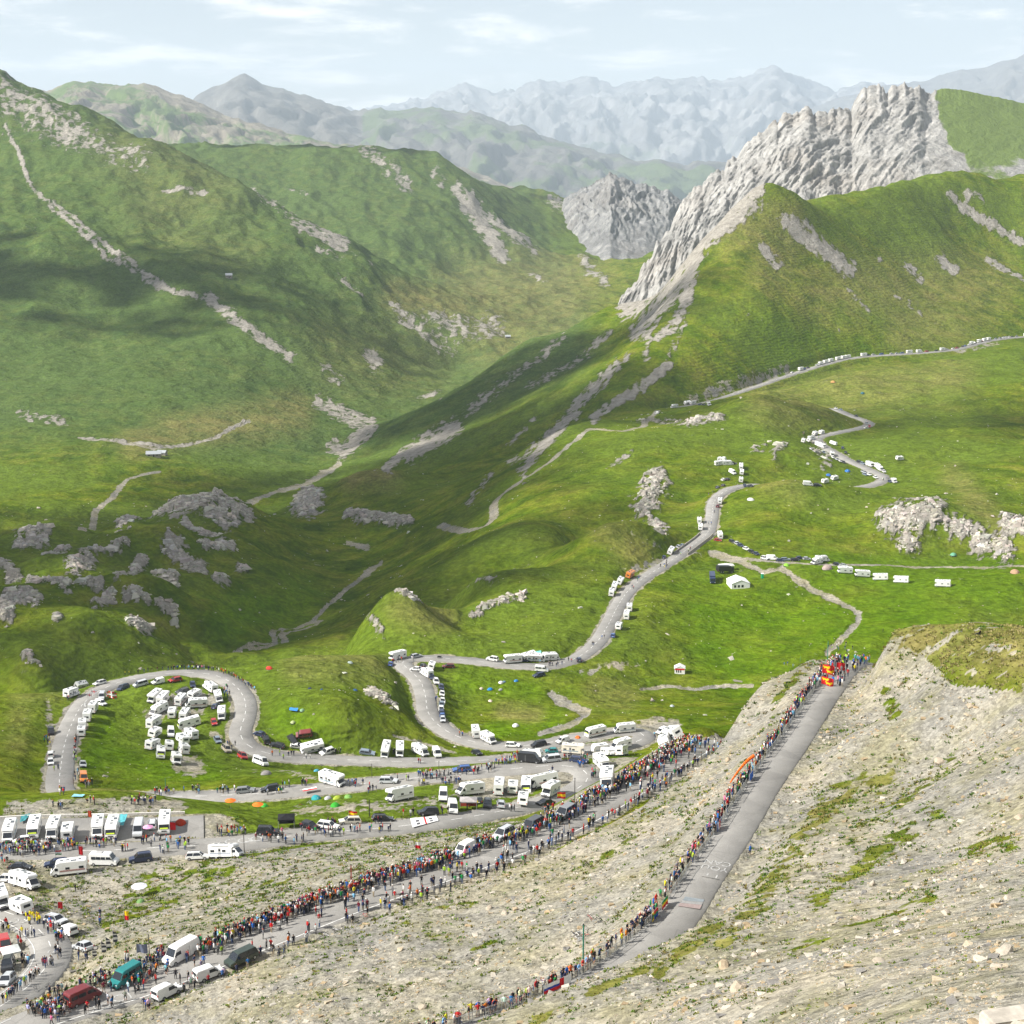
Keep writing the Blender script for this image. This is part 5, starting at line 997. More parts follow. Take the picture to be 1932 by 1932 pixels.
# lower lane
blob('E', 250, 700, 250, 55, 100, LOWC, 'spectators on the lower lane'); blob('E', 600, 660, 170, 50, 34, LOWC, 'spectators on the lower lane'); blob('E', 960, 640, 180, 30, 22, LOWC, 'spectators on the lower lane'); blob('E', 1210, 695, 50, 18, 8, LOWC, 'spectators on the lower lane'); blob('E', 1500, 620, 250, 40, 14, LOWC, 'spectators on the lower lane'); blob('E', 1600, 700, 60, 30, 6, LOWC, 'spectators on the lower lane'); blob('E', 1770, 660, 60, 40, 8, LOWC, 'spectators on the lower lane')
blob('E', 40, 800, 40, 30, 6, LOWC, 'spectators on the lower lane'); blob('E', 735, 1075, 25, 5, 2, 'on the stony shelf below the lane', 'spectators on the lower lane')
blob('E', 1390, 225, 130, 30, 22, 'on the upper lane above the car park', 'spectators on the upper lane'); blob('E', 1600, 140, 110, 20, 16, 'on the upper lane above the car park', 'spectators on the upper lane'); blob('E', 560, 270, 60, 20, 5, 'on the grass mound above the car park', 'spectators on the upper lane'); blob('E', 880, 230, 80, 20, 4, 'on the grass mound above the car park', 'spectators on the upper lane')
blob('F', 500, 620, 150, 30, 24, LOWC, 'spectators on the lower lane'); blob('F', 930, 640, 60, 30, 12, LOWC, 'spectators on the lower lane'); blob('F', 1000, 700, 300, 25, 18, LOWC, 'spectators on the lower lane'); blob('F', 1400, 640, 200, 22, 22, LOWC, 'spectators on the lower lane'); blob('F', 1220, 590, 100, 25, 8, LOWC, 'spectators on the lower lane'); blob('F', 1440, 530, 70, 20, 10, LOWC, 'spectators on the lower lane'); blob('F', 1700, 520, 100, 20, 8, LOWC, 'spectators on the lower lane')
U = 'on the upper lane above the tents'; UG = 'spectators on the upper lane'
blob('F', 130, 220, 100, 25, 12, U, UG); blob('F', 450, 220, 120, 20, 12, U, UG); blob('F', 900, 235, 100, 30, 16, U, UG); blob('F', 1020, 170, 60, 15, 8, U, UG); blob('F', 1200, 160, 60, 15, 6, U, UG); blob('F', 1550, 150, 80, 25, 12, U, UG); blob('F', 1700, 160, 80, 20, 8, U, UG)
# hairpin
HP = 'in the crowd round the upper hairpin'; HG = 'spectators at the hairpin'
blob('G', 780, 350, 160, 25, 26, HP, HG); blob('G', 1080, 310, 130, 25, 26, HP, HG); blob('G', 950, 400, 120, 18, 14, HP, HG); blob('G', 1280, 280, 70, 30, 12, HP, HG); blob('G', 1420, 210, 110, 25, 24, HP, HG); blob('G', 1560, 180, 160, 40, 8, HP, HG); blob('G', 680, 400, 60, 40, 6, HP, HG); blob('G', 200, 470, 60, 25, 5, HP, HG); blob('G', 450, 390, 90, 20, 10, HP, HG)
blob('G', 300, 760, 120, 25, 10, LOWC, 'spectators on the lower lane'); blob('G', 550, 690, 70, 20, 8, LOWC, 'spectators on the lower lane'); blob('G', 60, 850, 60, 15, 6, LOWC, 'spectators on the lower lane'); blob('G', 270, 850, 110, 20, 9, LOWC, 'spectators on the lower lane'); blob('G', 950, 680, 150, 20, 8, LOWC, 'spectators on the lower lane'); blob('G', 1490, 660, 30, 15, 4, LOWC, 'spectators on the lower lane'); blob('G', 1130, 620, 60, 20, 5, LOWC, 'spectators on the lower lane'); blob('G', 1820, 660, 60, 25, 8, MIDC, 'spectators on the middle road')
blob('D', 690, 640, 40, 25, 7, HP, HG, None, 6); blob('D', 800, 750, 40, 35, 8, HP, HG); blob('D', 520, 580, 100, 20, 14, HP, HG); blob('D', 420, 720, 80, 30, 6, HP, HG); blob('D', 730, 580, 30, 25, 5, HP, HG); blob('D', 1400, 380, 60, 25, 4, HP, HG); blob('D', 30, 580, 40, 30, 8, HP, HG)
# road loop
LG = 'spectators round the road loop'
for k in range(9): blob('A', 750 + k * 40, 175 - k * 5, 16, 8, 1, 'on the outer edge of the road loop', LG)
for k in range(26): blob('A', 1130 + k * 20, 130 + max(0, k - 16) * 5, 10, 10, 1, 'on the outer edge of the road loop', LG)
for k in range(26): blob('A', 1640 + k * 10, 165 + k * 6, 10, 10, 1, 'on the outer edge of the road loop', LG)
for k in range(16): blob('A', 320 - k, 740 + k * 14, 14, 8, 1, 'inside the edge of the road loop', LG)
blob('A', 1620, 330, 60, 60, 12, 'beside the right leg of the road loop', LG); blob('A', 330, 1070, 40, 50, 8, 'inside the edge of the road loop', LG); blob('A', 420, 1150, 60, 20, 9, 'inside the edge of the road loop', LG); blob('A', 180, 1210, 40, 25, 6, 'on the outer edge of the road loop', LG); blob('A', 255, 390, 40, 12, 6, 'on the outer edge of the road loop', LG); blob('A', 90, 770, 60, 40, 7, 'on the outer edge of the road loop', LG); blob('A', 145, 1010, 25, 30, 4, 'on the outer edge of the road loop', LG); blob('A', 1700, 790, 60, 40, 5, 'beside the right leg of the road loop', LG)
BG = 'people on the road below the mound'
blob('B', 480, 900, 130, 30, 8, 'on the road below the grassy mound', BG); blob('B', 860, 860, 150, 15, 14, 'on the road below the grassy mound', BG); blob('B', 680, 920, 30, 12, 2, 'on the road below the grassy mound', BG); blob('B', 1400, 860, 60, 15, 6, 'on the road below the grassy mound', BG); blob('B', 1650, 880, 60, 15, 5, 'on the road below the grassy mound', BG); blob('B', 1660, 960, 15, 10, 2, 'on the road below the grassy mound', BG, 0, 2)
FG = 'people on the distant road'
blob('C', 160, 215, 60, 20, 9, 'at the distant hairpin', FG); blob('C', 560, 600, 25, 40, 6, 'beside the row of cars', FG); blob('C', 780, 920, 40, 20, 5, 'by the stream', FG); blob('C', 1700, 250, 80, 15, 8, 'on the meadow road', FG); blob('C', 1560, 215, 120, 12, 7, 'on the meadow road', FG)
for x, y in ((200,1300),(165,1320),(215,1290),(75,1380),(90,1375),(150,1315),(190,1305),(300,1010),(325,1000),(310,1160),(325,1100),(60,1385)): blob('5', x, y, 12, 6, 2, 'near the stone bridge', FG)
for x, y in ((1250,1785),(1300,1745),(1460,1490),(1130,1870),(1490,1450),(1620,1380),(1640,1360)): blob('4', x, y, 14, 8, 2, 'on the climbing road', FG)
for x, y in ((870,715),(900,740),(1205,940),(1220,935),(1110,640),(790,690)): blob('5', x, y, 14, 8, 3, 'at the far switchback', FG)
dist = sorted(CROWD, key=lambda q: q[1])
NEAR, REST = dist[:300], dist[300:]
for X, Y, Z, a, pose, top, where, group in NEAR:
    o = link('person', HUM[pose][1]); s = random.uniform(.92, 1.06); o.location = (X, Y, Z - .005); o.rotation_euler = (0, 0, a); o.scale = (s * random.uniform(1.0, 1.2), s * random.uniform(1.0, 1.2), s); o.color = (*[min(1, c * random.uniform(.55, .95) + .01) for c in TOPS[top][1]], 1)
    word = HUM[pose][0]; w2 = where
    if where.startswith('walking'): w2 = where[8:]
    lab = 'person in %s %s %s' % (TOPS[top][0], word if word != 'standing' else '', w2); lab = lab.replace('  ', ' ')
    LABELS.setdefault(lab, []).append(o); tag(o, lab, 'person', group)
def crowd_rest():
    low = MB()
    def tube(rings):
        n = 6; b = []
        V = [(cx + rx*math.cos(2*math.pi*k/n), cy + ry*math.sin(2*math.pi*k/n), z) for cx, cy, rx, ry, z in rings for k in range(n)]
        Fs = [(i*n+k, i*n+(k+1) % n, (i+1)*n+(k+1) % n, (i+1)*n+k) for i in range(len(rings)-1) for k in range(n)] + [tuple((len(rings)-1)*n + k for k in range(n))]
        return V, Fs
    parts = [(tube([(0,-.1,.05,.05,0),(0,-.1,.06,.06,.45),(0,-.09,.09,.09,.9)]), 2), (tube([(.08,.1,.05,.05,0),(.05,.1,.06,.06,.45),(0,.09,.09,.09,.9)]), 2), (tube([(0,0,.11,.16,.85),(0,0,.10,.15,1.1),(0,0,.12,.19,1.38),(0,0,.06,.07,1.5)]), 1),
             (tube([(.08,-.25,.035,.035,.85),(0,-.24,.045,.045,1.15),(0,-.19,.06,.06,1.42)]), 1), (tube([(.14,.22,.035,.035,1.0),(0,.26,.045,.045,1.12),(0,.19,.06,.06,1.42)]), 1), (tube([(.02,0,.05,.05,1.46),(.02,0,.09,.08,1.56),(.02,0,.09,.08,1.66)]), 0), (tube([(.01,0,.095,.085,1.64),(.01,0,.085,.075,1.74),(0,0,.03,.03,1.78)]), 3)]
    V0 = []; F0 = []; R0 = []
    for (V, Fs), r in parts: b = len(V0); V0 += V; F0 += [tuple(b+i for i in f) for f in Fs]; R0 += [r]*len(V)
    V0 = np.array(V0); R0 = np.array(R0); quads = [f for f in F0 if len(f) == 4]; hexs = [f for f in F0 if len(f) == 6]
    for f in hexs: quads += [(f[0], f[1], f[2], f[3]), (f[0], f[3], f[4], f[5])]
    Q0 = np.array(quads); AV, AF, AC = [], [], []
    legc = np.array([(.015,.016,.02),(.03,.035,.06),(.25,.21,.15),(.05,.08,.16),(.09,.09,.09)]); hairc = np.array([(.03,.02,.012),(.7,.7,.68),(.10,.06,.03),(.4,.03,.03),(.02,.02,.02)])
    for i, (X, Y, Z, a, pose, top, w, g) in enumerate(REST):
        s = random.uniform(.92, 1.06); c_, s_ = math.cos(a), math.sin(a); V = V0 * s
        if pose == 7: V = V * np.array([1.6, 1.2, .6])
        AV.append(np.stack([X + V[:, 0]*c_ - V[:, 1]*s_, Y + V[:, 0]*s_ + V[:, 1]*c_, Z + V[:, 2]], -1)); AF.append(Q0 + i*len(V0))
        pal = np.array([(.34,.21,.15), np.array(TOPS[top][1]) * random.uniform(.5, .9), legc[random.randrange(5)], hairc[random.randrange(5)]]); col = np.ones((len(V0), 4)); col[:, :3] = pal[R0]; AC.append(col)
    m, nt = new_mat('crowd_clothing'); b = out_bsdf(nt, .9, .1); at = N(nt, 'ShaderNodeAttribute', attribute_name='mask'); nt.links.new(at.outputs['Color'], b.inputs['Base Color'])
    o = link('crowd', mesh_np('crowd', np.concatenate(AV), np.concatenate(AF), [m], True, {'mask': np.concatenate(AC)})); tag(o, 'far-off crowd of spectators in bright clothes on the lower roads', None, None, 'stuff')
crowd_rest()
ORD = ['leftmost', 'second from left', 'third from left', 'fourth from left', 'fifth from left', 'sixth from left', 'seventh from left', 'eighth from left', 'ninth from left', 'tenth from left'] + ['%dth from left' % k for k in range(11, 100)]
def settle_labels():
    bpy.context.view_layer.update()
    for lab, L in LABELS.items():
        if len(L) < 2: continue
        L.sort(key=lambda o: o.matrix_world.translation.x / max(1, o.matrix_world.translation.y))
        for k, o in enumerate(L): o['label'] = lab + ', ' + ORD[k] + (' of %d' % len(L) if False else '')
# ------------------------------------------------------------------ tents, barriers, flags, poles, bridge, huts
TILE.update({'P': (960, 1740, .176), 'Z': (1560, 1250, .1035), 'Q': (0, 1840, .1242), 'R': (1340, 1690, .0828)})
random.seed(23)
def at(t, x, y):
    p = hit(*T(t, x, y)); return (float(p[0]), float(p[1]), road_z(p[0], p[1], gz(p[0], p[1])))
_cl = {}
def cloth(col, rough=.8):
    k = tuple(col)
    if k not in _cl: _cl[k] = plain('cloth_%d' % len(_cl), tuple(col), rough, .2, 0, .12, 2.0)
    return _cl[k]
RED, WHT, BLU, YEL, GRN, BLKc = (.55,.015,.02), (.75,.75,.74), (.02,.06,.34), (.80,.55,.01), (.02,.24,.06), (.012,.012,.014)
def put_thing(o, p, a, lab, cat, group=None, tilt=False):
    put(o, p, a, tilt); tag(o, lab, cat, group); return o
def dome_tent(p, col, col2, s, lab, a=0.0):
    root = empty('tent'); n, m = 12, 5; V = []
    for i in range(m + 1):
        t = i / m * math.pi / 2
        for k in range(n):
            b = 2*math.pi*k/n; r = s * math.cos(t) * (1 + .06*math.cos(4*b)); V.append((r*math.cos(b)*1.15, r*math.sin(b)*.9, s*.72*math.sin(t)))
    Fs = [(i*n+k, i*n+(k+1) % n, (i+1)*n+(k+1) % n, (i+1)*n+k) for i in range(m) for k in range(n)]
    MB().add(V, Fs).build('canopy', cloth(col), root, 0, True)
    MB().add([(s*1.12, -.32*s, .02), (s*1.12, .32*s, .02), (s*.78, .05*s, s*.58), (s*.78, -.05*s, s*.58)], [(0,1,2,3)]).build('door_flap', cloth(col2), root)
    V = [(s*1.2*math.cos(2*math.pi*k/10), s*.98*math.sin(2*math.pi*k/10), z) for z in (-.25, .03) for k in range(10)]
    MB().add(V, [tuple(range(10))[::-1], tuple(range(10, 20))] + [(k, (k+1) % 10, 10+(k+1) % 10, 10+k) for k in range(10)]).build('groundsheet', cloth(BLKc), root)
    return put_thing(root, p, a, lab, 'tent', 'tents pitched on the grass')
GRY, TEAL, BEI, LG, ORN = (.36,.36,.36), (.03,.32,.36), (.55,.47,.36), (.22,.42,.08), (.75,.16,.02)
for t, x, y, c, c2, s, lab in [
 ('B',345,120,(.62,.05,.03),YEL,1.9,'red and yellow tent on the skyline of the mound'), ('B',1055,72,(.33,.40,.36),GRY,1.6,'grey green dome tent on top of the mound'), ('B',1100,312,(.02,.08,.18),BLU,1.3,'dark blue tent below the rocky outcrop'), ('B',700,295,(.03,.05,.14),BLU,.9,'tiny dark blue tent high on the mound'), ('B',805,305,(.02,.07,.20),BLU,.8,'small blue tent in the middle of the mound'),
 ('B',635,490,(.25,.42,.25),GRY,1.4,'pale green dome tent on the mound slope'), ('B',553,595,(.45,.52,.25),GRY,1.4,'pale yellow green tent beside the road bend'), ('B',315,1050,(.30,.28,.27),GRY,2.3,'large grey tent below the white minibus'), ('B',760,1022,(.08,.36,.52),WHT,1.3,'bright blue tent above the overcab motorhome'),
 ('C',1168,415,WHT,GRY,1.6,'white tent in the meadow beside a blue one'), ('C',1315,398,(.03,.22,.50),WHT,1.4,'blue dome tent highest in the meadow'), ('C',980,472,BEI,WHT,1.3,'beige tent leftmost in the meadow'), ('C',1063,480,(.02,.25,.62),LG,1.6,'blue and green tent in the meadow row'), ('C',1165,482,GRY,WHT,1.2,'grey tent in the meadow row'), ('C',1065,592,(.75,.58,.50),WHT,1.3,'pink white tent alone in the meadow'), ('C',1310,832,WHT,RED,1.9,'white and red tent near the stony stream'),
 ('F',815,352,(.05,.42,.05),GRN,1.5,'bright green pop-up tent on the roadside bank'), ('F',1315,280,TEAL,WHT,2.0,'teal dome tent on the bank'), ('F',1430,280,(.5,.5,.52),GRY,1.5,'grey dome tent between teal and green ones'), ('F',1520,278,(.40,.50,.05),TEAL,1.6,'yellow green tent behind the large green one'), ('F',1625,268,(.20,.40,.10),GRN,1.6,'olive green dome tent rightmost on the bank'), ('F',1500,352,(.04,.36,.03),GRN,1.9,'large green tent lowest on the bank'),
 ('D',655,372,ORN,WHT,1.4,'orange and white dome tent beside the small van'), ('E',1745,432,(.50,.045,.01),RED,2.0,'red dome tent at the end of the car park'),
 ('5',520,1034,WHT,GRY,2.2,'white dome tent alone on the green hill'), ('5',1020,886,(.03,.18,.55),WHT,2.2,'blue tent inside the far switchback'), ('5',922,907,(.04,.14,.42),WHT,2.0,'dark blue tent beside the far caravans'), ('5',1567,1318,(.15,.40,.25),GRY,2.0,'small green tent below the limestone outcrop'), ('5',705,1372,(.25,.55,.05),LG,1.8,'lime green tent by the meadow track'), ('5',945,426,(.55,.30,.10),BLU,2.6,'orange and blue tent on the upper pasture'), ('5',1098,483,(.04,.16,.20),BLU,2.2,'dark tent on the upper pasture'), ('5',915,1388,(.42,.33,.30),BEI,3.0,'tan bell tent beside the line of motorhomes'), ('5',1885,1410,(.45,.28,.17),BEI,2.8,'brown tent at the right end of the track'), ('C',1200,405,(.12,.2,.3),GRY,1.0,'low blue grey tent beside the white meadow tent'), ('E',1360,1180,(.16,.30,.10),GRN,1.3,'green tent under the white parasol'), ('W',1268,1333,(.45,.5,.5),WHT,1.4,'pale tent beside the gravel stream')]:
    p = at(t, x, y); dome_tent(p, tuple(q * .75 for q in c), tuple(q * .75 for q in c2), s * (.62 if p[1] < 600 else .85), lab, random.uniform(-2.5, -.6))
def parasol(p, col, r, lab):
    root = empty('parasol'); n = 8
    V = [(0, 0, 2.45)] + [(r*math.cos(2*math.pi*k/n), r*math.sin(2*math.pi*k/n), 1.95) for k in range(n)] + [(0, 0, 2.40)] + [(r*.98*math.cos(2*math.pi*k/n), r*.98*math.sin(2*math.pi*k/n), 1.90) for k in range(n)]
    MB().add(V, [(0, 1+k, 1+(k+1) % n) for k in range(n)] + [(n+1, n+2+(k+1) % n, n+2+k) for k in range(n)] + [(1+k, n+2+k, n+2+(k+1) % n, 1+(k+1) % n) for k in range(n)]).build('canopy', cloth(col), root)
    MB().quadbar((0,0,-.2), (0,0,2.42), .025).build('pole', M_RIM, root); MB().disc((0,0,0), .3, .06).build('foot', M_BLK, root).rotation_euler = (math.pi/2, 0, 0)
    put_thing(root, p, 0, lab, 'parasol', 'parasols')
parasol(at('F',490,372), ORN, 1.3, 'orange parasol on the grass bank, the left one'); parasol(at('F',755,412), ORN, 1.3, 'orange parasol on the grass bank, the right one'); parasol(at('E',1350,1120), (.62,.62,.68), 1.5, 'white parasol on the green patch of the shelf'); parasol(at('E',1435,550), (.65,.30,.50), 1.1, 'pink parasol in front of the car park')
def gazebo(p, a, w, d, h, col, lab, name='gazebo', wall=None):
    root = empty(name); r = h * .3
    for x in (-w/2, w/2):
        for y in (-d/2, d/2): MB().quadbar((x, y, -.3), (x, y, h), .035).build('leg', M_RIM, root)
    V = [(-w/2-.1,-d/2-.1,h),(w/2+.1,-d/2-.1,h),(w/2+.1,d/2+.1,h),(-w/2-.1,d/2+.1,h),(0,0,h+r),(-w/2-.1,-d/2-.1,h-.25),(w/2+.1,-d/2-.1,h-.25),(w/2+.1,d/2+.1,h-.25),(-w/2-.1,d/2+.1,h-.25)]
    MB().add(V, [(0,1,4),(1,2,4),(2,3,4),(3,0,4),(5,6,1,0),(6,7,2,1),(7,8,3,2),(8,5,0,3)]).build('roof', cloth(col), root)
    if wall: MB().box(-w/2, w/2, d/2-.02, d/2+.02, 0, h-.1).build('wall', cloth(wall), root)
    put_thing(root, p, a, lab, 'gazebo'); return root
gazebo(at('F',1030,548), .1, 3.2, 3.0, 2.2, BLKc, 'black pop-up gazebo beside the lower lane', wall=BLKc); gazebo(at('G',1090,632), 0, 3.6, 2.6, 2.2, (.32,.30,.30), 'grey canopy in the hairpin car park', wall=(.30,.05,.03)); gazebo(at('H',110,690), .5, 2.6, 2.4, 2.1, (.68,.70,.68), 'white canopy behind the black off-roader at the bend')
def marquee(p, a, w, d, h, r, lab, wall, roof, stripe=None):
    root = empty('marquee')
    MB().add([(-w/2,-d/2,0),(w/2,-d/2,0),(w/2,d/2,0),(-w/2,d/2,0),(-w/2,-d/2,h),(w/2,-d/2,h),(w/2,d/2,h),(-w/2,d/2,h),(0,-d/2,h+r),(0,d/2,h+r)], [(0,1,5,8,4),(2,3,7,9,6),(1,2,6,5),(3,0,4,7)]).build('wall', cloth(wall), root)
    for s in (-1, 1):
        MB().add([(0,-d/2-.15,h+r+.06),(0,d/2+.15,h+r+.06),(s*(w/2+.2),d/2+.15,h-.06),(s*(w/2+.2),-d/2-.15,h-.06),(0,-d/2-.15,h+r),(0,d/2+.15,h+r),(s*(w/2+.2),d/2+.15,h-.12),(s*(w/2+.2),-d/2-.15,h-.12)], [(0,1,2,3),(4,7,6,5),(0,3,7,4),(1,5,6,2),(2,6,7,3)]).build('roof', cloth(roof), root)
    for k in range(3): boxpart(root, 'window', (-w*.36 + k*w*.2, -w*.24 + k*w*.2, -d/2-.02, -d/2+.02, h*.25, h*.72), M_GLASS)
    if stripe: boxpart(root, 'stripe', (-w/2+.1, w/2-.1, -d/2-.03, -d/2+.03, h*.7, h*.98), cloth(stripe))
    put_thing(root, p, a, lab, 'marquee'); return root
marquee(at('5',455,1478), .12, 8.5, 9.0, 2.5, 1.6, 'large white party marquee on the meadow by two lorries', WHT, WHT); marquee(at('8',140,272), -.1, 3.8, 3.4, 2.2, .9, 'small white stall with red gable stripes on the meadow', WHT, WHT, RED)
gazebo(at('5',393,1395), .1, 7, 3, 2.6, (.6,.6,.58), 'low white awning behind the black lorry', 'awning')
def toilet(p):
    root = empty('portable_toilet'); boxpart(root, 'cabin', (-.55,.55,-.55,.55,.0,2.1), cloth((.01,.30,.12)), .04); boxpart(root, 'roof', (-.6,.6,-.6,.6,2.1,2.35), cloth(WHT), .06); boxpart(root, 'door', (-.4,.4,-.575,-.54,.08,1.95), cloth((.02,.38,.17))); put_thing(root, p, .1, 'green portable toilet with white roof on the meadow', 'toilet')
toilet(at('5',580,1437))
# crowd barriers along the summit road
def barriers():
    S = ROAD3['summit_road']; T_, R_n = frame_of(S); px, py, pc = project(S); L = np.concatenate([[0], np.cumsum(np.linalg.norm(np.diff(S[:, :2], axis=0), axis=1))])
    M_GALV = plain('galvanised_steel', (.50,.52,.53), .35, .5, .7)
    pr = empty('crowd_barrier'); w = 2.3
    f = MB()
    for a, b in (((-w/2,0,.12),(-w/2,0,1.1)),((w/2,0,.12),(w/2,0,1.1)),((-w/2,0,1.1),(w/2,0,1.1)),((-w/2,0,.2),(w/2,0,.2))): f.quadbar(a, b, .028, 0, 5)
    f.build('frame', M_GALV, pr)
    b = MB()
    for k in range(1, 14): b.quadbar((-w/2 + w*k/14, 0, .2), (-w/2 + w*k/14, 0, 1.1), .010, 0, 3)
    b.build('bars', M_GALV, pr)
    for x in (-w*.36, w*.36): MB().quadbar((x,-.32,.02),(x,.32,.02),.025,0,4).quadbar((x,0,.02),(x,0,.2),.025,0,4).build('foot', M_GALV, pr)
    objs = []; i0 = int(np.argmax(px > 800)); i1 = int(np.argmax(px > 1604)); g = L[i0]; first = True
    while g < L[i1]:
        k = int(np.searchsorted(L, g)); o = pr if first else copy_tree(pr); first = False
        off = -2.2; x, y = S[k,0] + R_n[k,0]*off, S[k,1] + R_n[k,1]*off; o.location = (x, y, road_z(x, y, gz(x, y))); tilt = math.atan2(S[min(k+1,len(S)-1),2]-S[k-1,2], L[min(k+1,len(S)-1)]-L[k-1]); o.rotation_euler = (0, -tilt, math.atan2(T_[k,1], T_[k,0]) + random.uniform(-.05,.05)); objs.append(o); g += 2.42
    for k, o in enumerate(objs): tag(o, 'steel crowd barrier in the line along the summit road', 'barrier', 'crowd barriers along the summit road')
    return objs
BAR = barriers()
# bicycles
def bicycle():
    root = empty('bicycle')
    for x in (-.52, .52):
        w_ = MB().torus((0,0,0), .33, .018, (0,1,0), 0, 16, 4).build('wheel', M_TYRE, root); w_.location = (x, 0, .35)
        s = MB()
        for k in range(6): a = math.pi*k/6; s.quadbar((-.32*math.cos(a),0,-.32*math.sin(a)), (.32*math.cos(a),0,.32*math.sin(a)), .004, 0, 3)
        s.build('spokes', M_RIM, w_)
    f = MB()
    for a, b in (((-.52,0,.35),(-.08,0,.30)),((-.08,0,.30),(-.20,0,.88)),((-.20,0,.80),(.36,0,.82)),((-.08,0,.30),(.40,0,.70)),((-.52,0,.35),(-.18,0,.78)),((.34,0,.92),(.52,0,.35))): f.quadbar(a, b, .02, 0, 6)
    f.build('frame', M_BODY, root); MB().quadbar((.36,-.22,.96),(.36,.22,.96),.015).quadbar((.36,-.22,.96),(.46,-.22,.90),.015).quadbar((.36,.22,.96),(.46,.22,.90),.015).build('handlebar', M_BLK, root); MB().prism([(-.34,.90),(-.06,.90),(-.08,.94),(-.32,.95)], .06).build('saddle', M_BLK, root)
    return root
def bikes():
    pr = bicycle(); first = True; n = 0
    spots = [('P',540,1085,'lying alone on the scree below the summit road')] + [('P',x,y,'in the heap of bicycles above the green pole') for x, y in ((1060,780),(1110,740),(1160,700),(1200,745),(1230,690),(1270,640),(1320,610),(1090,800),(1290,560))] + [('P',x,y,'leaning on the barriers at the bottom edge') for x, y in ((60,1610),(110,1600),(170,1580),(260,1555),(320,1540),(400,1525),(470,1500),(560,1440),(620,1410),(1060,1190))] + [('H',x,y,'at the lower left bend') for x, y in ((850,335),(790,385),(430,965),(380,980))] + [('H',1850,990,'beside the white small van on the middle road'), ('8',455,1150,'of the lone rider at the road edge'), ('F',1160,340,'on the bank between the tents'), ('F',1240,330,'on the bank between the tents'), ('F',1310,325,'on the bank between the tents'), ('7',150,1450,'on the verge of the middle road'), ('7',110,1470,'on the verge of the middle road'), ('7',190,1420,'on the verge of the middle road'), ('6',1640,1500,'in the heap beside the middle road'), ('6',1700,1470,'in the heap beside the middle road'), ('6',1740,1440,'in the heap beside the middle road')]
    cols = [('black',(.015,.015,.017)),('white',(.7,.7,.7)),('red',(.4,.02,.02)),('blue',(.03,.09,.35)),('silver',(.4,.42,.44))]
    for t, x, y, w in spots:
        o = pr if first else copy_tree(pr); first = False; p = at(t, x, y); cn, c = random.choice(cols)
        for ch in o.children:
            if ch.name.startswith('frame'): ch.color = (*c, 1)
        a = random.uniform(0, 6.28); o.location = (p[0], p[1], p[2] + .05); o.rotation_euler = (random.choice((-1,1)) * random.uniform(.9,1.35) if 'leaning' not in w and 'rider' not in w else .2, 0, a)
        lab = '%s bicycle %s' % (cn, w); LABELS.setdefault(lab, []).append(o); tag(o, lab, 'bicycle', 'bicycles left by spectators')
bikes()
# poles
def post(t, x, y, x1, y1, col, lab, r=.06):
    p = at(t, x, y); s = TILE[t][2] * K; c = p[1] * CP - p[2] * SP; h = math.hypot((x1-x)*s, (y1-y)*s) * c / F / .93
    root = empty('snow_pole'); MB().quadbar((0,0,-.4),(0,0,h),(r, r*.8),0,8).build('shaft', plain('pole_paint_%s' % lab[:5], col, .6, .3), root); MB().quadbar((0,0,h),(0,0,h+.12),(r*1.3, r*.9),0,8).build('cap', M_BLK, root)
    put_thing(root, p, 0, lab, 'pole', 'snow poles')
GP, DP = (.01,.16,.10), (.05,.045,.04)
for a in [('P',1172,1015,1122,620,GP,'green snow pole behind the summit barriers',.09), ('H',1445,650,1370,445,DP,'dark pole beside the teal camper van',.07), ('D',625,990,560,770,DP,'dark pole in the middle of the hairpin crowd',.08), ('D',870,860,865,740,GP,'green pole at the tip of the hairpin',.07), ('F',622,805,610,630,DP,'dark pole at the front of the long motorhome',.08), ('F',1830,450,1815,290,DP,'dark pole above the cream estate car',.07), ('F',1660,1105,1640,920,(.25,.03,.03),'red and dark pole on the stony shelf',.06), ('B',1247,1090,1230,970,DP,'dark pole beside the silver estate car',.07), ('B',1835,1035,1805,950,DP,'dark pole on the strip of grass by the hairpin',.07), ('G',182,700,165,555,DP,'dark pole at the left of the lower lane',.07), ('A',1105,1190,1090,1085,GP,'green pole in the meadow of the loop',.08), ('Z',915,685,910,330,GP,'green pole at the end of the summit road',.08), ('Z',390,705,390,600,GP,'short green post on the scree edge',.06), ('C',325,255,320,195,DP,'thin pole inside the distant hairpin',.07), ('C',1712,245,1710,190,DP,'thin pole by the meadow road',.07), ('7',125,1250,122,1160,(.2,.03,.03),'thin red pole left of the middle road crowd',.05)]: post(*a)
# flags
def flag(p, a, w, h, pole, cells, lab, name='flag', up=.0, droop=.2, nx=14, ny=10):
    root = empty(name); mats = []; V = []; Fs = []; mi = []
    for j in range(ny + 1):
        for i in range(nx + 1):
            u, v = i/nx, j/ny; V.append((u*w, .14*w*math.sin(u*7+v*1.5)*u, pole - h + v*h - droop*w*u*u))
    for j in range(ny):
        for i in range(nx):
            c = cells((i+.5)/nx, (j+.5)/ny)
            if c not in mats: mats.append(c)
            Fs.append((j*(nx+1)+i, j*(nx+1)+i+1, (j+1)*(nx+1)+i+1, (j+1)*(nx+1)+i)); mi.append(mats.index(c))
    b = MB(); b.add(V, Fs); b.m = mi; b.build('cloth', [cloth(c) for c in mats], root, 0, True); MB().quadbar((0,0,-.1),(0,0,pole+.1),.025).build('pole', M_RIM, root)
    put_thing(root, p, a, lab, 'flag', 'flags'); return root
def basque(u, v): return WHT if abs(u-.5) < .06 or abs(v-.5) < .09 else (GRN if abs(u-v) < .09 or abs(u-1+v) < .09 else RED)
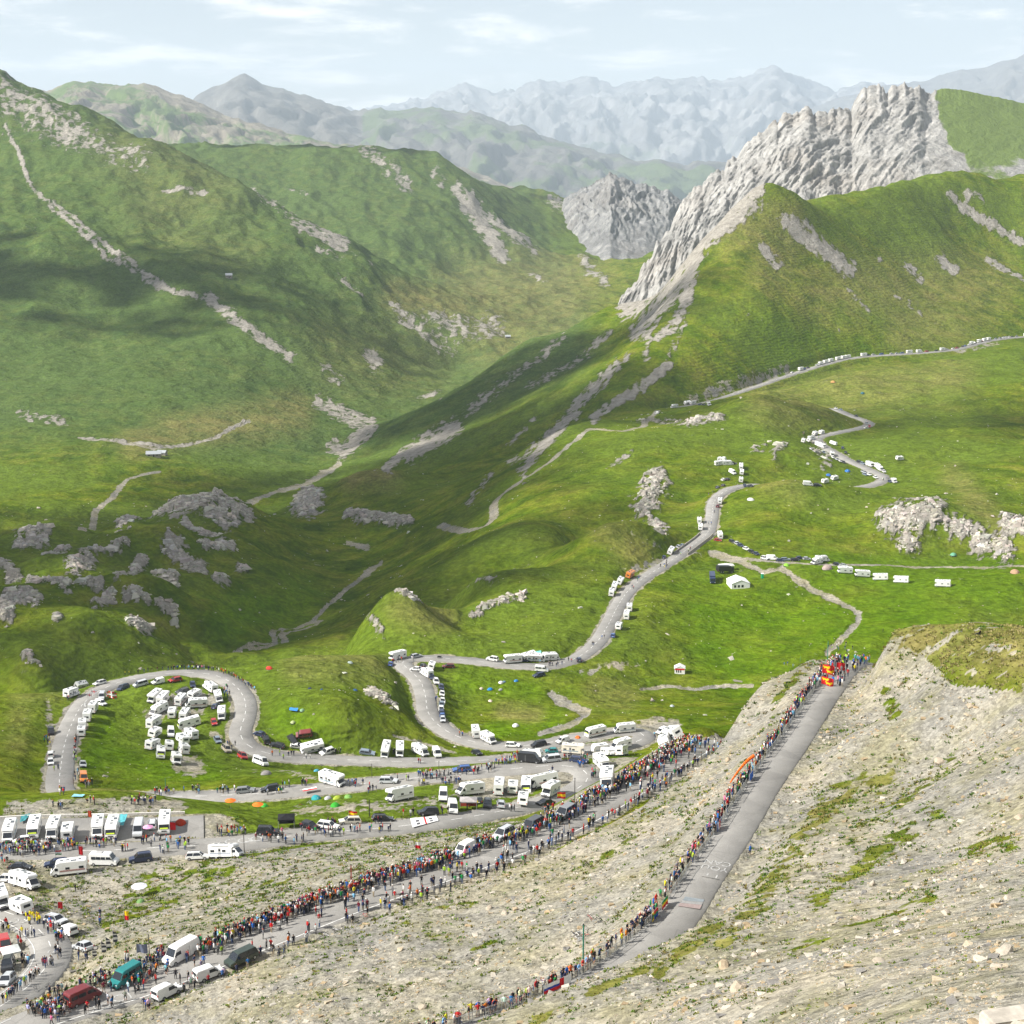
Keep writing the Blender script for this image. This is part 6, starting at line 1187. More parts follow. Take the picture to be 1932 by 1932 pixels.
def lion(u, v):
    for cx, cy in ((.35,.72),(.62,.30)):
        x, y = (u-cx)*4, (v-cy)*6
        if abs(y) < .55 and abs(x) < .9 or abs(x-.9) < .28 and 0 < y < 1.1 or (abs(x+.7) < .18 or abs(x-.5) < .18) and -1.2 < y < 0 or abs(x+1.0) < .15 and 0 < y < 1.2: return YEL
    return RED
cross = lambda u, v: RED if abs(u-.5) < .1 or abs(v-.5) < .14 else WHT
spain = lambda u, v: YEL if .25 < v < .75 else RED
tri = lambda u, v: BLU if u < .34 else (WHT if u < .67 else RED)
hun = lambda u, v: RED if v > .66 else (WHT if v > .33 else GRN)
slo = lambda u, v: WHT if v > .66 else (BLU if v > .33 else RED)
solid = lambda c: (lambda u, v: c)
for t, x, y, w, h, pl, cf, lab, ang in [('A',590,410,3.0,2.2,3.6,basque,'red flag with green and white crosses on the road loop',0.0), ('A',455,380,1.6,1.1,2.6,cross,'white flag with red cross on the road loop, upper one',0.2), ('A',418,412,1.4,1.0,2.4,cross,'white flag with red cross on the road loop, lower one',.4), ('D',455,1000,2.0,1.4,2.6,spain,'red and yellow flag above the grey people carrier',.3), ('F',1630,500,1.8,1.2,2.4,spain,'red and yellow flag above the cream estate car',0.1), ('E',1545,520,3.2,1.5,2.6,tri,'blue white and red flag hung at the last motorhome',0.0), ('E',540,800,1.3,.9,2.5,hun,'red white and green flag beside the navy estate car',.6), ('E',765,770,.8,1.8,2.6,solid(RED),'narrow red banner behind the coachbuilt motorhome',.2), ('E',855,420,.7,1.4,2.6,solid((.6,.08,.02)),'orange red pennant between the parked motorhomes',.2), ('H',565,250,.8,1.2,2.6,solid(RED),'red flag on the silver estate car',.3), ('H',1205,330,.7,1.6,2.4,lambda u, v: YEL if v > .5 else RED,'yellow and red flag on the green patch',0.0), ('Z',800,1110,2.3,1.7,3.4,lion,'big red flag with yellow emblem at the road head',-.15), ('Z',790,1200,2.2,1.5,1.9,lion,'second red flag with yellow emblem, lower one',-.35), ('Z',1080,960,1.8,1.4,2.2,solid(RED),'plain red flag across the road head',0.1), ('G',600,1085,1.0,1.2,3.0,lambda u, v: RED if v < .5 else WHT,'white and red flag above the dense crowd',0.2), ('A',385,480,.8,1.2,2.2,solid(WHT),'white pennant on the inner edge of the loop',0.1), ('H',1325,690,1.6,1.4,2.8,solid((.16,.18,.26)),'slate blue sail flag behind the teal van',0.2)]:
    flag(at(t, x, y), ang, w, h, pl, cf, lab)
def feather(x, y, x1, y1, lab):
    p = at('Q', x, y); c = p[1]*CP - p[2]*SP; s = TILE['Q'][2]*K; h = math.hypot((x1-x)*s, (y1-y)*s)*c/F/.9; root = empty('feather_banner')
    MB().quadbar((0,0,-.1),(0,0,h),.03).build('pole', M_RIM, root)
    V = []; n = 10; Fs = []
    for i in range(n+1):
        v = i/n; w = .75*math.sin(math.pi*min(1, .25+.75*v))**.6 * (1 if v < .9 else .6); V += [(0,.01,.3+v*(h-.3)), (w,.01+.05*math.sin(v*6),.3+v*(h-.3)-.05)]
    b = MB(); b.add(V, [(2*i,2*i+1,2*i+3,2*i+2) for i in range(n)]); b.m = [1 if i in (2,3,6) else 0 for i in range(n)]; b.build('cloth', [cloth((.05,.055,.07)), cloth(WHT)], root)
    put_thing(root, p, .3, lab, 'banner', 'feather banners')
feather(1640,555,1570,350,'dark feather banner on the shelf, second from left'); feather(1715,505,1640,280,'dark feather banner on the shelf, third from left'); feather(1825,385,1760,180,'dark feather banner on the shelf, rightmost and highest'); feather(1490,615,1440,460,'dark feather banner behind the silver hatchback, leftmost')
def drape(k0, n, cells, lab):
    b0 = BAR[k0]; bpy.context.view_layer.update(); M = b0.matrix_world; root = empty('draped_flag'); V = []; Fs = []; mats = []; mi = []; w = n*2.3; nx, ny = 12, 8
    for j in range(ny+1):
        for i in range(nx+1): u, v = i/nx, j/ny; V.append((-1.15+u*w, -.06-.03*math.sin(u*16)-.05*(1-v), .1+v*1.05))
    for j in range(ny):
        for i in range(nx):
            c = cells((i+.5)/nx, (j+.5)/ny)
            if c not in mats: mats.append(c)
            Fs.append((j*(nx+1)+i, j*(nx+1)+i+1, (j+1)*(nx+1)+i+1, (j+1)*(nx+1)+i)); mi.append(mats.index(c))
    b = MB(); b.add(V, Fs); b.m = mi; o = b.build('draped_flag', [cloth(c) for c in mats], None, 0, True); bpy.data.objects.remove(root); o.matrix_world = M; tag(o, lab, 'flag', 'flags')
safr = lambda u, v: (.01,.2,.08) if abs(v-.5) < .15 else (RED if v > .5 else BLU) if u > .35 else (BLKc if abs(v-.5) < .35-.6*u else YEL)
def near_bar(t, x, y):
    p = at(t, x, y); return min(range(len(BAR)), key=lambda k: (BAR[k].location.x-p[0])**2 + (BAR[k].location.y-p[1])**2)
drape(near_bar('P',700,1420), 1, slo, 'white blue and red flag draped on the near barriers'); drape(near_bar('P',870,1330), 1, lambda u, v: WHT if u > .5 else RED, 'red and white flag draped beside the tricolour on barriers'); drape(near_bar('8',25,1440), 1, safr, 'green red blue and black flag draped on a barrier'); drape(near_bar('8',80,1370), 1, lambda u, v: (.02,.25,.05) if v > .66 else (YEL if v > .33 else RED), 'green yellow and red flag draped on a barrier'); drape(near_bar('8',310,1040), 1, tri, 'blue white red flag draped half way up the barriers'); drape(near_bar('8',490,790), 1, solid((.03,.12,.5)), 'blue cloth draped on the upper barriers')
def streamer():
    a, b, c = np.array(at('8',380,808)) + [0,0,.6], np.array(at('8',440,752)) + [0,0,2.0], np.array(at('8',488,735)) + [0,0,2.4]; m = MB(); prev = None
    pts = [(1-t)**2*a + 2*t*(1-t)*b + t*t*c for t in np.linspace(0, 1, 14)]
    for i in range(13): m.quadbar(pts[i], pts[i+1], (.12+.012*i, .132+.012*i), 0, 8)
    o = m.build('windsock_streamer', cloth((.85,.14,.01)), None, 0, True); tag(o, 'long orange streamer tube flying over the scree', 'streamer')
streamer()
def sheet(corners, lab, name, cat, cells=None, lift=.25):
    P = [np.array(at(*c)) + [0, 0, lift] for c in corners]; nx, ny = 16, 8; V = []; Fs = []; mats = []; mi = []
    for j in range(ny+1):
        for i in range(nx+1):
            u, v = i/nx, j/ny; q = (P[0]*(1-u)+P[1]*u)*(1-v) + (P[3]*(1-u)+P[2]*u)*v; q = q + [0, 0, .06*math.sin(u*9)*math.sin(v*7)]; V.append(tuple(q))
    for j in range(ny):
        for i in range(nx):
            c = cells((i+.5)/nx, (j+.5)/ny) if cells else WHT
            if c not in mats: mats.append(c)
            Fs.append((j*(nx+1)+i, j*(nx+1)+i+1, (j+1)*(nx+1)+i+1, (j+1)*(nx+1)+i)); mi.append(mats.index(c))
    b = MB(); b.add(V, Fs); b.m = mi; o = b.build(name, [cloth(c) for c in mats], None, 0, False); tag(o, lab, cat)
def bann(u, v): return (.10,.10,.11) if (.18 < u < .30 or .68 < u < .8) and (.55 < v < .72 or .18 < v < .32) else (RED if abs(u-.52) < .03 else WHT)
sheet([('G',575,825),('G',815,760),('G',795,715),('G',552,742)], 'white banner sheets with dark print beside the lower lane', 'banner_sheet', 'banner', bann)
sheet([('F',1190,250),('F',1322,225),('F',1320,205),('F',1186,228)], 'red and white banner beside the upper lane tents', 'banner_sheet', 'banner', lambda u, v: RED if v < .55 else WHT, .9)
sheet([('E',690,172),('E',800,172),('E',820,152),('E',715,148)], 'pale blue tarpaulin spread on the grass mound', 'tarpaulin', 'tarpaulin', solid((.22,.50,.62)), .3)
sheet([('E',195,440),('E',250,420),('E',295,345),('E',205,360)], 'teal awning sheet between the first two motorhomes', 'awning_sheet', 'awning', solid((.04,.20,.22)), .5)
sheet([('E',1125,480),('E',1195,490),('E',1235,380),('E',1165,370)], 'turquoise awning beside the sixth motorhome', 'awning_sheet', 'awning', solid((.08,.34,.38)), .9)
sheet([('B',520,505),('B',590,515),('B',600,488),('B',525,482)], 'blue tarpaulin shelter beside the pale green tent', 'tarpaulin', 'tarpaulin', solid((.04,.20,.50)), .8)
sheet([('C',1480,190),('C',1560,180),('C',1555,150),('C',1490,160)], 'turquoise awning on the meadow road motorhome', 'awning_sheet', 'awning', solid((.2,.55,.52)), 2.0)
# bridge, car park wall, huts
M_STONE = plain('masonry_stone', (.30,.28,.24), .9, .15, 0, .3, 1.2)
def along_wall(root, name, S, off, th, z0, z1, mat):
    T_, R_n = frame_of(S); V = []
    for k in range(len(S)):
        for a, z in ((off, z0), (off+th, z0), (off+th, z1), (off, z1)): V.append((S[k,0]+R_n[k,0]*a, S[k,1]+R_n[k,1]*a, S[k,2]+z))
    n = len(S); Fs = [(4*k+i, 4*k+(i+1) % 4, 4*k+4+(i+1) % 4, 4*k+4+i) for k in range(n-1) for i in range(4)] + [(0,1,2,3), (4*n-1,4*n-2,4*n-3,4*n-4)]
    return MB().add(V, Fs).build(name, mat, root)
def bridge():
    S = ROAD3['parking_road']; px, py, pc = project(S); i0 = int(np.argmin(np.hypot(px-1285, py-1046))); i1 = int(np.argmin(np.hypot(px-1334, py-1008))); B = S[i0:i1+1]
    root = empty('stone_bridge'); tag(root, 'stone road bridge with dark arch above the meadow', 'bridge')
    along_wall(root, 'parapet', B, 3.2, .35, -.4, .85, M_STONE); along_wall(root, 'parapet', B, -3.55, .35, -.4, .85, M_STONE)
    k = len(B)//2 + 6; along_wall(root, 'spandrel_wall', B, 3.56, .4, -5.0, -.2, M_STONE)
    T_, R_n = frame_of(B); c = B[k]; m = MB(); r = 2.2; pts = [(-r,-5.0)] + [(-r*math.cos(t), -3.4+2.0*math.sin(t)) for t in np.linspace(0, math.pi, 9)] + [(r,-5.0)]
    V = [(c[0]+T_[k,0]*a+R_n[k,0]*o_, c[1]+T_[k,1]*a+R_n[k,1]*o_, c[2]+z) for o_ in (4.0, 3.9) for a, z in pts]; n = len(pts); m.add(V, [tuple(range(n)), tuple(range(2*n-1, n-1, -1))] + [(i, n+i, n+(i+1) % n, (i+1) % n) for i in range(n)]); m.build('arch_shade_panel', plain('painted_arch_shade', (.03,.03,.03), .9, .1), root)  # solid near-black panel on the wall, painted as the shade inside the arch
bridge()
def low_wall(t, pts, h, th, lab):
    Q = smooth_path(np.array([at(t, x, y) for x, y in pts]), 2.0); Q[:, 2] = ground(Q[:, 0], Q[:, 1]); o = along_wall(None, 'low_wall', Q, 0, th, -.4, h, plain('limewash_stone', (.52,.50,.46), .9, .1, 0, .2)); tag(o, lab, 'wall')
low_wall('E', [(0,372),(300,358),(640,350),(1000,345),(1400,335),(1840,322)], .55, .35, 'low pale wall along the back of the asphalt car park')
def hut(t, x, y, w, d, h, a, lab, wall=(.30,.27,.23), roof=(.32,.34,.36)):
    root = empty('stone_hut')
    MB().add([(-w/2,-d/2,-1),(w/2,-d/2,-1),(w/2,d/2,-1),(-w/2,d/2,-1),(-w/2,-d/2,h),(w/2,-d/2,h),(w/2,d/2,h),(-w/2,d/2,h),(-w/2,0,h+d*.3),(w/2,0,h+d*.3)], [(0,1,5,4),(2,3,7,6),(1,2,6,9,5),(3,0,4,8,7)]).build('wall', cloth(wall), root)
    for s in (-1, 1): MB().add([(-w/2-.4,0,h+d*.3+.1),(w/2+.4,0,h+d*.3+.1),(w/2+.4,s*(d/2+.5),h-.2),(-w/2-.4,s*(d/2+.5),h-.2),(-w/2-.4,0,h+d*.3-.1),(w/2+.4,0,h+d*.3-.1),(w/2+.4,s*(d/2+.5),h-.4),(-w/2-.4,s*(d/2+.5),h-.4)], [(0,1,2,3),(4,7,6,5),(0,3,7,4),(1,5,6,2),(2,6,7,3)]).build('roof', cloth(roof), root)
    for k in (-.3, .25): boxpart(root, 'window', (k*w-.5, k*w+.5, -d/2-.04, -d/2+.04, h*.35, h*.7), M_GLASS)
    boxpart(root, 'door', (-.5+.02*w, .5+.02*w, -d/2-.05, -d/2+.04, 0, h*.8), M_BLK); put_thing(root, at(t, x, y), a, lab, 'hut')
hut('W',290,861,13,7,3,.15,'long grey roofed farm hut on the far valley pasture'); hut('W',306,858,8,6,2.6,-.2,'small hut beside the long farm hut across the valley'); hut('W',432,524,9,8,4,.2,'lone small hut high on the left mountainside'); hut('W',958,638,8,6,3,.1,'tiny stone hut in the far valley')
# road paint
def dashes(road, off, dash, gap, w, lo=0, hi=10**9, hgt=.09):
    S = ROAD3[road]; T_, R_n = frame_of(S); L = np.concatenate([[0], np.cumsum(np.linalg.norm(np.diff(S[:, :2], axis=0), axis=1))]); m = MB(); g = lo
    f = lambda s, a: tuple(np.interp(s, L, S[:, k]) + (np.interp(s, L, R_n[:, k]) * a if k < 2 else hgt - .02*abs(a)) for k in range(3))
    while g < min(hi, L[-1] - dash):
        for q in range(max(1, int(dash/3))):
            s0 = g + q*min(3, dash); s1 = s0 + min(3, dash); m.add([f(s0, off-w/2), f(s0, off+w/2), f(s1, off+w/2), f(s1, off-w/2)], [(0,1,2,3)])
        g += dash + gap
    m.build('lane_marking', M_PAINT, ROAD_OBJ[road])
dashes('parking_road', 0, 3, 3.4, .16, 0, 1300); dashes('middle_road', 2.75, 3, .0, .14); dashes('middle_road', -2.75, 3, 3, .12); dashes('bend_road', 2.6, 3, 0.0, .12); dashes('bend_road', 0, 3, 4, .14); dashes('valley_road', 0, 3, 5, .2)
def lettering(text, road, t, x, y, size, rot, bold=0.0):
    """painted letters lying on the road; rot turns them from the direction of the road"""
    p = at(t, x, y); S = ROAD3[road]; k = int(np.argmin(np.hypot(S[:,0]-p[0], S[:,1]-p[1]))); T_, R_n = frame_of(S)
    cu = bpy.data.curves.new('letters', 'FONT'); cu.body = text; cu.size = size; cu.align_x = 'CENTER'; cu.align_y = 'CENTER'; cu.offset = bold; tmp = bpy.data.objects.new('tmp', cu); COL.objects.link(tmp)
    dg = bpy.context.evaluated_depsgraph_get(); me = bpy.data.meshes.new_from_object(tmp.evaluated_get(dg)); bpy.data.objects.remove(tmp)
    me.materials.clear(); me.materials.append(M_LET); o = link('road_lettering', me, ROAD_OBJ[road])
    a = math.atan2(T_[k,1], T_[k,0]) + rot; c_, s_ = math.cos(a), math.sin(a)
    for v in me.vertices:
        X, Y = p[0] + v.co.x*c_ - v.co.y*s_, p[1] + v.co.x*s_ + v.co.y*c_; q = int(np.argmin(np.hypot(S[:,0]-X, S[:,1]-Y))); d = abs((X-S[q,0])*R_n[q,0] + (Y-S[q,1])*R_n[q,1]); v.co = (X, Y, S[q,2] + .085 - .022*d + .012)
M_LET = plain('chalky_road_paint', (.36,.36,.35), .85, .1, 0, .35, 3)
for tx, rd, t, x, y, sz, rt in [('CAN','summit_road','R',1150,480,1.7,math.pi/2), ('YOU','summit_road','R',1080,605,1.7,math.pi/2), ('TT','summit_road','R',1010,800,2.0,math.pi/2), ('ARU','parking_road','D',680,895,3.2,math.pi), ('SLO','middle_road','Q',1600,1440,1.8,0), ('OI','middle_road','H',1180,1060,2.6,0), ('CO','parking_road','F',560,700,3.6,0), ('O','parking_road','F',740,680,3.4,0), ('10','bend_road','Q',820,560,2.2,1.2), ('OO','bend_road','Q',300,50,2.2,.5), ('GA','parking_road','B',1310,1200,4.0,math.pi), ('PORTE','parking_road','D',1300,470,2.4,0)]:
    lettering(tx, rd, t, x, y, sz, rt)
def stripe(t, pts, col):
    P = [np.array(at(t, x, y)) + [0,0,.06] for x, y in pts]; m = MB().add([tuple(q) for q in P], [(0,1,2,3)]); m.build('painted_stripe', plain('faded_paint', col, .85, .1), ROAD_OBJ['summit_road'])
stripe('R', [(370,1300),(830,1370),(800,1430),(300,1390)], (.20,.225,.24)); stripe('R', [(300,1392),(800,1432),(770,1500),(240,1450)], (.25,.25,.245)); stripe('R', [(240,1452),(770,1502),(720,1610),(190,1530)], (.27,.215,.205))
# two figures on the brow and the lone rider, seen against the meadow and the road
for t, x, y, pz_, tp, lab in [('S',1766,1264,0,0,'person in dark clothes standing on the tip of the spur'), ('S',1960,1270,7,0,'person in dark clothes seated on the grassy brow at right'), ('8',472,1140,0,6,'lone cyclist in blue standing at the right road edge')]:
    p = at(t, x, y); o = link('person', HUM[pz_][1]); o.location = p; o.rotation_euler = (0,0,2.4); o.color = (*TOPS[tp][1], 1); tag(o, lab, 'person')
# ------------------------------------------------------------------ boulders, loose stones, tufts
def rock_mesh(seed, sx, sy, sz, sub=2):
    bm = bmesh.new(); bmesh.ops.create_icosphere(bm, subdivisions=sub, radius=1.0); r = random.Random(seed)
    planes = [(Vector((r.gauss(0,1), r.gauss(0,1), r.gauss(0,1))).normalized(), r.uniform(.55,.85)) for _ in range(9)]
    for v in bm.verts:
        for n, d in planes:
            k = v.co.dot(n)
            if k > d: v.co -= n*(k-d)
        v.co = Vector((v.co.x*sx, v.co.y*sy, v.co.z*sz)); v.co += Vector((r.gauss(0,.02), r.gauss(0,.02), r.gauss(0,.02)))*sx
    me = bpy.data.meshes.new('boulder'); bm.to_mesh(me); bm.free(); return me
def rock_mat():
    m, nt = new_mat('tan_boulder'); b = out_bsdf(nt, .9, .15); tc = N(nt, 'ShaderNodeTexCoord'); n = noise(nt, tc.outputs['Object'], 2.5, 6, .7); oi = N(nt, 'ShaderNodeObjectInfo')
    c = ramp(nt, n, [(.3, (.22,.18,.13)), (.5, (.38,.31,.22)), (.7, (.50,.43,.33))]); nt.links.new(mixc(nt, .55, c, mixc(nt, oi.outputs['Random'], (.40,.31,.20), (.42,.40,.36))), b.inputs['Base Color'])
    bp = N(nt, 'ShaderNodeBump'); bp.inputs['Strength'].default_value = .7; bp.inputs['Distance'].default_value = .2; nt.links.new(n, bp.inputs['Height']); nt.links.new(bp.outputs[0], b.inputs['Normal']); return m
M_BOUL = rock_mat()
for i, (t, x, y, wpx, asp, lab) in enumerate([('8',415,1775,130,.6,'large flat topped tan boulder at the bottom of the slope'), ('8',350,1665,95,.55,'tan boulder just above the large flat topped one'), ('8',1680,1600,120,.45,'tan slab boulder at the right edge near the bottom'), ('8',1640,1670,70,.6,'brown boulder beside the slab at right'), ('8',1370,695,95,.4,'long flat tan rock in the middle of the slope'), ('8',1515,432,50,.6,'square tan boulder high on the slope'), ('8',1580,850,40,.6,'rusty boulder in the middle of the slope'), ('8',1400,1415,70,.5,'grey boulder below the yellow grass clump'), ('8',1080,1640,70,.4,'pale flat rock near the bottom middle'), ('8',835,1590,60,.5,'dark sided rock above the bottom boulders'), ('8',500,1610,60,.5,'tan rock right of the boulder pair'), ('8',985,1440,60,.5,'pale grey rock on the grey scree'), ('8',1050,1280,40,1.2,'upright pale stone beside the turf band'), ('8',1745,960,60,.45,'tan rock at the right edge of the slope'), ('8',1690,1340,50,.5,'flat tan rock in the lower right scree'), ('8',370,690,35,.8,'pale boulder on the scree beside the streamer'), ('7',870,1400,50,.6,'biggest rock of the heap on the scree'), ('7',795,1375,45,.7,'grey boulder left of the rock heap'), ('7',920,1380,40,.7,'tan boulder right of the rock heap'), ('7',990,1340,40,.6,'tan boulder above the rock heap'), ('7',350,1515,32,.5,'flat stone on the scree below the road'), ('7',470,1855,50,.6,'pale boulder near the bottom edge'), ('7',740,1640,36,.6,'stone on the scree above the barriers'), ('E',1150,1230,60,.5,'pale flat stone on the green patch'), ('8',1180,330,36,.7,'stone under the grassy brow')]):
    p = at(t, x, y); c = p[1]*CP - p[2]*SP; w = wpx*TILE[t][2]*K*c/F*.5
    me = rock_mesh(i, w, w*random.uniform(.7,1), w*asp*1.05); me.materials.append(M_BOUL); o = link('boulder', me); o.location = (p[0], p[1], p[2] + w*asp*.25); o.rotation_euler = (random.uniform(-.2,.2), random.uniform(-.2,.2), random.uniform(0,6.28)); tag(o, lab, 'boulder', 'boulders on the scree')
def concrete_block():
    p = at('8',1735,1925); root = link('concrete_block', MB().box(-1.6,1.6,-.7,.7,-1.5,.5).mesh('concrete_block', [plain('weathered_concrete', (.46,.42,.36), .9, .1, 0, .3, .8)], .12, False, 2)); put(root, p, .25, False); tag(root, 'pale weathered concrete block in the bottom right corner', 'concrete block')
concrete_block()
def scatter():
    rs = np.random.RandomState(3); cand = np.argwhere((PC0 < 330) & (M_GRAV > .55) & (NRM_ROAD > 1.0) & (PX0 > -60) & (PX0 < 1990) & (PY0 < 2000) & (PY0 > 1150))
    rsel = cand[rs.randint(0, len(cand), 150000)]; ii, jj = rsel[:, 0], rsel[:, 1]; X, Y = GX[ii, jj], GY[ii, jj]; C_ = PC0[ii, jj]
    clus = fbm(X / 7., Y / 7., 3); keep = rs.rand(len(X)) < np.clip(.12 + .9 * (clus + .05), .03, 1) * np.where(M_GRAV[ii, jj] > .9, 1.0, .22); ii, jj, X, Y, C_ = ii[keep][:42000], jj[keep][:42000], X[keep][:42000], Y[keep][:42000], C_[keep][:42000]
    n = len(X); size = C_ * .00025 * (1 + rs.pareto(2.3, n)); size = np.clip(size, .012, .32)
    X = X + rs.uniform(-.4, .4, n); Y = Y + rs.uniform(-.4, .4, n); Z = ground(X, Y)
    base = np.array([(x, y, z) for z in (-.6, .6) for y in (-.8, .8) for x in (-1, 1)], float); Fb = np.array([(0,2,3,1),(4,5,7,6),(0,1,5,4),(2,6,7,3),(0,4,6,2),(1,3,7,5)])
    B = base[None] + rs.uniform(-.42, .42, (n, 8, 3)); B *= size[:, None, None] * np.stack([rs.uniform(.8, 1.5, n), rs.uniform(.7, 1.2, n), rs.uniform(.45, .9, n)], -1)[:, None, :]
    a = rs.uniform(0, 6.28, n); ca, sa = np.cos(a)[:, None], np.sin(a)[:, None]; V = np.stack([X[:, None] + B[..., 0]*ca - B[..., 1]*sa, Y[:, None] + B[..., 0]*sa + B[..., 1]*ca, Z[:, None] + B[..., 2] + size[:, None]*.15], -1)
    Fq = (np.arange(n)[:, None, None]*8 + Fb[None]).reshape(-1, 4)
    t = rs.rand(n); pal = np.array([(.20,.19,.175), (.30,.28,.24), (.40,.34,.245), (.46,.42,.35), (.34,.26,.16)]); col = pal[np.clip((t*5).astype(int), 0, 4)] * rs.uniform(.8, 1.15, (n, 1)); col4 = np.ones((n, 8, 4)); col4[..., :3] = col[:, None]
    m, nt = new_mat('scree_stone'); b = out_bsdf(nt, .92, .1); at_ = N(nt, 'ShaderNodeAttribute', attribute_name='mask'); g = N(nt, 'ShaderNodeNewGeometry'); nt.links.new(mixc(nt, .6, at_.outputs['Color'], maprange(nt, noise(nt, g.outputs['Position'], 9, 3, .6), .3, .7, .7, 1.2), 'MULTIPLY'), b.inputs['Base Color'])
    tag(link('scree_stones', mesh_np('scree_stones', V.reshape(-1, 3), Fq, [m], False, {'mask': col4.reshape(-1, 4)})), 'loose grey and tan stones scattered over the scree', None, None, 'stuff')
    # tufts
    cand = np.argwhere((PC0 < 345) & ((M_GRAV > .25) | (PX0 > 1680)) & (NRM_ROAD > .8) & (PX0 > -60) & (PX0 < 1990) & (PY0 < 2000) & (PY0 > 1180)); r2 = cand[rs.randint(0, len(cand), 90000)]; ii, jj = r2[:, 0], r2[:, 1]; X, Y, C_ = GX[ii, jj], GY[ii, jj], PC0[ii, jj]
    den = sstep(.05, .5, fbm(X / 6. + 4, Y / 6., 3) + .55 * fbm(X / 1.8, Y / 1.8, 2)) * .5 + .9 * (1 - M_GRAV[ii, jj]); den *= np.where((PX0[ii, jj] > 1500) & (PY0[ii, jj] > 1700), .25, 1); keep = rs.rand(len(X)) < np.clip(den, .02, 1) * .8; cap = ((M_GRAV[ii, jj] < .25) & (PX0[ii, jj] > 1680))[keep][:15000]; X, Y, C_ = X[keep][:15000], Y[keep][:15000], C_[keep][:15000]; n = len(X)
    X = X + rs.uniform(-.3, .3, n); Y = Y + rs.uniform(-.3, .3, n); Z = ground(X, Y); size = np.clip(C_ * .0011 * rs.uniform(.6, 1.9, n), .06, .55); nb = 9
    a = rs.uniform(0, 6.28, (n, nb)); r = np.sqrt(rs.rand(n, nb)) * 1.1; cx, cy = r*np.cos(a), r*np.sin(a)*.8; h = rs.uniform(.35, .8, (n, nb)) * (1.25 - .6*r); b2 = rs.uniform(0, 6.28, (n, nb)); w = .38
    tri = np.stack([np.stack([cx + w*np.cos(b2), cy + w*np.sin(b2), -.12 + 0*h], -1), np.stack([cx - w*np.cos(b2), cy - w*np.sin(b2), -.12 + 0*h], -1), np.stack([cx*1.25 + .15*np.cos(a), cy*1.25 + .15*np.sin(a), h], -1)], 2)
    V = tri * size[:, None, None, None] + np.stack([X, Y, Z], -1)[:, None, None, :]
    pal = np.array([(.055,.115,.012), (.10,.15,.016), (.17,.19,.025), (.15,.125,.035), (.075,.13,.014)]); dryp = np.array([(.20,.185,.055), (.25,.215,.085), (.15,.155,.04), (.28,.24,.11)]); col = np.where(cap[:, None], dryp[rs.randint(0, 4, n)], pal[rs.randint(0, 5, n)]) * rs.uniform(.8, 1.25, (n, 1)); c4 = np.ones((n, nb, 3, 4)); c4[..., :3] = col[:, None, None]
    m, nt = new_mat('tuft_grass'); b = out_bsdf(nt, .9, .1); at_ = N(nt, 'ShaderNodeAttribute', attribute_name='mask'); nt.links.new(at_.outputs['Color'], b.inputs['Base Color'])
    tag(link('grass_tufts', mesh_np('grass_tufts', V.reshape(-1, 3), np.arange(n*nb*3).reshape(-1, 3), [m], False, {'mask': c4.reshape(-1, 4)})), 'small green and olive grass tufts dotted over the scree', None, None, 'stuff')
scatter()
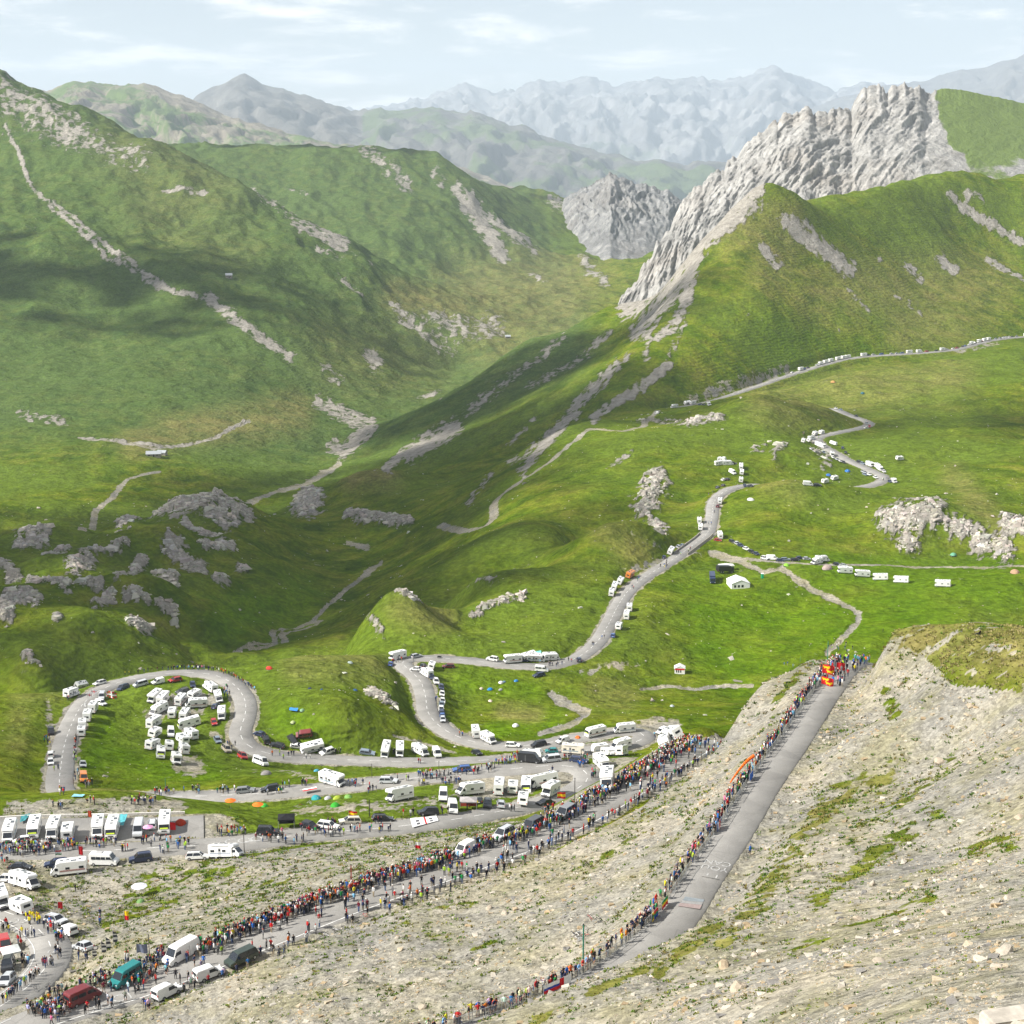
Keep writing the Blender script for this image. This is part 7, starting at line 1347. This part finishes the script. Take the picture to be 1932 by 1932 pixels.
def outcrops():
    """broken blocks on the limestone outcrops and pale stones strewn over the meadows"""
    rs = np.random.RandomState(9); base = np.array([(x, y, z) for z in (-.6, .6) for y in (-.8, .8) for x in (-1, 1)], float); Fb = np.array([(0,2,3,1),(4,5,7,6),(0,1,5,4),(2,6,7,3),(0,4,6,2),(1,3,7,5)])
    def make(name, cand, n, smin, smax, pw, lab, sink, tall):
        r_ = cand[rs.randint(0, len(cand), n)]; ii, jj = r_[:, 0], r_[:, 1]; C_ = PC0[ii, jj]; X = GX[ii, jj] + rs.uniform(-1, 1, n); Y = GY[ii, jj] + rs.uniform(-1.5, 1.5, n); Z = ground(X, Y)
        size = np.clip(C_ / 900 * smin * (1 + rs.pareto(pw, n)), smin * .4, smax); B = base[None] + rs.uniform(-.45, .45, (n, 8, 3)); B[:, 4:, :2] *= rs.uniform(.45, .85, (n, 1, 1)); B *= size[:, None, None] * np.stack([rs.uniform(.7, 1.5, n), rs.uniform(.7, 1.3, n), rs.uniform(.5, tall, n)], -1)[:, None, :]
        a = rs.uniform(0, 6.28, n); ca, sa = np.cos(a)[:, None], np.sin(a)[:, None]; V = np.stack([X[:, None] + B[..., 0]*ca - B[..., 1]*sa, Y[:, None] + B[..., 0]*sa + B[..., 1]*ca, Z[:, None] + B[..., 2] + size[:, None]*sink], -1)
        col = np.ones((n, 8, 4)); col[..., :3] = (np.array([(.42,.39,.34)]) * rs.uniform(.65, 1.2, (n, 1)) * (1 + rs.uniform(-.06, .06, (n, 3))))[:, None]
        tag(link(name, mesh_np(name, V.reshape(-1, 3), (np.arange(n)[:, None, None]*8 + Fb[None]).reshape(-1, 4), [bpy.data.materials['scree_stone']], False, {'mask': col.reshape(-1, 4)})), lab, None, None, 'stuff')
    make('outcrop_blocks', np.argwhere((rk > .45) & (PC0 > 470) & (PC0 < 1420)), 9000, .42, 2.4, 2.4, 'broken pale limestone blocks of the outcrops', -.05, .95)
    make('meadow_stones', np.argwhere((PC0 > 420) & (PC0 < 1300) & (NRM_ROAD > 4) & (NZ1 + NZ2 > .25) & (M_GRAV < .5) & (PX0 > -60) & (PX0 < 1990)), 1300, .2, 1.3, 2.4, 'small pale stones strewn over the meadows', .1, .8)
outcrops()
# ------------------------------------------------------------------ clouds standing high to the left, whose shadows lie in the valley
def cloud(x, y, c, rx, ry, n, seed):
    rs = np.random.RandomState(seed); P = unproj(x, y, c); t = (2100 - P[2]) / sd.z; ctr = P + np.array(sd) * t
    bm = bmesh.new(); bmesh.ops.create_icosphere(bm, subdivisions=1, radius=1.0); V0 = np.array([v.co[:] for v in bm.verts]); F0 = np.array([[v.index for v in f.verts] for f in bm.faces]); bm.free(); AV, AF = [], []
    for k in range(n):
        r = math.sqrt(rs.rand()) ; a = rs.rand()*6.28; q = ctr + [rx*r*math.cos(a), ry*r*math.sin(a), rs.uniform(-25, 60)*(1-r*.5)]; s = rs.uniform(.35, 1.0) * (1.15-.75*r) * min(rx, ry) * .16
        AV.append(V0*s*[1.2,1.2,.7] + q + 0*V0); AF.append(F0 + k*len(V0))
    m = cloth((.85,.86,.88)); tag(link('cloud', mesh_np('cloud', np.concatenate(AV), np.concatenate(AF), [m], True)), kind='structure')
for a in [(200, 1120, 880, 330, 230, 250, 1), (560, 1000, 1120, 260, 190, 300, 2), (880, 900, 1350, 300, 170, 520, 6), (1010, 730, 1640, 300, 150, 520, 8), (1830, 815, 1220, 300, 90, 170, 3), (60, 560, 2250, 460, 260, 200, 4), (560, 240, 4300, 700, 500, 60, 5), (40, 1450, 440, 70, 60, 30, 7)]: cloud(*a)
settle_labels()
